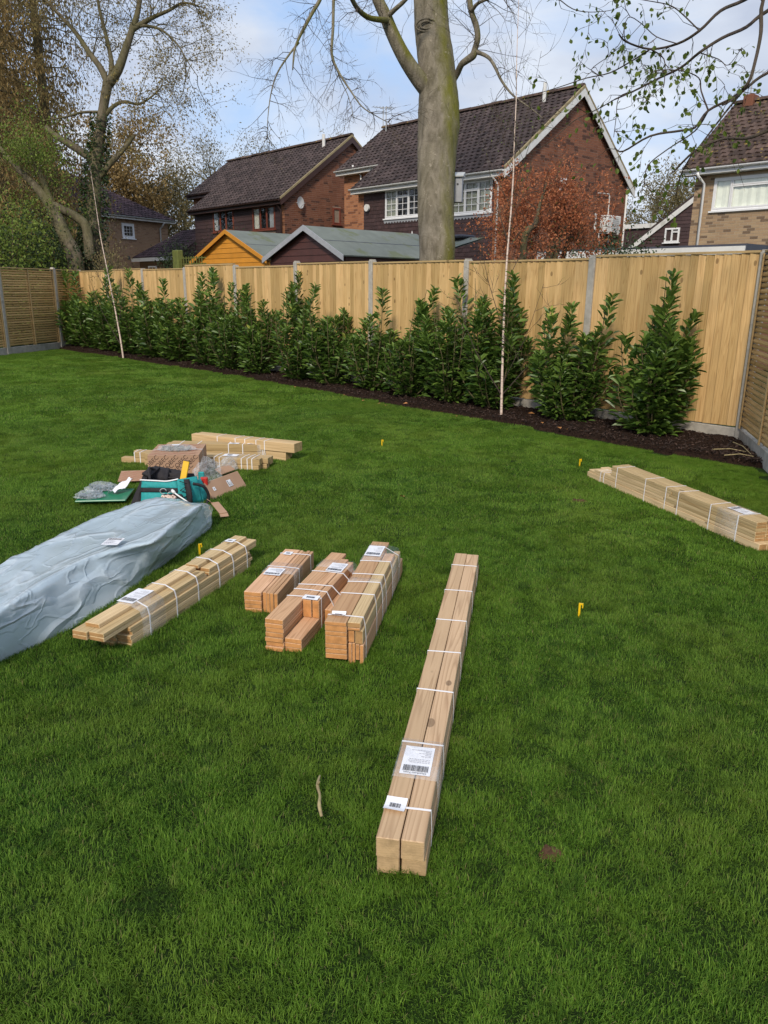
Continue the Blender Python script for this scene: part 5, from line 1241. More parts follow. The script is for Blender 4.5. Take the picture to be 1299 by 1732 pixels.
# ================================================================== LAURELS
def laurel(base, top_py, width, n_stem, dense, label, seed, single=False, grp='laurels planted along the boarded fence', leafsize=1.0, lobes=None):
    rr = random.Random(seed); B0 = Vector((base[0], base[1], 0.04)); H = height_at(B0, top_py)-0.04
    t = thing('laurel_shrub', label, 'laurel', B0, 0, grp)
    st = MB(); lf = MB(); P = []; D = []; Ls = []; T = []
    for k in range(n_stem):
        a = rr.uniform(0, 2*pi); rad = width*0.5*math.sqrt(rr.random()); 
        hh = H*(1.0 if k == 0 else rr.choice([rr.uniform(0.35, 0.7), rr.uniform(0.6, 1.0)])*(1.0-0.30*(rad/(width*0.5))**1.5))
        if lobes and k < len(lobes): a, rad, hh = lobes[k][0], lobes[k][1], lobes[k][2]*H
        tx, ty = math.cos(a)*rad, math.sin(a)*rad*0.75
        pts = smooth_path([(tx*0.15, ty*0.15, 0), (tx*0.65, ty*0.65, hh*0.33), (tx*0.95, ty*0.95, hh*0.7), (tx+rr.gauss(0, .03), ty+rr.gauss(0, .03), hh)], 6)
        st.tube(pts, lerp_r([0.010, 0.007, 0.003], len(pts)), 5, tone=0.5, caps=False)
        nl = int(hh*dense)+6
        for i in range(nl):
            f = 0.06+0.94*(i/nl)**0.9; g = f*(len(pts)-1); j = min(int(g), len(pts)-2); q = pts[j].lerp(pts[j+1], g-j); d = (pts[j+1]-pts[j]).normalized()
            w = i*2.4+rr.uniform(-.5, .5); side = Vector((math.cos(w), math.sin(w), 0)); up = 0.9 if f > 0.75 else 0.35
            out = (d*up+side+rv(0.22)).normalized()
            off = rr.uniform(0, 0.17)*(1-f)**0.5 if f < 0.8 else rr.uniform(0, 0.02)
            P.append(tuple(q+side*off)); D.append(tuple(out)); Ls.append(leafsize*rr.uniform(0.085, 0.145)*(1.0 if f < 0.93 else 0.75)); T.append(min(1, max(0, rr.gauss(0.38, 0.2)+(0.22 if f > 0.85 else 0))))
    lean = (rr.gauss(0, 0.07), rr.gauss(0, 0.05)); P = [(x+lean[0]*z, y+lean[1]*z, z) for x, y, z in P]
    Ls = np.array(Ls); P = np.array(P); D = np.array(D); T = np.array(T)
    st.build('stems', 'twig_olive', t)
    if single:
        # the nearest shrubs' biggest leaves are objects of their own
        sel = np.argsort(-(Ls+NR.rand(len(Ls))*0.03+((P[:, 1] < 0)*0.03)))[:300]; mask = np.ones(len(Ls), bool); mask[sel] = False
        ms = []
        for k in range(4):
            m = MB(); Tm = LEAF6.copy(); Tm[:, 1] *= 0.40; Tm[:, 2] += 0.03*k*np.sin(Tm[:, 0]*3); m.add([tuple(v) for v in Tm], [(0, 1, 2, 3), (0, 3, 4, 5)], [0.2, 0.35, 0.5, 0.75][k]); o = m.build('leaf', 'laurel', smooth=False); ms.append(o.data); bpy.data.objects.remove(o)
        for i in sel:
            d = Vector(D[i]).normalized(); up = (Vector((0, 0, 1))+rv(0.35)).normalized(); y = up.cross(d).normalized(); z = d.cross(y)
            o = bpy.data.objects.new('leaf', ms[R.randrange(4)]); COL.objects.link(o); o.parent = t
            s = Ls[i]; o.matrix_local = Matrix(((d.x*s, y.x*s, z.x*s, P[i][0]), (d.y*s, y.y*s, z.y*s, P[i][1]), (d.z*s, y.z*s, z.z*s, P[i][2]), (0, 0, 0, 1)))
        leaves(lf, P[mask], D[mask], Ls[mask], Ls[mask]*0.40, tone=T[mask], six=True, roll=0.35)
    else:
        leaves(lf, P, D, Ls, Ls*0.40, tone=T, six=True, roll=0.35)
    lf.build('foliage', 'laurel', t, kind='stuff'); return t
near = [((-0.74, -0.50), 463, 0.92, 32, 70, 'conical dark laurel standing alone nearest the right corner of the fence', 1, True),
        ((-1.84, -0.42), 500, 0.95, 32, 66, 'bushy laurel just right of the slim upright birch, second from the right corner', 2, True)]
for a in near: laurel(*a[:7], single=a[7], leafsize=1.0, lobes=[(0, 0.0, 1.0), (2.6, 0.18, 0.80), (0.3, 0.34, 0.62), (3.3, 0.40, 0.62)] if a[6] == 1 else [(0.1, 0.36, 1.0), (3.0, 0.15, 0.93), (3.1, 0.42, 0.88), (0.2, 0.1, 0.7)])
row = [(-3.0, 460, 0.78, 0), (-3.75, 462, 0.95, 0), (-4.50, 478, 0.95, 0), (-5.35, 480, 0.9, 0), (-6.30, 470, 0.95, 0), (-7.15, 468, 1.0, 0), (-8.25, 470, 0.8, 0), (-9.25, 458, 0.95, 0), (-10.2, 462, 0.9, 0), (-11.3, 464, 0.95, 0), (-12.3, 466, 0.95, 0), (-13.4, 452, 0.95, 0), (-14.5, 458, 0.95, 0), (-15.5, 450, 1.0, 0), (-16.4, 448, 0.9, 0)]
rl = ['laurel behind the slim upright birch, ending the dense row', 'tallest full laurel in the row, left of the slim upright birch', 'laurel third from the near end of the dense row, before a concrete post',
      'laurel with one tall spike, fourth from the near end of the dense row', 'laurel right of the big tall clump in the middle of the row', 'big tall laurel clump in the middle of the row',
      'narrow open laurel left of the middle clump', 'laurel with tall thin shoots reaching the fence top, below the brown shed', 'laurel below the orange shed', 'laurel right of the small shrub top and gate post',
      'laurel below the low garage', 'laurel with one tall shoot, right of the leaning birch', 'laurel right beside the leaning birch', 'laurel left of the leaning birch', 'last laurel of the row, in the far corner']
for i, ((x, tp, w, _), lab) in enumerate(zip(row, rl)):
    laurel((x, -0.42+R.uniform(-0.05, 0.05)), tp+R.randint(-8, 14), w*R.uniform(1.0, 1.2), R.randint(24, 30) if i < 8 else 24, 62 if i < 8 else 50, lab, 20+i, leafsize=1.0 if i < 8 else 1.2)

# fallen leaves on the mulch
mb_ = MB(); k0 = None; lm = MB(); lm.add([(0, 0, 0), (0.4, 0.4, 0.12), (1, 0, 0.05), (0.4, -0.4, 0.16)], [(0, 1, 2), (0, 2, 3)], 0.6); k0 = lm.build('fallen_leaf', 'dead_leaf'); km = k0.data; bpy.data.objects.remove(k0)
for i, (px, py, s) in enumerate([(640, 682, .07), (600, 672, .06), (655, 686, .08), (690, 682, .07), (880, 715, .06), (945, 722, .07), (918, 716, .05), (745, 697, .05), (612, 678, .05), (585, 668, .05), (905, 700, .09), (500, 655, .05), (960, 726, .05), (770, 703, .05), (700, 688, .05)]):
    p = G(px, py, 0.08); o = bpy.data.objects.new('fallen_leaf', km); COL.objects.link(o); o.location = p; o.rotation_euler = (R.uniform(-.3, .3), R.uniform(-.3, .3), R.uniform(0, 6)); o.scale = (s, s, s)
    tag(o, 'dry orange-brown leaf lying on the dark mulch below the laurels', 'leaf', 'dry leaves on the mulch')
for i, (a, c) in enumerate((((1205, 760), (1262, 764)), ((1240, 748), (1270, 768)), ((1225, 770), (1275, 772)))):
    p, q = G(*a, 0.07), G(*c, 0.08); t = MB(); m_ = (p+q)/2+Vector((0, 0.02, 0.015)); t.tube([Vector((0, 0, 0)), m_-p, q-p], [0.006, 0.005, 0.003], 6)
    o = t.build('dry_stick', 'twig'); o.location = p; tag(o, ['long pale stick lying flat on the mulch near the right corner', 'short stick pointing at the corner post on the mulch', 'stick lying closest to the grass edge in the right corner of the mulch'][i], 'stick')

# ================================================================== TIMBER BUNDLES
def hull_at(boards, x, pad=0.0):
    pts = []
    for (x0, x1, r0, r1, z0, z1, *_) in boards:
        if x0 <= x <= x1: pts += [Vector((-r0, z0)), Vector((-r1, z0)), Vector((-r0, z1)), Vector((-r1, z1))]
    idx = convex_hull_2d(pts); h = [pts[i] for i in idx]
    c = sum(h, Vector((0, 0)))/len(h); return [p+(p-c).normalized()*pad for p in h]
def ribbon(boards, x, w, pad, skew=0.0, mbb=None):
    """band round the bundle at x; slightly pulled askew"""
    b = mbb or MB(); h = hull_at(boards, x, pad); n = len(h); h2 = []
    for i in range(n):
        a, c = h[i], h[(i+1) % n]; k = max(1, int((c-a).length/0.03))
        for j in range(k): h2.append(a.lerp(c, j/k))
    n = len(h2); ymid = sum(p.x for p in h2)/n
    c0 = sum(h2, Vector((0, 0)))/n; vs = []
    for p in h2:
        dx = skew*(p.x-ymid)+R.uniform(-0.0006, 0.0006); q = p+(p-c0).normalized()*0.0012
        vs += [(x-w/2+dx, p.x, p.y), (x+w/2+dx, p.x, p.y), (x-w/2+dx, q.x, q.y), (x+w/2+dx, q.x, q.y)]
    fs = []
    for i in range(n):
        j = (i+1) % n; fs += [(4*i+2, 4*i+3, 4*j+3, 4*j+2), (4*i, 4*i+2, 4*j+2, 4*j), (4*i+1, 4*j+1, 4*j+3, 4*i+3)]
    b.add(vs, fs); return b
def text_mesh(txt, size, mat, parent, m, name='lettering'):
    cu = bpy.data.curves.new(name, 'FONT'); cu.body = txt; cu.size = size; cu.align_x = 'CENTER'; cu.align_y = 'CENTER'
    o = bpy.data.objects.new(name, cu); COL.objects.link(o); me = bpy.data.meshes.new_from_object(o); bpy.data.objects.remove(o); bpy.data.curves.remove(cu)
    me.materials.clear(); me.materials.append(M[mat]); o = bpy.data.objects.new(name, me); COL.objects.link(o); o.parent = parent; o.matrix_local = m; return o
def label_sheet(parent, x, r, z, lx, lw, rot=0.0, bars=26, head=None, big=True, curl=0.0, face='top', sheetname='label_sheet'):
    """paper on top of the bundle: lx along, lw across"""
    s = MB(); n = 5; vs = []
    for i in range(n+1):
        u = -lx/2+lx*i/n; cz = curl*((2*i/n-1)**2)
        for v in (-lw/2, 0, lw/2): vs.append((u, v, cz+0.0012+0.0006*math.sin(i*2+v*60)))
    fs = []
    for i in range(n):
        for j in (0, 1): a = i*3+j; fs.append((a, a+3, a+4, a+1))
    s.add(vs, fs); o = s.build(sheetname, 'paper', parent); o.location = (x, -r, z); o.rotation_euler = (0, 0, rot)
    zz = 0.0034
    b = MB(); tot = lw*0.82; u0, u1 = (-lx*0.40, -lx*0.20) if big else (-lx*0.22, lx*0.1); v = -tot/2
    if not big: tot = lw*0.5; v = -tot/2
    lim = tot/2
    while v < lim:
        w = R.choice([0.0011, 0.0016, 0.0024]); b.add([(u0, v, zz), (u1, v, zz), (u1, v+w, zz), (u0, v+w, zz)], [(0, 1, 2, 3)]); v += w+R.choice([0.0012, 0.0018])
    b.build('barcode', 'ink', o, kind='stuff')
    if big:
        b = MB()
        for k in range(9):
            u = -lx*0.10+k*lx*0.055; a = -lw*0.42 if k % 3 else -lw*0.42; w_ = lw*R.uniform(0.2, 0.75)
            if k in (3,): continue
            x_ = a
            while x_ < a+w_: q = R.uniform(0.004, 0.010); b.add([(u, x_, zz), (u+0.0022, x_, zz), (u+0.0022, x_+q, zz), (u, x_+q, zz)], [(0, 1, 2, 3)]); x_ += q+0.002
        b.build('small_print', 'ink_grey', o, kind='stuff')
        if head:
            text_mesh(head, lw*0.135, 'ink', o, Matrix.Translation((-lx*0.455, 0, zz)) @ Matrix.Rotation(pi/2, 4, 'Z'))
    return o
def bundle(label, A, B, zt, boards, mat, straps, films=(), grp='strapped bundles of timber lying on the lawn', name='timber_bundle', cat='timber', r_off=0.0, sskew=0.0, sw=0.0075):
    """A, B: near and far end of the top left edge; boards = (x0,x1,r0,r1,z0,z1[,label])"""
    A = Vector((A.x, A.y, 0)); B = Vector((B.x, B.y, 0)); d = (B-A).normalized()
    t = thing(name, label, cat, A, math.atan2(d.y, d.x), grp)
    for bd_ in boards:
        x0, x1, r0, r1, z0, z1 = bd_[:6]; jx = R.uniform(-0.004, 0.004)
        b = MB(); lx, ly, lz = (x1-x0)/2, (r1-r0)/2-0.0006, (z1-z0)/2-0.0004
        b.cbox((-lx, -ly, -lz), (lx, ly, lz), 0.0022)
        o = b.build('board' if (z1-z0) < 0.035 or (r1-r0) < 0.035 else 'post', mat if len(bd_) < 7 else bd_[6], t); o.location = ((x0+x1)/2+jx, -(r0+r1)/2+R.uniform(-0.0008, 0.0008), (z0+z1)/2); o.rotation_euler = (0, 0, R.uniform(-0.0007, 0.0007))
    for i, s in enumerate(straps):
        ribbon(boards, s, sw, 0.0012, sskew+R.uniform(-0.05, 0.05)).build('strap', 'strap', t)
    for s, w in films: ribbon(boards, s, w, 0.0026, 0.02).build('film_wrap', 'film', t, smooth=True)
    return t

# 1 long posts in the foreground
zt = 0.125; A, B = G(636, 1415, zt), G(770, 935, zt); Ln = (B-A).length
p1 = 0.0645
bs = [(0, Ln, 0, p1, p1-0.002, 2*p1-0.004), (0.003, Ln-0.006, p1+0.002, 2*p1+0.001, p1-0.002, 2*p1-0.004), (0.012, Ln-0.02, 0.001, p1-0.001, 0, p1-0.003), (0.022, Ln+0.012, p1, 2*p1+0.004, 0, p1-0.003)]
def xat(py_, px_, A, B, z):  # distance along the top left edge
    return (G(px_, py_, z)-A).dot((B-A).normalized())
sx = [xat(y, x, A, B, zt) for x, y in ((650, 1362), (681, 1254), (705, 1165), (722, 1100), (737, 1047), (750, 997), (762, 955))]
t = bundle('bundle of four long square posts, white straps, lying nearest in the foreground', A, B, zt, bs, 'post_wood', sx, [(sx[1]-0.085, 0.20)])
label_sheet(t, sx[1]-0.095, 0.062, zt+0.0015, 0.145, 0.092, 0.0, head='OutdoorToys')
label_sheet(t, sx[0]+0.002, 0.030, zt+0.003, 0.056, 0.060, -0.06, big=False, curl=0.006)
# dark pockets: knots on the posts as discs sunk in the face
# 2 tall mixed bundle
zt = 0.195; A, B = G(549, 1050, zt), G(630, 915, zt); Ln = (B-A).length
bs = []
L2_ = Ln; z = zt
# left column flat boards
tks = [0.018, 0.028, 0.020, 0.038, 0.022, 0.022, 0.024]; z = zt
for i, k in enumerate(tks): bs.append((0.0+R.uniform(0, .006), L2_*(1.0 if i == 0 else R.uniform(0.90, 0.97)), 0.0, 0.094, z-k, z)); z -= k
bs += [(0.006, L2_*0.72, 0.096, 0.152, zt-0.022, zt+0.002, 'green_wood'), (0.004, L2_*0.80, 0.096, 0.150, zt-0.036, zt-0.023),
       (0.012, L2_*0.93, 0.097, 0.124, zt-0.096, zt-0.038), (0.010, L2_*0.97, 0.126, 0.160, zt-0.100, zt-0.038, 'green_wood'),
       (0.010, L2_*1.02, 0.097, 0.112, 0, zt-0.098), (0.014, L2_*0.95, 0.1125, 0.127, 0, zt-0.098), (0.016, L2_*1.0, 0.128, 0.145, 0.02, zt-0.102), (0.012, L2_*1.04, 0.146, 0.163, 0, zt-0.102), (L2_*0.74, L2_*0.86, 0.096, 0.150, zt-0.036, zt-0.012)]
sx = [xat(y, x, A, B, zt) for x, y in ((556, 1040), (580, 1003), (590, 983), (597, 970), (610, 948), (622, 925))]
t = bundle('tallest bundle of mixed boards wrapped in film, right of the notched short bundle', A, B, zt, bs, 'pink_wood', sx, [(L2_*0.82, 0.26), (L2_*0.45, 0.05)])
label_sheet(t, L2_*0.84, 0.045, zt+0.004, 0.16, 0.085, 0.0)
label_sheet(t, sx[0]+0.002, 0.045, zt+0.004, 0.035, 0.06, 0.05, big=False, curl=0.008)
# 3 notched bundle
zt = 0.150; A, B = G(447, 1046, zt), G(560, 934, zt); Ln = (B-A).length
bs = []; k = zt/7
for i in range(7): bs.append((R.uniform(0, .006), Ln*(1.0 if i == 6 else 0.97), 0, 0.085, i*k, (i+1)*k))
for i in range(3): bs.append((0.008+R.uniform(0, .006), Ln*0.98, 0.087, 0.165, i*0.022, (i+1)*0.022))
bs += [(0.235, Ln*0.90, 0.087, 0.129, 0.067, zt+0.004), (0.235, Ln*0.86, 0.131, 0.165, 0.067, zt+0.004), (0.30, Ln*1.10, 0.168, 0.200, 0, 0.085), (0.35, Ln*1.08, 0.2015, 0.235, 0, 0.082)]
sx = [xat(y, x, A, B, zt) for x, y in ((486, 1007), (497, 996), (505, 987), (530, 966))]
t = bundle('notched short bundle with stepped front end, between the two film-wrapped stacks', A, B, zt, bs, 'pink_wood', sx, [(Ln*0.80, 0.11)])
label_sheet(t, Ln*0.74, 0.110, zt+0.008, 0.12, 0.085, 0.0); label_sheet(t, sx[0]-0.01, 0.120, zt+0.008, 0.05, 0.075, 0.03, big=False)
# 4 short square bundle with boards on edge
zt = 0.110; A, B = G(412, 1000, zt), G(483, 927, zt); Ln = (B-A).length
bs = []; k = zt/5
for i in range(5): bs.append((R.uniform(0, .004), Ln-R.uniform(0, .01), 0, 0.088, i*k, (i+1)*k))
for i in range(4): bs.append((0.010+R.uniform(0, .008), Ln*R.uniform(0.96, 1.0), 0.090+i*0.0195, 0.109+i*0.0195, 0, zt-R.uniform(0, 0.004)))
sx = [xat(927+8, 475, A, B, zt)]
t = bundle('shortest low bundle, some boards standing on edge, second from the left', A, B, zt, bs, 'pink_wood', sx, [(Ln*0.52, 0.15)])
label_sheet(t, Ln*0.42, 0.062, zt+0.004, 0.10, 0.09, 0.0); label_sheet(t, Ln*0.86, 0.045, zt+0.004, 0.05, 0.045, 0.0, big=False)
ribbon(bs, Ln*0.52+0.02, 0.008, 0.0015, 0).build('strap', 'strap', t)
# 5 staggered decking bundle beside the blue wrap
zt = 0.155; A, B = G(122, 1063, 0.140), G(388, 910, 0.140); Ln = (B-A).length
bs = []; k = 0.0195
cut = 0.62*Ln
for i in range(5):
    for j, r in enumerate((0.0, 0.076)): bs.append((0.15+0.02*(i % 2)+R.uniform(-.01, .01), Ln*R.uniform(0.95, 0.985), r+0.012, r+0.086, i*k, (i+1)*k))
for i in (5, 6):
    for j, r in enumerate((0.0, 0.077)): bs.append((0.0+0.004*j+(0.0), cut-R.uniform(0.0, 0.02), r, r+0.0755, i*k, (i+1)*k)); bs.append((cut+0.004+0.02*j, Ln*(1.0+0.03*j), r, r+0.0755, i*k, (i+1)*k))
bs += [(0.045, cut*0.98, 0.030, 0.103, 7*k, 8*k), (cut, Ln*1.01, 0.028, 0.103, 7*k, 8*k)]
sx = [Ln*f for f in (0.235, 0.40, 0.545, 0.70, 0.81, 0.93)]
t = bundle('long staggered bundle of pale green-tinted boards beside the blue-grey wrapped package', A, B, 0.14, bs, 'green_wood', sx, [(Ln*0.26, 0.17)], sskew=0.0)
label_sheet(t, Ln*0.27, 0.060, 8*k+0.004, 0.16, 0.085, 0.0); label_sheet(t, Ln*0.93, 0.060, 8*k+0.004, 0.05, 0.05, 0.05, big=False)
# 6 bundle at the right edge; its left long side faces us
zt = 0.175; A, B = G(1218, 884, zt) if False else G(1281, 884, zt), G(1034, 787, zt); Ln = (B-A).length; X = Ln*1.21
bs = []; k = 0.0185
z = 0.0
for r in (0.0, 0.056, 0.112): bs.append((-0.045, X, r-0.004, r+0.052, 0, 0.050))
lay = 6; z = 0.051; k = (zt-z)/lay
for i in range(lay):
    j = R.uniform(0.42, 0.6)*Ln; 
    bs.append((0.0+R.uniform(0, .006), (j if i > 0 else X*0.99), 0.0, 0.078, z+i*k, z+(i+1)*k, 'pale_wood' if i == 3 else 'green_wood'))
    if i > 0: bs.append((j+0.003, Ln-R.uniform(0, .01) if i > 1 else X*0.95, 0.0, 0.078, z+i*k, z+(i+1)*k))
    bs.append((0.004, Ln if i > 1 else X*0.97, 0.080, 0.158, z+i*k, z+(i+1)*k))
def side_x(px, py): return (G(px, py, zt)-A).dot((B-A).normalized())
sx = [side_x(x, y) for x, y in ((1249, 872), (1204, 853), (1153, 832), (1128, 824), (1093, 810), (1047, 791))]+[Ln*1.055, Ln*1.085]
t = bundle('long pale bundle with seven straps lying by itself near the right edge of the lawn', A, B, zt, bs, 'green_wood', sx, [(sx[0]+0.09, 0.20)])
label_sheet(t, sx[0]+0.08, 0.085, zt+0.004, 0.16, 0.085, pi, big=True); label_sheet(t, Ln*1.07, 0.05, 0.072, 0.13, 0.09, pi, big=False, curl=0.02)
# 7-9 three bundles behind the cartons
zt = 0.17; A, B = G(498, 751, zt), G(324, 734, zt); Ln = (B-A).length; bs = [(0, Ln, 0, 0.075, 0.085, 0.170), (0.005, Ln-0.01, 0.078, 0.150, 0.085, 0.168), (0.1, Ln-0.3, 0.01, 0.085, 0, 0.083), (0.11, Ln-0.2, 0.09, 0.15, 0, 0.083)]
bundle('pair of pale square posts laid on others, furthest back of the three rear bundles', A, B, zt, bs, 'pale_wood', [Ln*f for f in (0.28, 0.36, 0.47, 0.56, 0.74)], grp='strapped bundles of timber lying on the lawn')
zt = 0.13; A, B = G(471, 753, zt), G(282, 750, zt); Ln = (B-A).length; bs = [(0, Ln, 0, 0.07, 0.066, 0.13), (0.004, Ln-0.02, 0.072, 0.14, 0.066, 0.13), (0.003, Ln-0.05, 0, 0.07, 0, 0.064), (-0.02, Ln-0.01, 0.072, 0.14, 0, 0.064)]
t = bundle('middle one of the three rear bundles, two layers of posts with small labels', A, B, zt, bs, 'pale_wood', [Ln*f for f in (0.14, 0.32, 0.45, 0.72, 0.88)], [(Ln*0.15, 0.08)])
label_sheet(t, Ln*0.24, 0.04, zt+0.003, 0.09, 0.05, pi, big=False); label_sheet(t, Ln*0.40, 0.04, zt+0.003, 0.09, 0.05, pi, big=False)
zt = 0.105; A, B = G(438, 777, zt), G(196, 766, zt); Ln = (B-A).length; bs = [(0, Ln*0.80, 0, 0.075, 0.052, 0.105), (0.006, Ln*0.80, 0, 0.075, 0, 0.050), (-0.05, Ln*0.9, 0.078, 0.150, 0.050, 0.100), (-0.04, Ln*1.0, 0.078, 0.150, 0, 0.048), (-0.06, Ln*0.93, 0.152, 0.215, 0.03, 0.098), (Ln*0.1, Ln*0.98, 0.152, 0.215, 0, 0.028)]
t = bundle('lowest of the three rear bundles, its uneven ends showing left of the printed carton', A, B, zt, bs, 'pale_wood', [Ln*f for f in (0.05, 0.08, 0.12, 0.27, 0.31, 0.46, 0.86, 0.90)], [(Ln*0.2, 0.14)])
label_sheet(t, Ln*0.22, 0.10, zt+0.003, 0.13, 0.08, pi, big=False)

# ================================================================== CARTONS, BAG, PACKAGE
# printed carton
zt = 0.22; FL, FR = G(249, 772, zt), G(336, 771, zt); BL_ = G(265, 753, zt)
w_ = (FR-FL).length; dv = (FR-FL).normalized(); ang = math.atan2(dv.y, dv.x); back = Vector((-dv.y, dv.x, 0)); dp_ = min(0.5, (BL_-FL).dot(back))
cb = thing('printed_carton', 'cardboard carton printed all over with rows of black letters, behind the tool bag', 'carton', (FL.x, FL.y, 0.0), ang)
b = MB()
for (a, c) in (((0, 0, 0), (w_, 0.006, zt)), ((0, dp_-0.006, 0), (w_, dp_, zt)), ((0, 0.006, 0), (0.006, dp_-0.006, zt)), ((w_-0.006, 0.006, 0), (w_, dp_-0.006, zt)), ((0.006, 0.006, 0), (w_-0.006, dp_-0.006, 0.006))): b.cbox(a, c, 0.0018)
b.build('carton_wall', 'cardboard', cb)
for (a, c, nm) in (((0.0, 0.0, zt+0.001), (w_, dp_*0.497, zt+0.006)), ((0.0, dp_*0.503, zt+0.001), (w_, dp_, zt+0.007))) and [((0.0, 0.0, zt+0.001), (w_, dp_*0.497, zt+0.006), 'f'), ((0.0, dp_*0.503, zt+0.001), (w_, dp_, zt+0.007), 'g')]:
    b = MB(); b.cbox(a, c, 0.0015); b.build('flap', 'cardboard', cb)
b = MB(); b.box((w_*0.0, dp_*0.5-0.025, zt+0.0075), (w_, dp_*0.5+0.025, zt+0.0082)); b.box((w_+0.0006, dp_*0.5-0.025, zt-0.07), (w_+0.0012, dp_*0.5+0.025, zt+0.0074)); b.build('tape', 'film', cb)
M['print_brown'] = simple('print_brown', (0.055, 0.03, 0.022), 0.8, 0.2); M['print_red'] = simple('print_red', (0.42, 0.16, 0.10), 0.8, 0.2)
for r_ in range(3):
    for c_ in range(6):
        x = 0.035+c_*w_*0.19-(r_ % 2)*0.04; z = 0.175-r_*0.068
        if 0.03 < x < w_-0.03: text_mesh('OBEC', 0.050, 'print_brown', cb, Matrix.Translation((x, -0.0012, z)) @ Matrix.Rotation(pi/2, 4, 'X') @ Matrix.Rotation(0.75, 4, 'Z') @ Matrix.Scale(1.0, 4))
for r_ in range(4):
    for c_ in range(6):
        x = 0.05+c_*w_*0.18; y = 0.06+r_*dp_*0.26
        if x < w_-0.04 and y < dp_-0.03: text_mesh('OBEC', 0.040, 'print_red', cb, Matrix.Translation((x, y, zt+0.0082)) @ Matrix.Rotation(0.75, 4, 'Z'))
for c_ in range(3):
    y = 0.06+c_*dp_*0.33; text_mesh('OBEC', 0.04, 'print_brown', cb, Matrix.Translation((w_+0.0012, y, zt*0.55)) @ Matrix.Rotation(pi/2, 4, 'Z') @ Matrix.Rotation(pi/2, 4, 'X') @ Matrix.Rotation(0.75, 4, 'Z'))
def crumple_bag(name, label, P, size, mat, fillmat, rz=0, seed=1, flat=0.35, lab=False, cat='plastic bag', amp=0.28):
    t = thing(name, label, cat, P, rz); rr = np.random.RandomState(seed)
    import bmesh as _b
    bm = _b.new(); _b.ops.create_icosphere(bm, subdivisions=4, radius=1); V = np.array([v.co[:] for v in bm.verts]); F = [[v.index for v in f.verts] for f in bm.faces]; bm.free()
    ks = rr.normal(0, 3.2, (9, 3)); ph = rr.uniform(0, 6, 9); dsp = sum(np.abs(np.sin(V@k+p)) for k, p in zip(ks, ph))/9
    V = V*(1+amp*(dsp-0.6)[:, None]*1.6); V[:, 2] = np.where(V[:, 2] < 0, V[:, 2]*0.25, V[:, 2]); V = V*np.array(size); V[:, 2] += size[2]*0.2
    b = MB(); b.add([tuple(v) for v in V], F); b.build('film_skin', mat, t, smooth=False)
    if fillmat:
        b = MB(); n = 60
        for _ in range(n):
            a = rr.uniform(0, 2*pi); r_ = rr.rand()**0.5*0.72; p = Vector((math.cos(a)*r_*size[0], math.sin(a)*r_*size[1], size[2]*0.15+rr.rand()*size[2]*0.45)); d = Vector((rr.normal(), rr.normal(), rr.normal()*0.4)).normalized()*0.028
            b.tube([p-d, p+d*0.8, p+d], [0.004, 0.004, 0.008], 5)
        b.build('fixings', fillmat, t, kind='stuff')
    if lab:
        b = MB(); b.add([(-0.03, -0.02, size[2]*1.12), (0.03, -0.02, size[2]*1.12), (0.03, 0.02, size[2]*1.16), (-0.03, 0.02, size[2]*1.16)], [(0, 1, 2, 3)]); b.build('sticker', 'paper', t)
    return t
P = FL+dv*w_*0.48+back*dp_*0.45; crumple_bag('bag_of_screws', 'clear plastic bag of screws lying on top of the printed carton', (P.x, P.y, zt+0.009), (0.155, 0.075, 0.038), 'bag_film', 'fill_screws', ang, 3, lab=True)

# tool bag
BLp, BRp = G(226, 858), G(338, 858)
dv2 = (BRp-BLp).normalized(); ang2 = math.atan2(dv2.y, dv2.x); bw = (BRp-BLp).length*0.98
tb = thing('tool_bag', 'open teal and black fabric tool bag between the cartons and the wrapped package', 'tool bag', (BLp.x, BLp.y, 0.0), ang2)
x0_, x1_ = bw*0.12, bw*0.97; Hb = 0.20; Db = 0.24
def panel(name, mat, quad, nx_=10, ny_=5, bulge=0.012, th=0.010, wr=0.004, ph=0.0):
    """padded cloth panel between four corners, bulging along its normal"""
    a, b_, c, d = [Vector(q) for q in quad]; n = (b_-a).cross(d-a).normalized(); m = MB(); vs = []; k = (nx_+1)*(ny_+1)
    for off in (0, -th):
        for i in range(nx_+1):
            for j in range(ny_+1):
                u, v = i/nx_, j/ny_; p = a.lerp(b_, u).lerp(d.lerp(c, u), v)
                vs.append(p+n*(off+bulge*math.sin(pi*u)*math.sin(pi*v)+wr*math.sin(u*17+v*5+ph)*math.sin(pi*v)))
    fs = []
    for i in range(nx_):
        for j in range(ny_):
            q = (i*(ny_+1)+j, (i+1)*(ny_+1)+j, (i+1)*(ny_+1)+j+1, i*(ny_+1)+j+1); fs.append(q); fs.append(tuple(w+k for w in q[::-1]))
    bd = [i*(ny_+1) for i in range(nx_+1)]+[nx_*(ny_+1)+j for j in range(1, ny_+1)]+[i*(ny_+1)+ny_ for i in range(nx_-1, -1, -1)]+[j for j in range(ny_-1, 0, -1)]
    for i in range(len(bd)): p, q = bd[i], bd[(i+1) % len(bd)]; fs.append((p, p+k, q+k, q))
    m.add(vs, fs); return m.build(name, mat, tb, smooth=True)
panel('front_pocket', 'teal_fabric', [(x0_, -0.01, 0), (x1_-0.10, -0.03, 0), (x1_-0.12, -0.005, 0.115), (x0_+0.005, 0.01, 0.115)])
panel('front_upper', 'teal_fabric', [(x0_+0.005, 0.012, 0.140), (x1_-0.12, -0.002, 0.140), (x1_-0.125, 0.02, 0.188), (x0_+0.01, 0.03, 0.195)], bulge=0.008, ph=2)
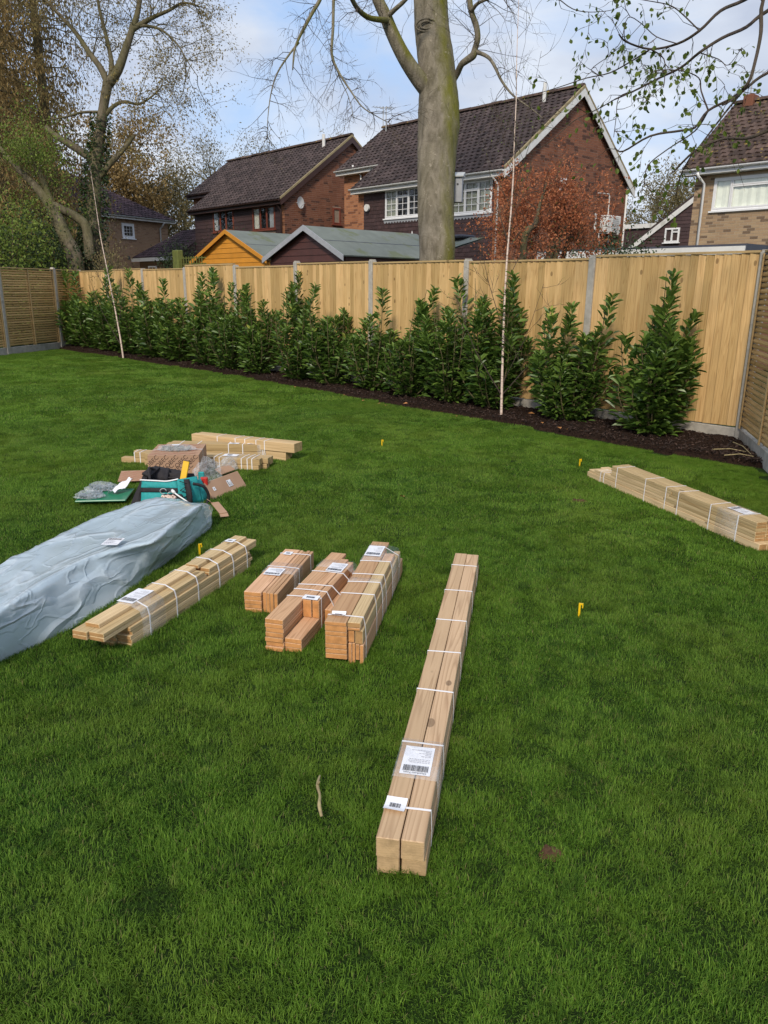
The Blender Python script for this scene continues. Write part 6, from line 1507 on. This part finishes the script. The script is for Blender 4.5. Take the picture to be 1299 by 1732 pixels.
panel('front_strap', 'black_fabric', [(x0_+0.0, 0.004, 0.112), (x1_-0.11, -0.012, 0.112), (x1_-0.115, -0.004, 0.143), (x0_+0.002, 0.010, 0.143)], bulge=0.004, wr=0.002)
b = MB(); b.tube(smooth_path([(x0_, 0.02, 0.197), (x0_+0.12, 0.012, 0.193), (x1_-0.2, 0.012, 0.190), (x1_-0.12, 0.015, 0.205)], 4), 0.0055, 6); b.build('piping', 'strap', tb, smooth=True)
panel('end_panel', 'teal_fabric', [(x1_-0.115, -0.025, 0), (x1_+0.03, 0.10, 0), (x1_-0.01, 0.12, 0.20), (x1_-0.12, -0.005, 0.205)], bulge=0.03)
b = MB()
for k in range(5):
    z0_, z1_ = 0.03+k*0.034, 0.03+(k+1)*0.034; e = (0.012, 0.062); a, c = (e[0], e[1]) if k % 2 else (e[1], e[0])
    def ep(u, z): return Vector((x1_-0.115+u*1.15, -0.040+u*0.9, z))
    b.tube([ep(a, z0_), ep(c, z1_)], 0.0028, 5)
b.build('quilt_stitching', 'black_fabric', tb)
panel('end_strap', 'black_fabric', [(x1_-0.055, -0.012, 0), (x1_-0.025, 0.018, 0), (x1_-0.045, 0.035, 0.20), (x1_-0.075, 0.005, 0.205)], bulge=0.035, wr=0.001)
panel('end_pocket', 'teal_fabric', [(x1_+0.03, 0.10, 0), (x1_+0.035, Db, 0), (x1_-0.005, Db-0.02, 0.16), (x1_-0.01, 0.125, 0.17)], bulge=0.02)
panel('back_panel', 'black_fabric', [(x1_, Db, 0), (x0_, Db, 0), (x0_, Db+0.01, 0.20), (x1_-0.06, Db+0.01, 0.19)], bulge=0.01)
panel('side_panel', 'black_fabric', [(x0_, Db, 0), (x0_, 0, 0), (x0_+0.01, 0.03, 0.19), (x0_+0.01, Db-0.02, 0.19)], bulge=0.01)
panel('lining', 'black_fabric', [(x0_+0.02, 0.03, 0.05), (x1_-0.05, 0.02, 0.05), (x1_-0.05, Db-0.02, 0.05), (x0_+0.02, Db-0.02, 0.05)], bulge=0.03)
# raised lid, standing open behind, and the flap hanging over the left side
panel('lid', 'black_fabric', [(x0_+0.02, Db-0.02, 0.17), (x1_-0.11, Db-0.05, 0.17), (x1_-0.14, Db+0.06, 0.195), (x0_+0.03, Db+0.07, 0.235)], bulge=-0.02, wr=0.008, th=0.02)
panel('lid_pocket', 'black_fabric', [(x0_+0.02, Db-0.06, 0.16), (x0_+0.15, Db-0.06, 0.16), (x0_+0.15, Db+0.03, 0.225), (x0_+0.03, Db+0.04, 0.235)], bulge=0.02, wr=0.006, th=0.02)
panel('side_flap', 'black_fabric', [(x0_-0.085, 0.0, 0.0), (x0_-0.02, -0.012, 0.0), (x0_+0.03, 0.12, 0.21), (x0_-0.01, 0.15, 0.21)], bulge=0.02, wr=0.006, th=0.015)
panel('side_flap_rear', 'black_fabric', [(x0_-0.01, 0.12, 0.225), (x0_+0.05, 0.10, 0.205), (x0_+0.09, Db, 0.24), (x0_+0.03, Db+0.02, 0.24)], bulge=0.015, wr=0.004, th=0.015)
b = MB(); b.tube(smooth_path([(x0_+0.06, 0.06, 0.19), (x0_+0.045, 0.10, 0.255), (x0_+0.05, 0.16, 0.250), (x0_+0.07, 0.2, 0.22)], 4), 0.010, 7); b.build('handle', 'black_fabric', tb, smooth=True)
b = MB(); b.tube(smooth_path([(x1_-0.02, 0.02, 0.17), (x1_+0.05, 0.05, 0.14), (x1_+0.075, 0.08, 0.06), (x1_+0.055, 0.07, 0.0)], 5), 0.011, 7); b.build('shoulder_strap', 'black_fabric', tb, smooth=True)
for (xx, zz) in ((x0_+0.17, 0.125), (x0_+0.22, 0.10)):
    b = MB(); ring = [(xx+0.022*math.cos(k*pi/6), -0.024+0.004*math.sin(k), zz+0.02*math.sin(k*pi/6)) for k in range(11)]; b.tube(ring, 0.0028, 5); b.build('d_ring', 'metal_grey', tb, smooth=True)
def in_bag(x, y, z): 
    c, s = math.cos(ang2), math.sin(ang2); return Vector((BLp.x+c*x-s*y, BLp.y+s*x+c*y, z))
lv = thing('spirit_level', 'short yellow spirit level standing up out of the open tool bag', 'spirit level', in_bag(x1_-0.14, 0.12, 0.06), ang2)
mtx = Matrix.Rotation(0.20, 4, 'Y') @ Matrix.Rotation(-0.25, 4, 'X')
b = MB(); b.cbox((-0.022, -0.012, 0), (0.022, 0.012, 0.25), 0.003, m=mtx); b.build('body', 'level_yellow', lv)
b = MB(); b.cbox((-0.023, -0.013, 0.251), (0.023, 0.013, 0.256), 0.001, m=mtx); b.build('end_cap', 'ink', lv)
rc = thing('rope_coil', 'small coil of pinkish twisted rope against the front of the tool bag', 'rope', in_bag(bw*0.60, -0.085, 0.085), ang2)
b = MB(); ring = []
for k in range(90): a = k*0.35; ring.append((0.045*math.cos(a)*(1+0.1*math.sin(k)), 0.018*math.sin(a)+0.012*math.sin(k*0.7), 0.012*math.sin(a*0.5)+0.014*math.cos(k*1.3)))
b.tube(ring, 0.0068, 6); b.build('rope', 'rope', rc, smooth=True)
b = MB(); b.cbox((-0.05, 0.02, -0.08), (0.09, 0.055, 0.025), 0.01); b.build('pouch_under_rope', 'black_fabric', rc)
tl = thing('white_handled_tool', 'long tool with white shaft leaning across the front of the tool bag', 'tool', in_bag(bw*0.66, -0.055, 0.085), ang2)
b = MB(); b.tube(smooth_path([(0.0, 0, 0.045), (0.04, -0.02, 0.02), (0.09, -0.035, -0.01), (0.135, -0.05, -0.04)], 4), 0.0055, 8); b.build('shaft', 'cable_white', tl, smooth=True)
b = MB(); b.tube([(-0.012, 0.012, 0.055), (0.0, 0, 0.045), (0.014, -0.006, 0.038)], [0.009, 0.013, 0.007], 8); b.build('head', 'cable_white', tl, smooth=True)
rp_ = thing('red_tool_case', 'small red and teal packet tucked behind the right end of the tool bag', 'packet', in_bag(x1_-0.01, 0.27, 0.0), ang2)
b = MB(); b.cbox((-0.01, -0.02, 0), (0.045, 0.02, 0.155), 0.006); b.build('packet', 'red_plastic', rp_)
b = MB(); b.cbox((-0.03, 0.021, 0.0), (0.015, 0.04, 0.19), 0.006); b.build('teal_sleeve', 'teal_fabric', rp_)

# plain carton tipped on its side
P2 = G(362, 845); q2 = G(419, 822)
d2v = (q2-P2).normalized(); ang3 = math.atan2(d2v.y, d2v.x)
c2 = thing('plain_carton', 'plain brown carton with a square white label, tipped beside the tool bag', 'carton', (P2.x, P2.y, 0.0), ang3)
w2 = (q2-P2).length*0.98; mt = Matrix.Rotation(-0.62, 4, 'X')
b = MB(); b.cbox((0, 0, 0), (w2, 0.055, 0.145), 0.003, m=mt); b.build('carton_body', 'cardboard', c2)
b = MB(); b.box((0.0, 0.024, 0.1454), (w2, 0.031, 0.1462), m=mt); b.build('seam_tape', 'film', c2)
ls_ = label_sheet(c2, 0, 0, 0, 0.055, 0.055, 0, big=True); ls_.matrix_local = mt @ Matrix.Translation((w2*0.60, -0.003, 0.075)) @ Matrix.Rotation(pi/2, 4, 'X') @ Matrix.Rotation(0.0, 4, 'Z')
ls_ = label_sheet(c2, 0, 0, 0, 0.03, 0.03, 0, big=False); ls_.matrix_local = mt @ Matrix.Translation((w2*0.15, -0.003, 0.075)) @ Matrix.Rotation(pi/2, 4, 'X')
P = G(352, 818); crumple_bag('crumpled_plastic', 'crumpled clear plastic between the printed carton and the plain carton', (P.x, P.y, 0.02), (0.14, 0.08, 0.15), 'film', None, ang3, 8, amp=0.5)
P = G(385, 800); crumple_bag('crumpled_plastic', 'small clear bag with reddish print behind the plain tipped carton', (P.x, P.y, 0.02), (0.12, 0.06, 0.09), 'bag_film', None, ang3, 9, amp=0.5)
P = G(383, 806); pk = thing('printed_sheet', 'folded printed card under clear film behind the tipped carton', 'card', (P.x, P.y, 0.05), ang3)
b = MB(); b.cbox((-0.10, -0.03, 0), (0.09, 0.05, 0.012), 0.003, m=Matrix.Rotation(0.5, 4, 'X')); b.build('card', 'cardboard', pk)
# flat card left of the bag
cd_ = thing('flat_carton_piece', 'flat piece of printed cardboard lying left of the tool bag', 'card', G(226, 806, 0.04), ang+0.1)
b = MB(); b.cbox((-0.11, -0.11, 0), (0.12, 0.13, 0.005), 0.001, m=Matrix.Rotation(0.12, 4, 'X')); b.build('card', 'cardboard', cd_)
for r_ in range(4):
    for c_ in range(3): text_mesh('OBEC', 0.034, 'print_red', cd_, Matrix.Rotation(0.12, 4, 'X') @ Matrix.Translation((-0.07+c_*0.07, -0.08+r_*0.055, 0.0062)) @ Matrix.Rotation(0.6, 4, 'Z'))
# folded cardboard strip
P = G(372, 868, 0.05); st_ = thing('cardboard_strip', 'torn folded cardboard strip poking out by the end of the wrapped package', 'card', P, 0)
pA, pB, pC = G(352, 850, 0.06)-P, G(363, 850, 0.07)-P, G(378, 868, 0.045)-P
def strip(a, c, w): 
    d_ = (c-a).normalized(); s_ = d_.cross(Vector((0, 0, 1))).normalized()*w; b = MB(); n_ = s_.cross(d_).normalized()*0.003
    vs = [a-s_, a+s_, c+s_, c-s_]; vs += [v+n_ for v in vs]; b.add(vs, [(0, 1, 2, 3), (7, 6, 5, 4), (0, 4, 5, 1), (1, 5, 6, 2), (2, 6, 7, 3), (3, 7, 4, 0)]); return b
strip(pB, pC, 0.028).build('strip', 'cardboard', st_); strip(pC+Vector((0, 0, -0.004)), G(380, 874, 0.03)-P, 0.028).build('folded_end', 'cardboard', st_); strip(G(352, 846, 0.09)-P, G(366, 858, 0.03)-P, 0.03).build('torn_piece', 'cardboard', st_)
# green plastic sheet with bags
gs = [G(128, 850, 0.035), G(212, 848, 0.035), G(226, 829, 0.035), G(150, 831, 0.035)]; g0_ = gs[0]
gp_ = thing('green_plastic_sheet', 'flat green plastic panel on the grass under clear bags, left of the tool bag', 'plastic sheet', g0_)
b = MB(); slab(b, [g-g0_+Vector((0, 0, 0.008)) for g in gs], (0, 0, 1), 0.008); sh_ = b.build('sheet', 'green_plastic', gp_)
b = MB()
for a, c in zip(gs, gs[1:]+gs[:1]): b.tube([a-g0_+Vector((0, 0, 0.008)), c-g0_+Vector((0, 0, 0.008))], 0.006, 6)
b.build('rim', 'green_plastic', gp_)
for i, (px, py, s, lab, lb) in enumerate((((152), 840, (0.10, 0.065, 0.045), 'clear bag of grey fittings at the front of the green plastic panel', False), (172, 828, (0.11, 0.06, 0.055), 'clear bag with dark blue-grey tube at the back of the green plastic panel', False))):
    P = G(px, py, 0.05); crumple_bag('bag_of_fittings', lab, (P.x, P.y, 0.045), s, 'bag_film', 'blue_grey', ang+0.3*i, 20+i, amp=0.5)
P = G(192, 834, 0.05); ip = thing('instruction_packet', 'creased white instruction packet propped on the green plastic panel', 'packet', P, ang+0.9)
b = MB(); vs = []
for i in range(9):
    u = i/8
    for j in range(5):
        v = j/4; vs.append((-0.02+u*0.19, (v-0.5)*(0.085-0.02*u), 0.015+0.07*u**1.5+0.012*math.sin(u*9+v*4)+0.008*math.sin(v*11)))
b.add(vs+[(x, y, z-0.004) for x, y, z in vs], [(i*5+j, (i+1)*5+j, (i+1)*5+j+1, i*5+j+1) for i in range(8) for j in range(4)]+[(45+i*5+j, 45+i*5+j+1, 45+(i+1)*5+j+1, 45+(i+1)*5+j) for i in range(8) for j in range(4)]); b.build('paper_sheet', 'paper', ip)

# big wrapped package: lofted crumpled polythene
ST = [ # (front base px), (front top px, z), (back top px, z), (back base offset)
    ((358, 872, 0.06), (352, 852, 0.16), (300, 844, 0.14)),
    ((357, 890, 0.02), (340, 855, 0.20), (262, 842, 0.20)),
    ((332, 914, 0.0), (300, 880, 0.22), (228, 849, 0.22)),
    ((292, 945, 0.0), (262, 914, 0.225), (195, 863, 0.22)),
    ((250, 975, 0.0), (215, 925, 0.22), (150, 879, 0.215)),
    ((205, 1010, 0.0), (150, 946, 0.225), (105, 902, 0.22)),
    ((150, 1045, 0.0), (95, 972, 0.235), (60, 925, 0.23)),
    ((85, 1082, 0.0), (40, 1010, 0.24), (20, 945, 0.24)),
    ((0, 1122, 0.0), (-30, 1055, 0.24), (-40, 975, 0.24)),
    ]
PK0 = G(250, 975, 0); PK0 = Vector((PK0.x, PK0.y, 0))
pk_ = thing('wrapped_package', 'long package in crumpled translucent blue-grey polythene at the left edge of the lawn', 'package', PK0)
rings = []
for s in ST:
    a = G(*s[0])-PK0; b_ = G(*s[1])-PK0; c = G(*s[2])-PK0; ac = (b_-c); ac.z = 0; acn = ac.normalized()
    d_ = Vector((c.x, c.y, 0))-acn*0.03; m1 = b_.lerp(c, 0.5)+Vector((0, 0, -0.006))
    rings.append([a, a.lerp(b_, 0.35)+acn*0.012+Vector((0, 0, 0.0)), a.lerp(b_, 0.8)+acn*0.006, b_, b_.lerp(c, 0.15), m1, b_.lerp(c, 0.85), c, c.lerp(d_, 0.4), d_])
pd_ = (rings[8][0]-rings[4][0]); pd_.z = 0; pd_.normalize()
for sh_x, sc_ in ((0.28, 1.0), (0.50, 0.92), (0.56, 0.7)):
    cc_ = sum(rings[8], Vector())/len(rings[8]); cc_.z = 0.0; rings.append([cc_+(p-cc_)*sc_+pd_*sh_x for p in rings[8]])
K = len(rings[0]); sub = 9; cols = []
for k in range(K): cols.append(smooth_path([r[k] for r in rings], sub))
NS = len(cols[0]); prof = []
for i in range(NS): prof.append(smooth_path([cols[k][i] for k in range(K)], 4))
NP = len(prof[0]); rs = np.random.RandomState(4); kk = rs.normal(0, 1, (16, 3))*np.array([9, 1.6, 1])*rs.uniform(0.5, 1.6, (16, 1)); ph_ = rs.uniform(0, 6, 16)
vs = []
for i in range(NS):
    cen = sum(prof[i], Vector())/NP
    for j in range(NP):
        p = prof[i][j]; n_ = (p-cen); n_.z = max(n_.z, 0.02); n_.normalize()
        q = np.array((i*0.035, j*0.30, 0.0)); w_ = sum((1-abs(math.sin(float(q@k_)*0.5+f_)))**4 for k_, f_ in zip(kk, ph_))/16
        w2_ = 0.014*math.sin(j*0.9+i*0.12)*math.sin(i*0.21+1) 
        e = min(1, j/4, (NP-1-j)/3); vs.append(p+n_*((w_-0.2)*0.075+w2_*0.4)*e)
fs = [(i*NP+j, i*NP+j+1, (i+1)*NP+j+1, (i+1)*NP+j) for i in range(NS-1) for j in range(NP-1)]
ce = sum((vs[j] for j in range(NP)), Vector())/NP; vs.append(Vector((ce.x, ce.y, 0.10))+ (G(362, 868, 0.08)-G(330, 885, 0.08)).normalized()*0.02); ci = len(vs)-1
fs += [(ci, j+1, j) for j in range(NP-1)]
ce = sum((vs[(NS-1)*NP+j] for j in range(NP)), Vector())/NP; vs.append(Vector((ce.x, ce.y, 0.07))+pd_*0.03); fs += [(len(vs)-1, (NS-1)*NP+j, (NS-1)*NP+j+1) for j in range(NP-1)]
b = MB(); b.add(vs, fs); b.build('polythene_wrap', 'polythene', pk_, smooth=True)
# gathered loose end of the wrap
b = MB(); vs = []
for i in range(7):
    for j in range(7): u, v = i/6, j/6; p = G(340+16*u+6*math.sin(v*7), 856+42*v, 0.19*(1-v)+0.01)-PK0; vs.append(p+Vector((0.008*math.sin(v*13+u*5), 0.012*math.sin(u*9+v*7), 0.006)))
b.add(vs, [(i*7+j, (i+1)*7+j, (i+1)*7+j+1, i*7+j+1) for i in range(6) for j in range(6)]); b.build('gathered_end', 'bag_film', pk_, smooth=True)
# address slip on the wrap: laid on the surface
P = G(191, 916, 0.245); sl_o = label_sheet(pk_, 0, 0, 0, 0.11, 0.085, 0, big=True, sheetname='address_slip')
dd_ = (rings[7][5]-rings[3][5]).normalized(); sl_o.matrix_local = Matrix.Translation(P-PK0) @ Matrix.Rotation(math.atan2(dd_.y, dd_.x)+0.25, 4, 'Z')

# ================================================================== SMALL THINGS ON THE LAWN
pegs = [((646, 756), 'yellow hooked peg in the open lawn furthest from the camera', 0.3), ((980, 790), 'yellow hooked peg at the far end of the bundle lying by the right edge', 1.1),
        ((979, 1044), 'yellow hooked peg standing alone right of the long square posts', 0.1), ((338, 940), 'yellow hooked peg behind the staggered bundle, close to the wrapped package', 2.0)]
for (px, py), lab, a in pegs:
    P = G(px, py); t = thing('marker_peg', lab, 'peg', P, YAW*0-YAW+0 + a*0.5-0.4, 'yellow hooked pegs pushed into the lawn')
    b = MB(); b.box((-0.006, -0.005, -0.03), (0.006, 0.005, 0.078)); b.box((-0.006, -0.0045, 0.0781), (0.020, 0.0045, 0.087)); b.box((0.0145, -0.0045, 0.060), (0.0205, 0.0045, 0.078)); b.build('peg_shaft', 'peg_yellow', t); t.scale = (0.8, 0.8, 0.85)
P = G(540, 1345, 0.035); q = [G(541, 1312, 0.035), G(537, 1328, 0.045), G(541, 1345, 0.04), G(540, 1362, 0.045), G(544, 1381, 0.03)]
b = MB(); b.tube(smooth_path([v-P for v in q], 4), lerp_r([0.003, 0.0055, 0.004, 0.006, 0.0045], 17), 7); b.tube([q[1]-P, q[1]-P+Vector((0.012, 0.0, 0.02))], [0.004, 0.002], 5)
o = b.build('dry_twig', 'twig', smooth=True); o.location = P; tag(o, 'crooked lichen-spotted twig lying on the grass left of the long posts', 'twig')
for (px, py, lab, s) in ((684, 840, 'pale curled dead leaf on the open lawn below the furthest yellow peg', 0.05),):
    o = bpy.data.objects.new('fallen_leaf', km); COL.objects.link(o); o.location = G(px, py, 0.035); o.rotation_euler = (0.4, 0.2, R.uniform(0, 6)); o.scale = (s, s, s*1.5); tag(o, lab, 'leaf')

# ================================================================== GRASS
def blades(n, size, l0, l1, w0, w1, seed, lean=0.72):
    rs = np.random.RandomState(seed)
    P = np.zeros((n, 3)); P[:, :2] = rs.uniform(-size/2, size/2, (n, 2))
    cl = rs.uniform(-size/2, size/2, (14, 2)); ca = rs.uniform(0, 2*pi, 14)
    near = np.argmin(((P[:, None, :2]-cl[None])**2).sum(2), axis=1)
    a = ca[near]+rs.normal(0, 1.1, n); L_ = rs.uniform(l0, l1, n)*(0.8+0.4*rs.rand(14)[near]); w = rs.uniform(w0, w1, n)
    ln = np.abs(rs.normal(lean, 0.38, n)); D = np.stack([np.cos(a), np.sin(a), np.zeros(n)], 1); Sd = np.stack([-np.sin(a), np.cos(a), np.zeros(n)], 1); Z = np.array([[0, 0, 1.0]])
    h1 = L_*0.5; p0 = P; p1 = P+Z*(h1*np.cos(ln*0.4))[:, None]+D*(h1*np.sin(ln*0.4))[:, None]; p2 = p1+Z*(L_*0.5*np.cos(ln*1.5))[:, None]+D*(L_*0.5*np.sin(ln*1.5))[:, None]
    W2_ = (w/2)[:, None]; V = np.stack([p0-Sd*W2_, p0+Sd*W2_, p1-Sd*W2_*0.9, p1+Sd*W2_*0.9, p2], 1).reshape(-1, 3)
    k = (np.arange(n)*5)[:, None]; F4 = k+np.array([[0, 1, 3, 2]]); F3 = k+np.array([[2, 3, 4]])
    me = bpy.data.meshes.new('grass_patch'); me.from_pydata(V.tolist(), [], F4.tolist()+F3.tolist())
    at = me.attributes.new('tone', 'FLOAT', 'POINT'); at.data.foreach_set('value', np.repeat(rs.rand(n), 5).astype(np.float32)); me.materials.append(M['grass']); me.update()
    return bpy.data.objects.new('grass_patch', me)
LOD = [(0.25, 3800, 0.012, 0.032, 0.0010, 0.0022), (0.5, 8000, 0.012, 0.030, 0.0019, 0.0034), (1.0, 9500, 0.016, 0.032, 0.005, 0.0085)]
cols_ = []
for li, (sz, n, a, c, w0, w1) in enumerate(LOD):
    co = bpy.data.collections.new('grass_patches_%s' % ['near', 'middle', 'far'][li])
    for k in range(4): co.objects.link(blades(n, sz*1.25, a, c, w0, w1, 100*li+k))
    cols_.append(co)
def on_lawn(x, y):
    if y > edge_y(min(0.66, max(-16.4, x)))-0.02 + (0 if x < 0.66 else -(x-0.66)*1.5): return False
    # between the oblique side fences
    if (x-0)*(-DIR_R.y)+(y)*DIR_R.x > -0.10: return False
    if (x-XL)*(-DIR_L.y)+(y)*DIR_L.x < 0.10: return False
    return True
pts_l = [[], [], []]
def lod_of(x, y): 
    r_ = math.hypot(x-CAM.x, y-CAM.y); return 0 if r_ < 4.0 else (1 if r_ < 9 else 2)
# coarse cells split down to fine ones near the camera
for cx_ in range(-20, 9):
    for cy_ in range(-15, 1):
        l = lod_of(cx_+.5, cy_+.5); near_ = min(lod_of(cx_+a, cy_+b) for a in (0, 1) for b in (0, 1)); l = min(l, near_); sz = LOD[l][0]; k = int(round(1/sz))
        for i in range(k):
            for j in range(k):
                x = cx_+(i+0.5)*sz; y = cy_+(j+0.5)*sz; v = Vector((x, y, 0))-CAM; z_ = v.dot(c_d)
                if z_ < -0.5: continue
                if abs(v.dot(c_r)) > max(0.1, z_)*0.51+1.2: continue
                hs = sz*0.55
                if all(on_lawn(x+a*hs, y+b*hs) for a in (-1, 1) for b in (-1, 1)): pts_l[l].append((x, y, 0.0, 1.0))
                else:   # along edges use small patches
                    m_ = max(1, int(round(sz/0.125)))
                    for a in range(m_):
                        for b in range(m_):
                            xx = x-sz/2+(a+.5)*sz/m_; yy = y-sz/2+(b+.5)*sz/m_
                            if on_lawn(xx, yy) and on_lawn(xx, yy+0.06): pts_l[0 if l == 0 else 0].append((xx, yy, 0.0, 0.5))
allp = [(x, y, z) for P in pts_l for (x, y, z, s) in P]; lodv = [float(i) for i, P in enumerate(pts_l) for _ in P]; scl = [p[3] for P in pts_l for p in P]
bare_idx = []
me = bpy.data.meshes.new('grass'); me.from_pydata(allp, [], [])
for nm, dat in (('lod', lodv), ('sc', scl)):
    at = me.attributes.new(nm, 'FLOAT', 'POINT'); at.data.foreach_set('value', dat)
go = bpy.data.objects.new('grass', me); COL.objects.link(go); go['kind'] = 'stuff'; go['label'] = 'short green mown grass covering the lawn'
ng = bpy.data.node_groups.new('grass_nodes', 'GeometryNodeTree'); ng.interface.new_socket('Geometry', in_out='INPUT', socket_type='NodeSocketGeometry'); ng.interface.new_socket('Geometry', in_out='OUTPUT', socket_type='NodeSocketGeometry')
gi = ng.nodes.new('NodeGroupInput'); go_ = ng.nodes.new('NodeGroupOutput'); jn = ng.nodes.new('GeometryNodeJoinGeometry')
na = ng.nodes.new('GeometryNodeInputNamedAttribute'); na.data_type = 'FLOAT'; na.inputs[0].default_value = 'lod'
ns = ng.nodes.new('GeometryNodeInputNamedAttribute'); ns.data_type = 'FLOAT'; ns.inputs[0].default_value = 'sc'
def sock(node, name, out=True):
    return [s for s in (node.outputs if out else node.inputs) if s.name == name and s.enabled][0]
for li, co in enumerate(cols_):
    ip_ = ng.nodes.new('GeometryNodeInstanceOnPoints'); ci = ng.nodes.new('GeometryNodeCollectionInfo'); ci.inputs['Collection'].default_value = co; ci.inputs['Separate Children'].default_value = True; ci.inputs['Reset Children'].default_value = True
    cmp_ = ng.nodes.new('FunctionNodeCompare'); cmp_.data_type = 'FLOAT'; cmp_.operation = 'EQUAL'; ng.links.new(sock(na, 'Attribute'), sock(cmp_, 'A', False)); sock(cmp_, 'B', False).default_value = float(li); sock(cmp_, 'Epsilon', False).default_value = 0.2
    rr_ = ng.nodes.new('FunctionNodeRandomValue'); rr_.data_type = 'FLOAT_VECTOR'; sock(rr_, 'Min', False).default_value = (0, 0, 0); sock(rr_, 'Max', False).default_value = (0, 0, 6.283)
    ri = ng.nodes.new('FunctionNodeRandomValue'); ri.data_type = 'INT'; sock(ri, 'Min', False).default_value = 0; sock(ri, 'Max', False).default_value = 3
    ng.links.new(gi.outputs[0], ip_.inputs['Points']); ng.links.new(cmp_.outputs[0], ip_.inputs['Selection']); ng.links.new(ci.outputs[0], ip_.inputs['Instance']); ip_.inputs['Pick Instance'].default_value = True
    ng.links.new(sock(ri, 'Value'), ip_.inputs['Instance Index']); ng.links.new(sock(rr_, 'Value'), ip_.inputs['Rotation'])
    cmb = ng.nodes.new('ShaderNodeCombineXYZ'); cmb.inputs[2].default_value = 1.0; ng.links.new(sock(ns, 'Attribute'), cmb.inputs[0]); ng.links.new(sock(ns, 'Attribute'), cmb.inputs[1]); ng.links.new(cmb.outputs[0], ip_.inputs['Scale'])
    ng.links.new(ip_.outputs[0], jn.inputs[0])
ng.links.new(jn.outputs[0], go_.inputs[0])
md = go.modifiers.new('grass', 'NODES'); md.node_group = ng
# bare earth spots: low crumbly soil mounds showing through the turf
for (P, a, b_), lab in zip(BARE[:2], ('small bare earth patch in the lawn between the loose bundle and the posts', 'small bare earth patch in the foreground right of the long posts')):
    m_ = MB(); rr = random.Random(3); n = 16; vs = [(0, 0, 0.016)]
    for ring, s in ((0.55, 0.015), (1.0, -0.004)):
        for k in range(n): q = ring*rr.uniform(0.4, 1.1); vs.append((a*q*math.cos(2*pi*k/n), b_*q*math.sin(2*pi*k/n), s+rr.uniform(-.004, .004)))
    m_.add(vs, [(0, 1+k, 1+(k+1) % n) for k in range(n)]+[(1+k, 1+n+k, 1+n+(k+1) % n, 1+(k+1) % n) for k in range(n)]); o = m_.build('bare_patch', 'bare_earth', smooth=False); o.location = (P.x, P.y, 0); o.rotation_euler = (0, 0, -YAW); o['kind'] = 'stuff'; o['label'] = lab
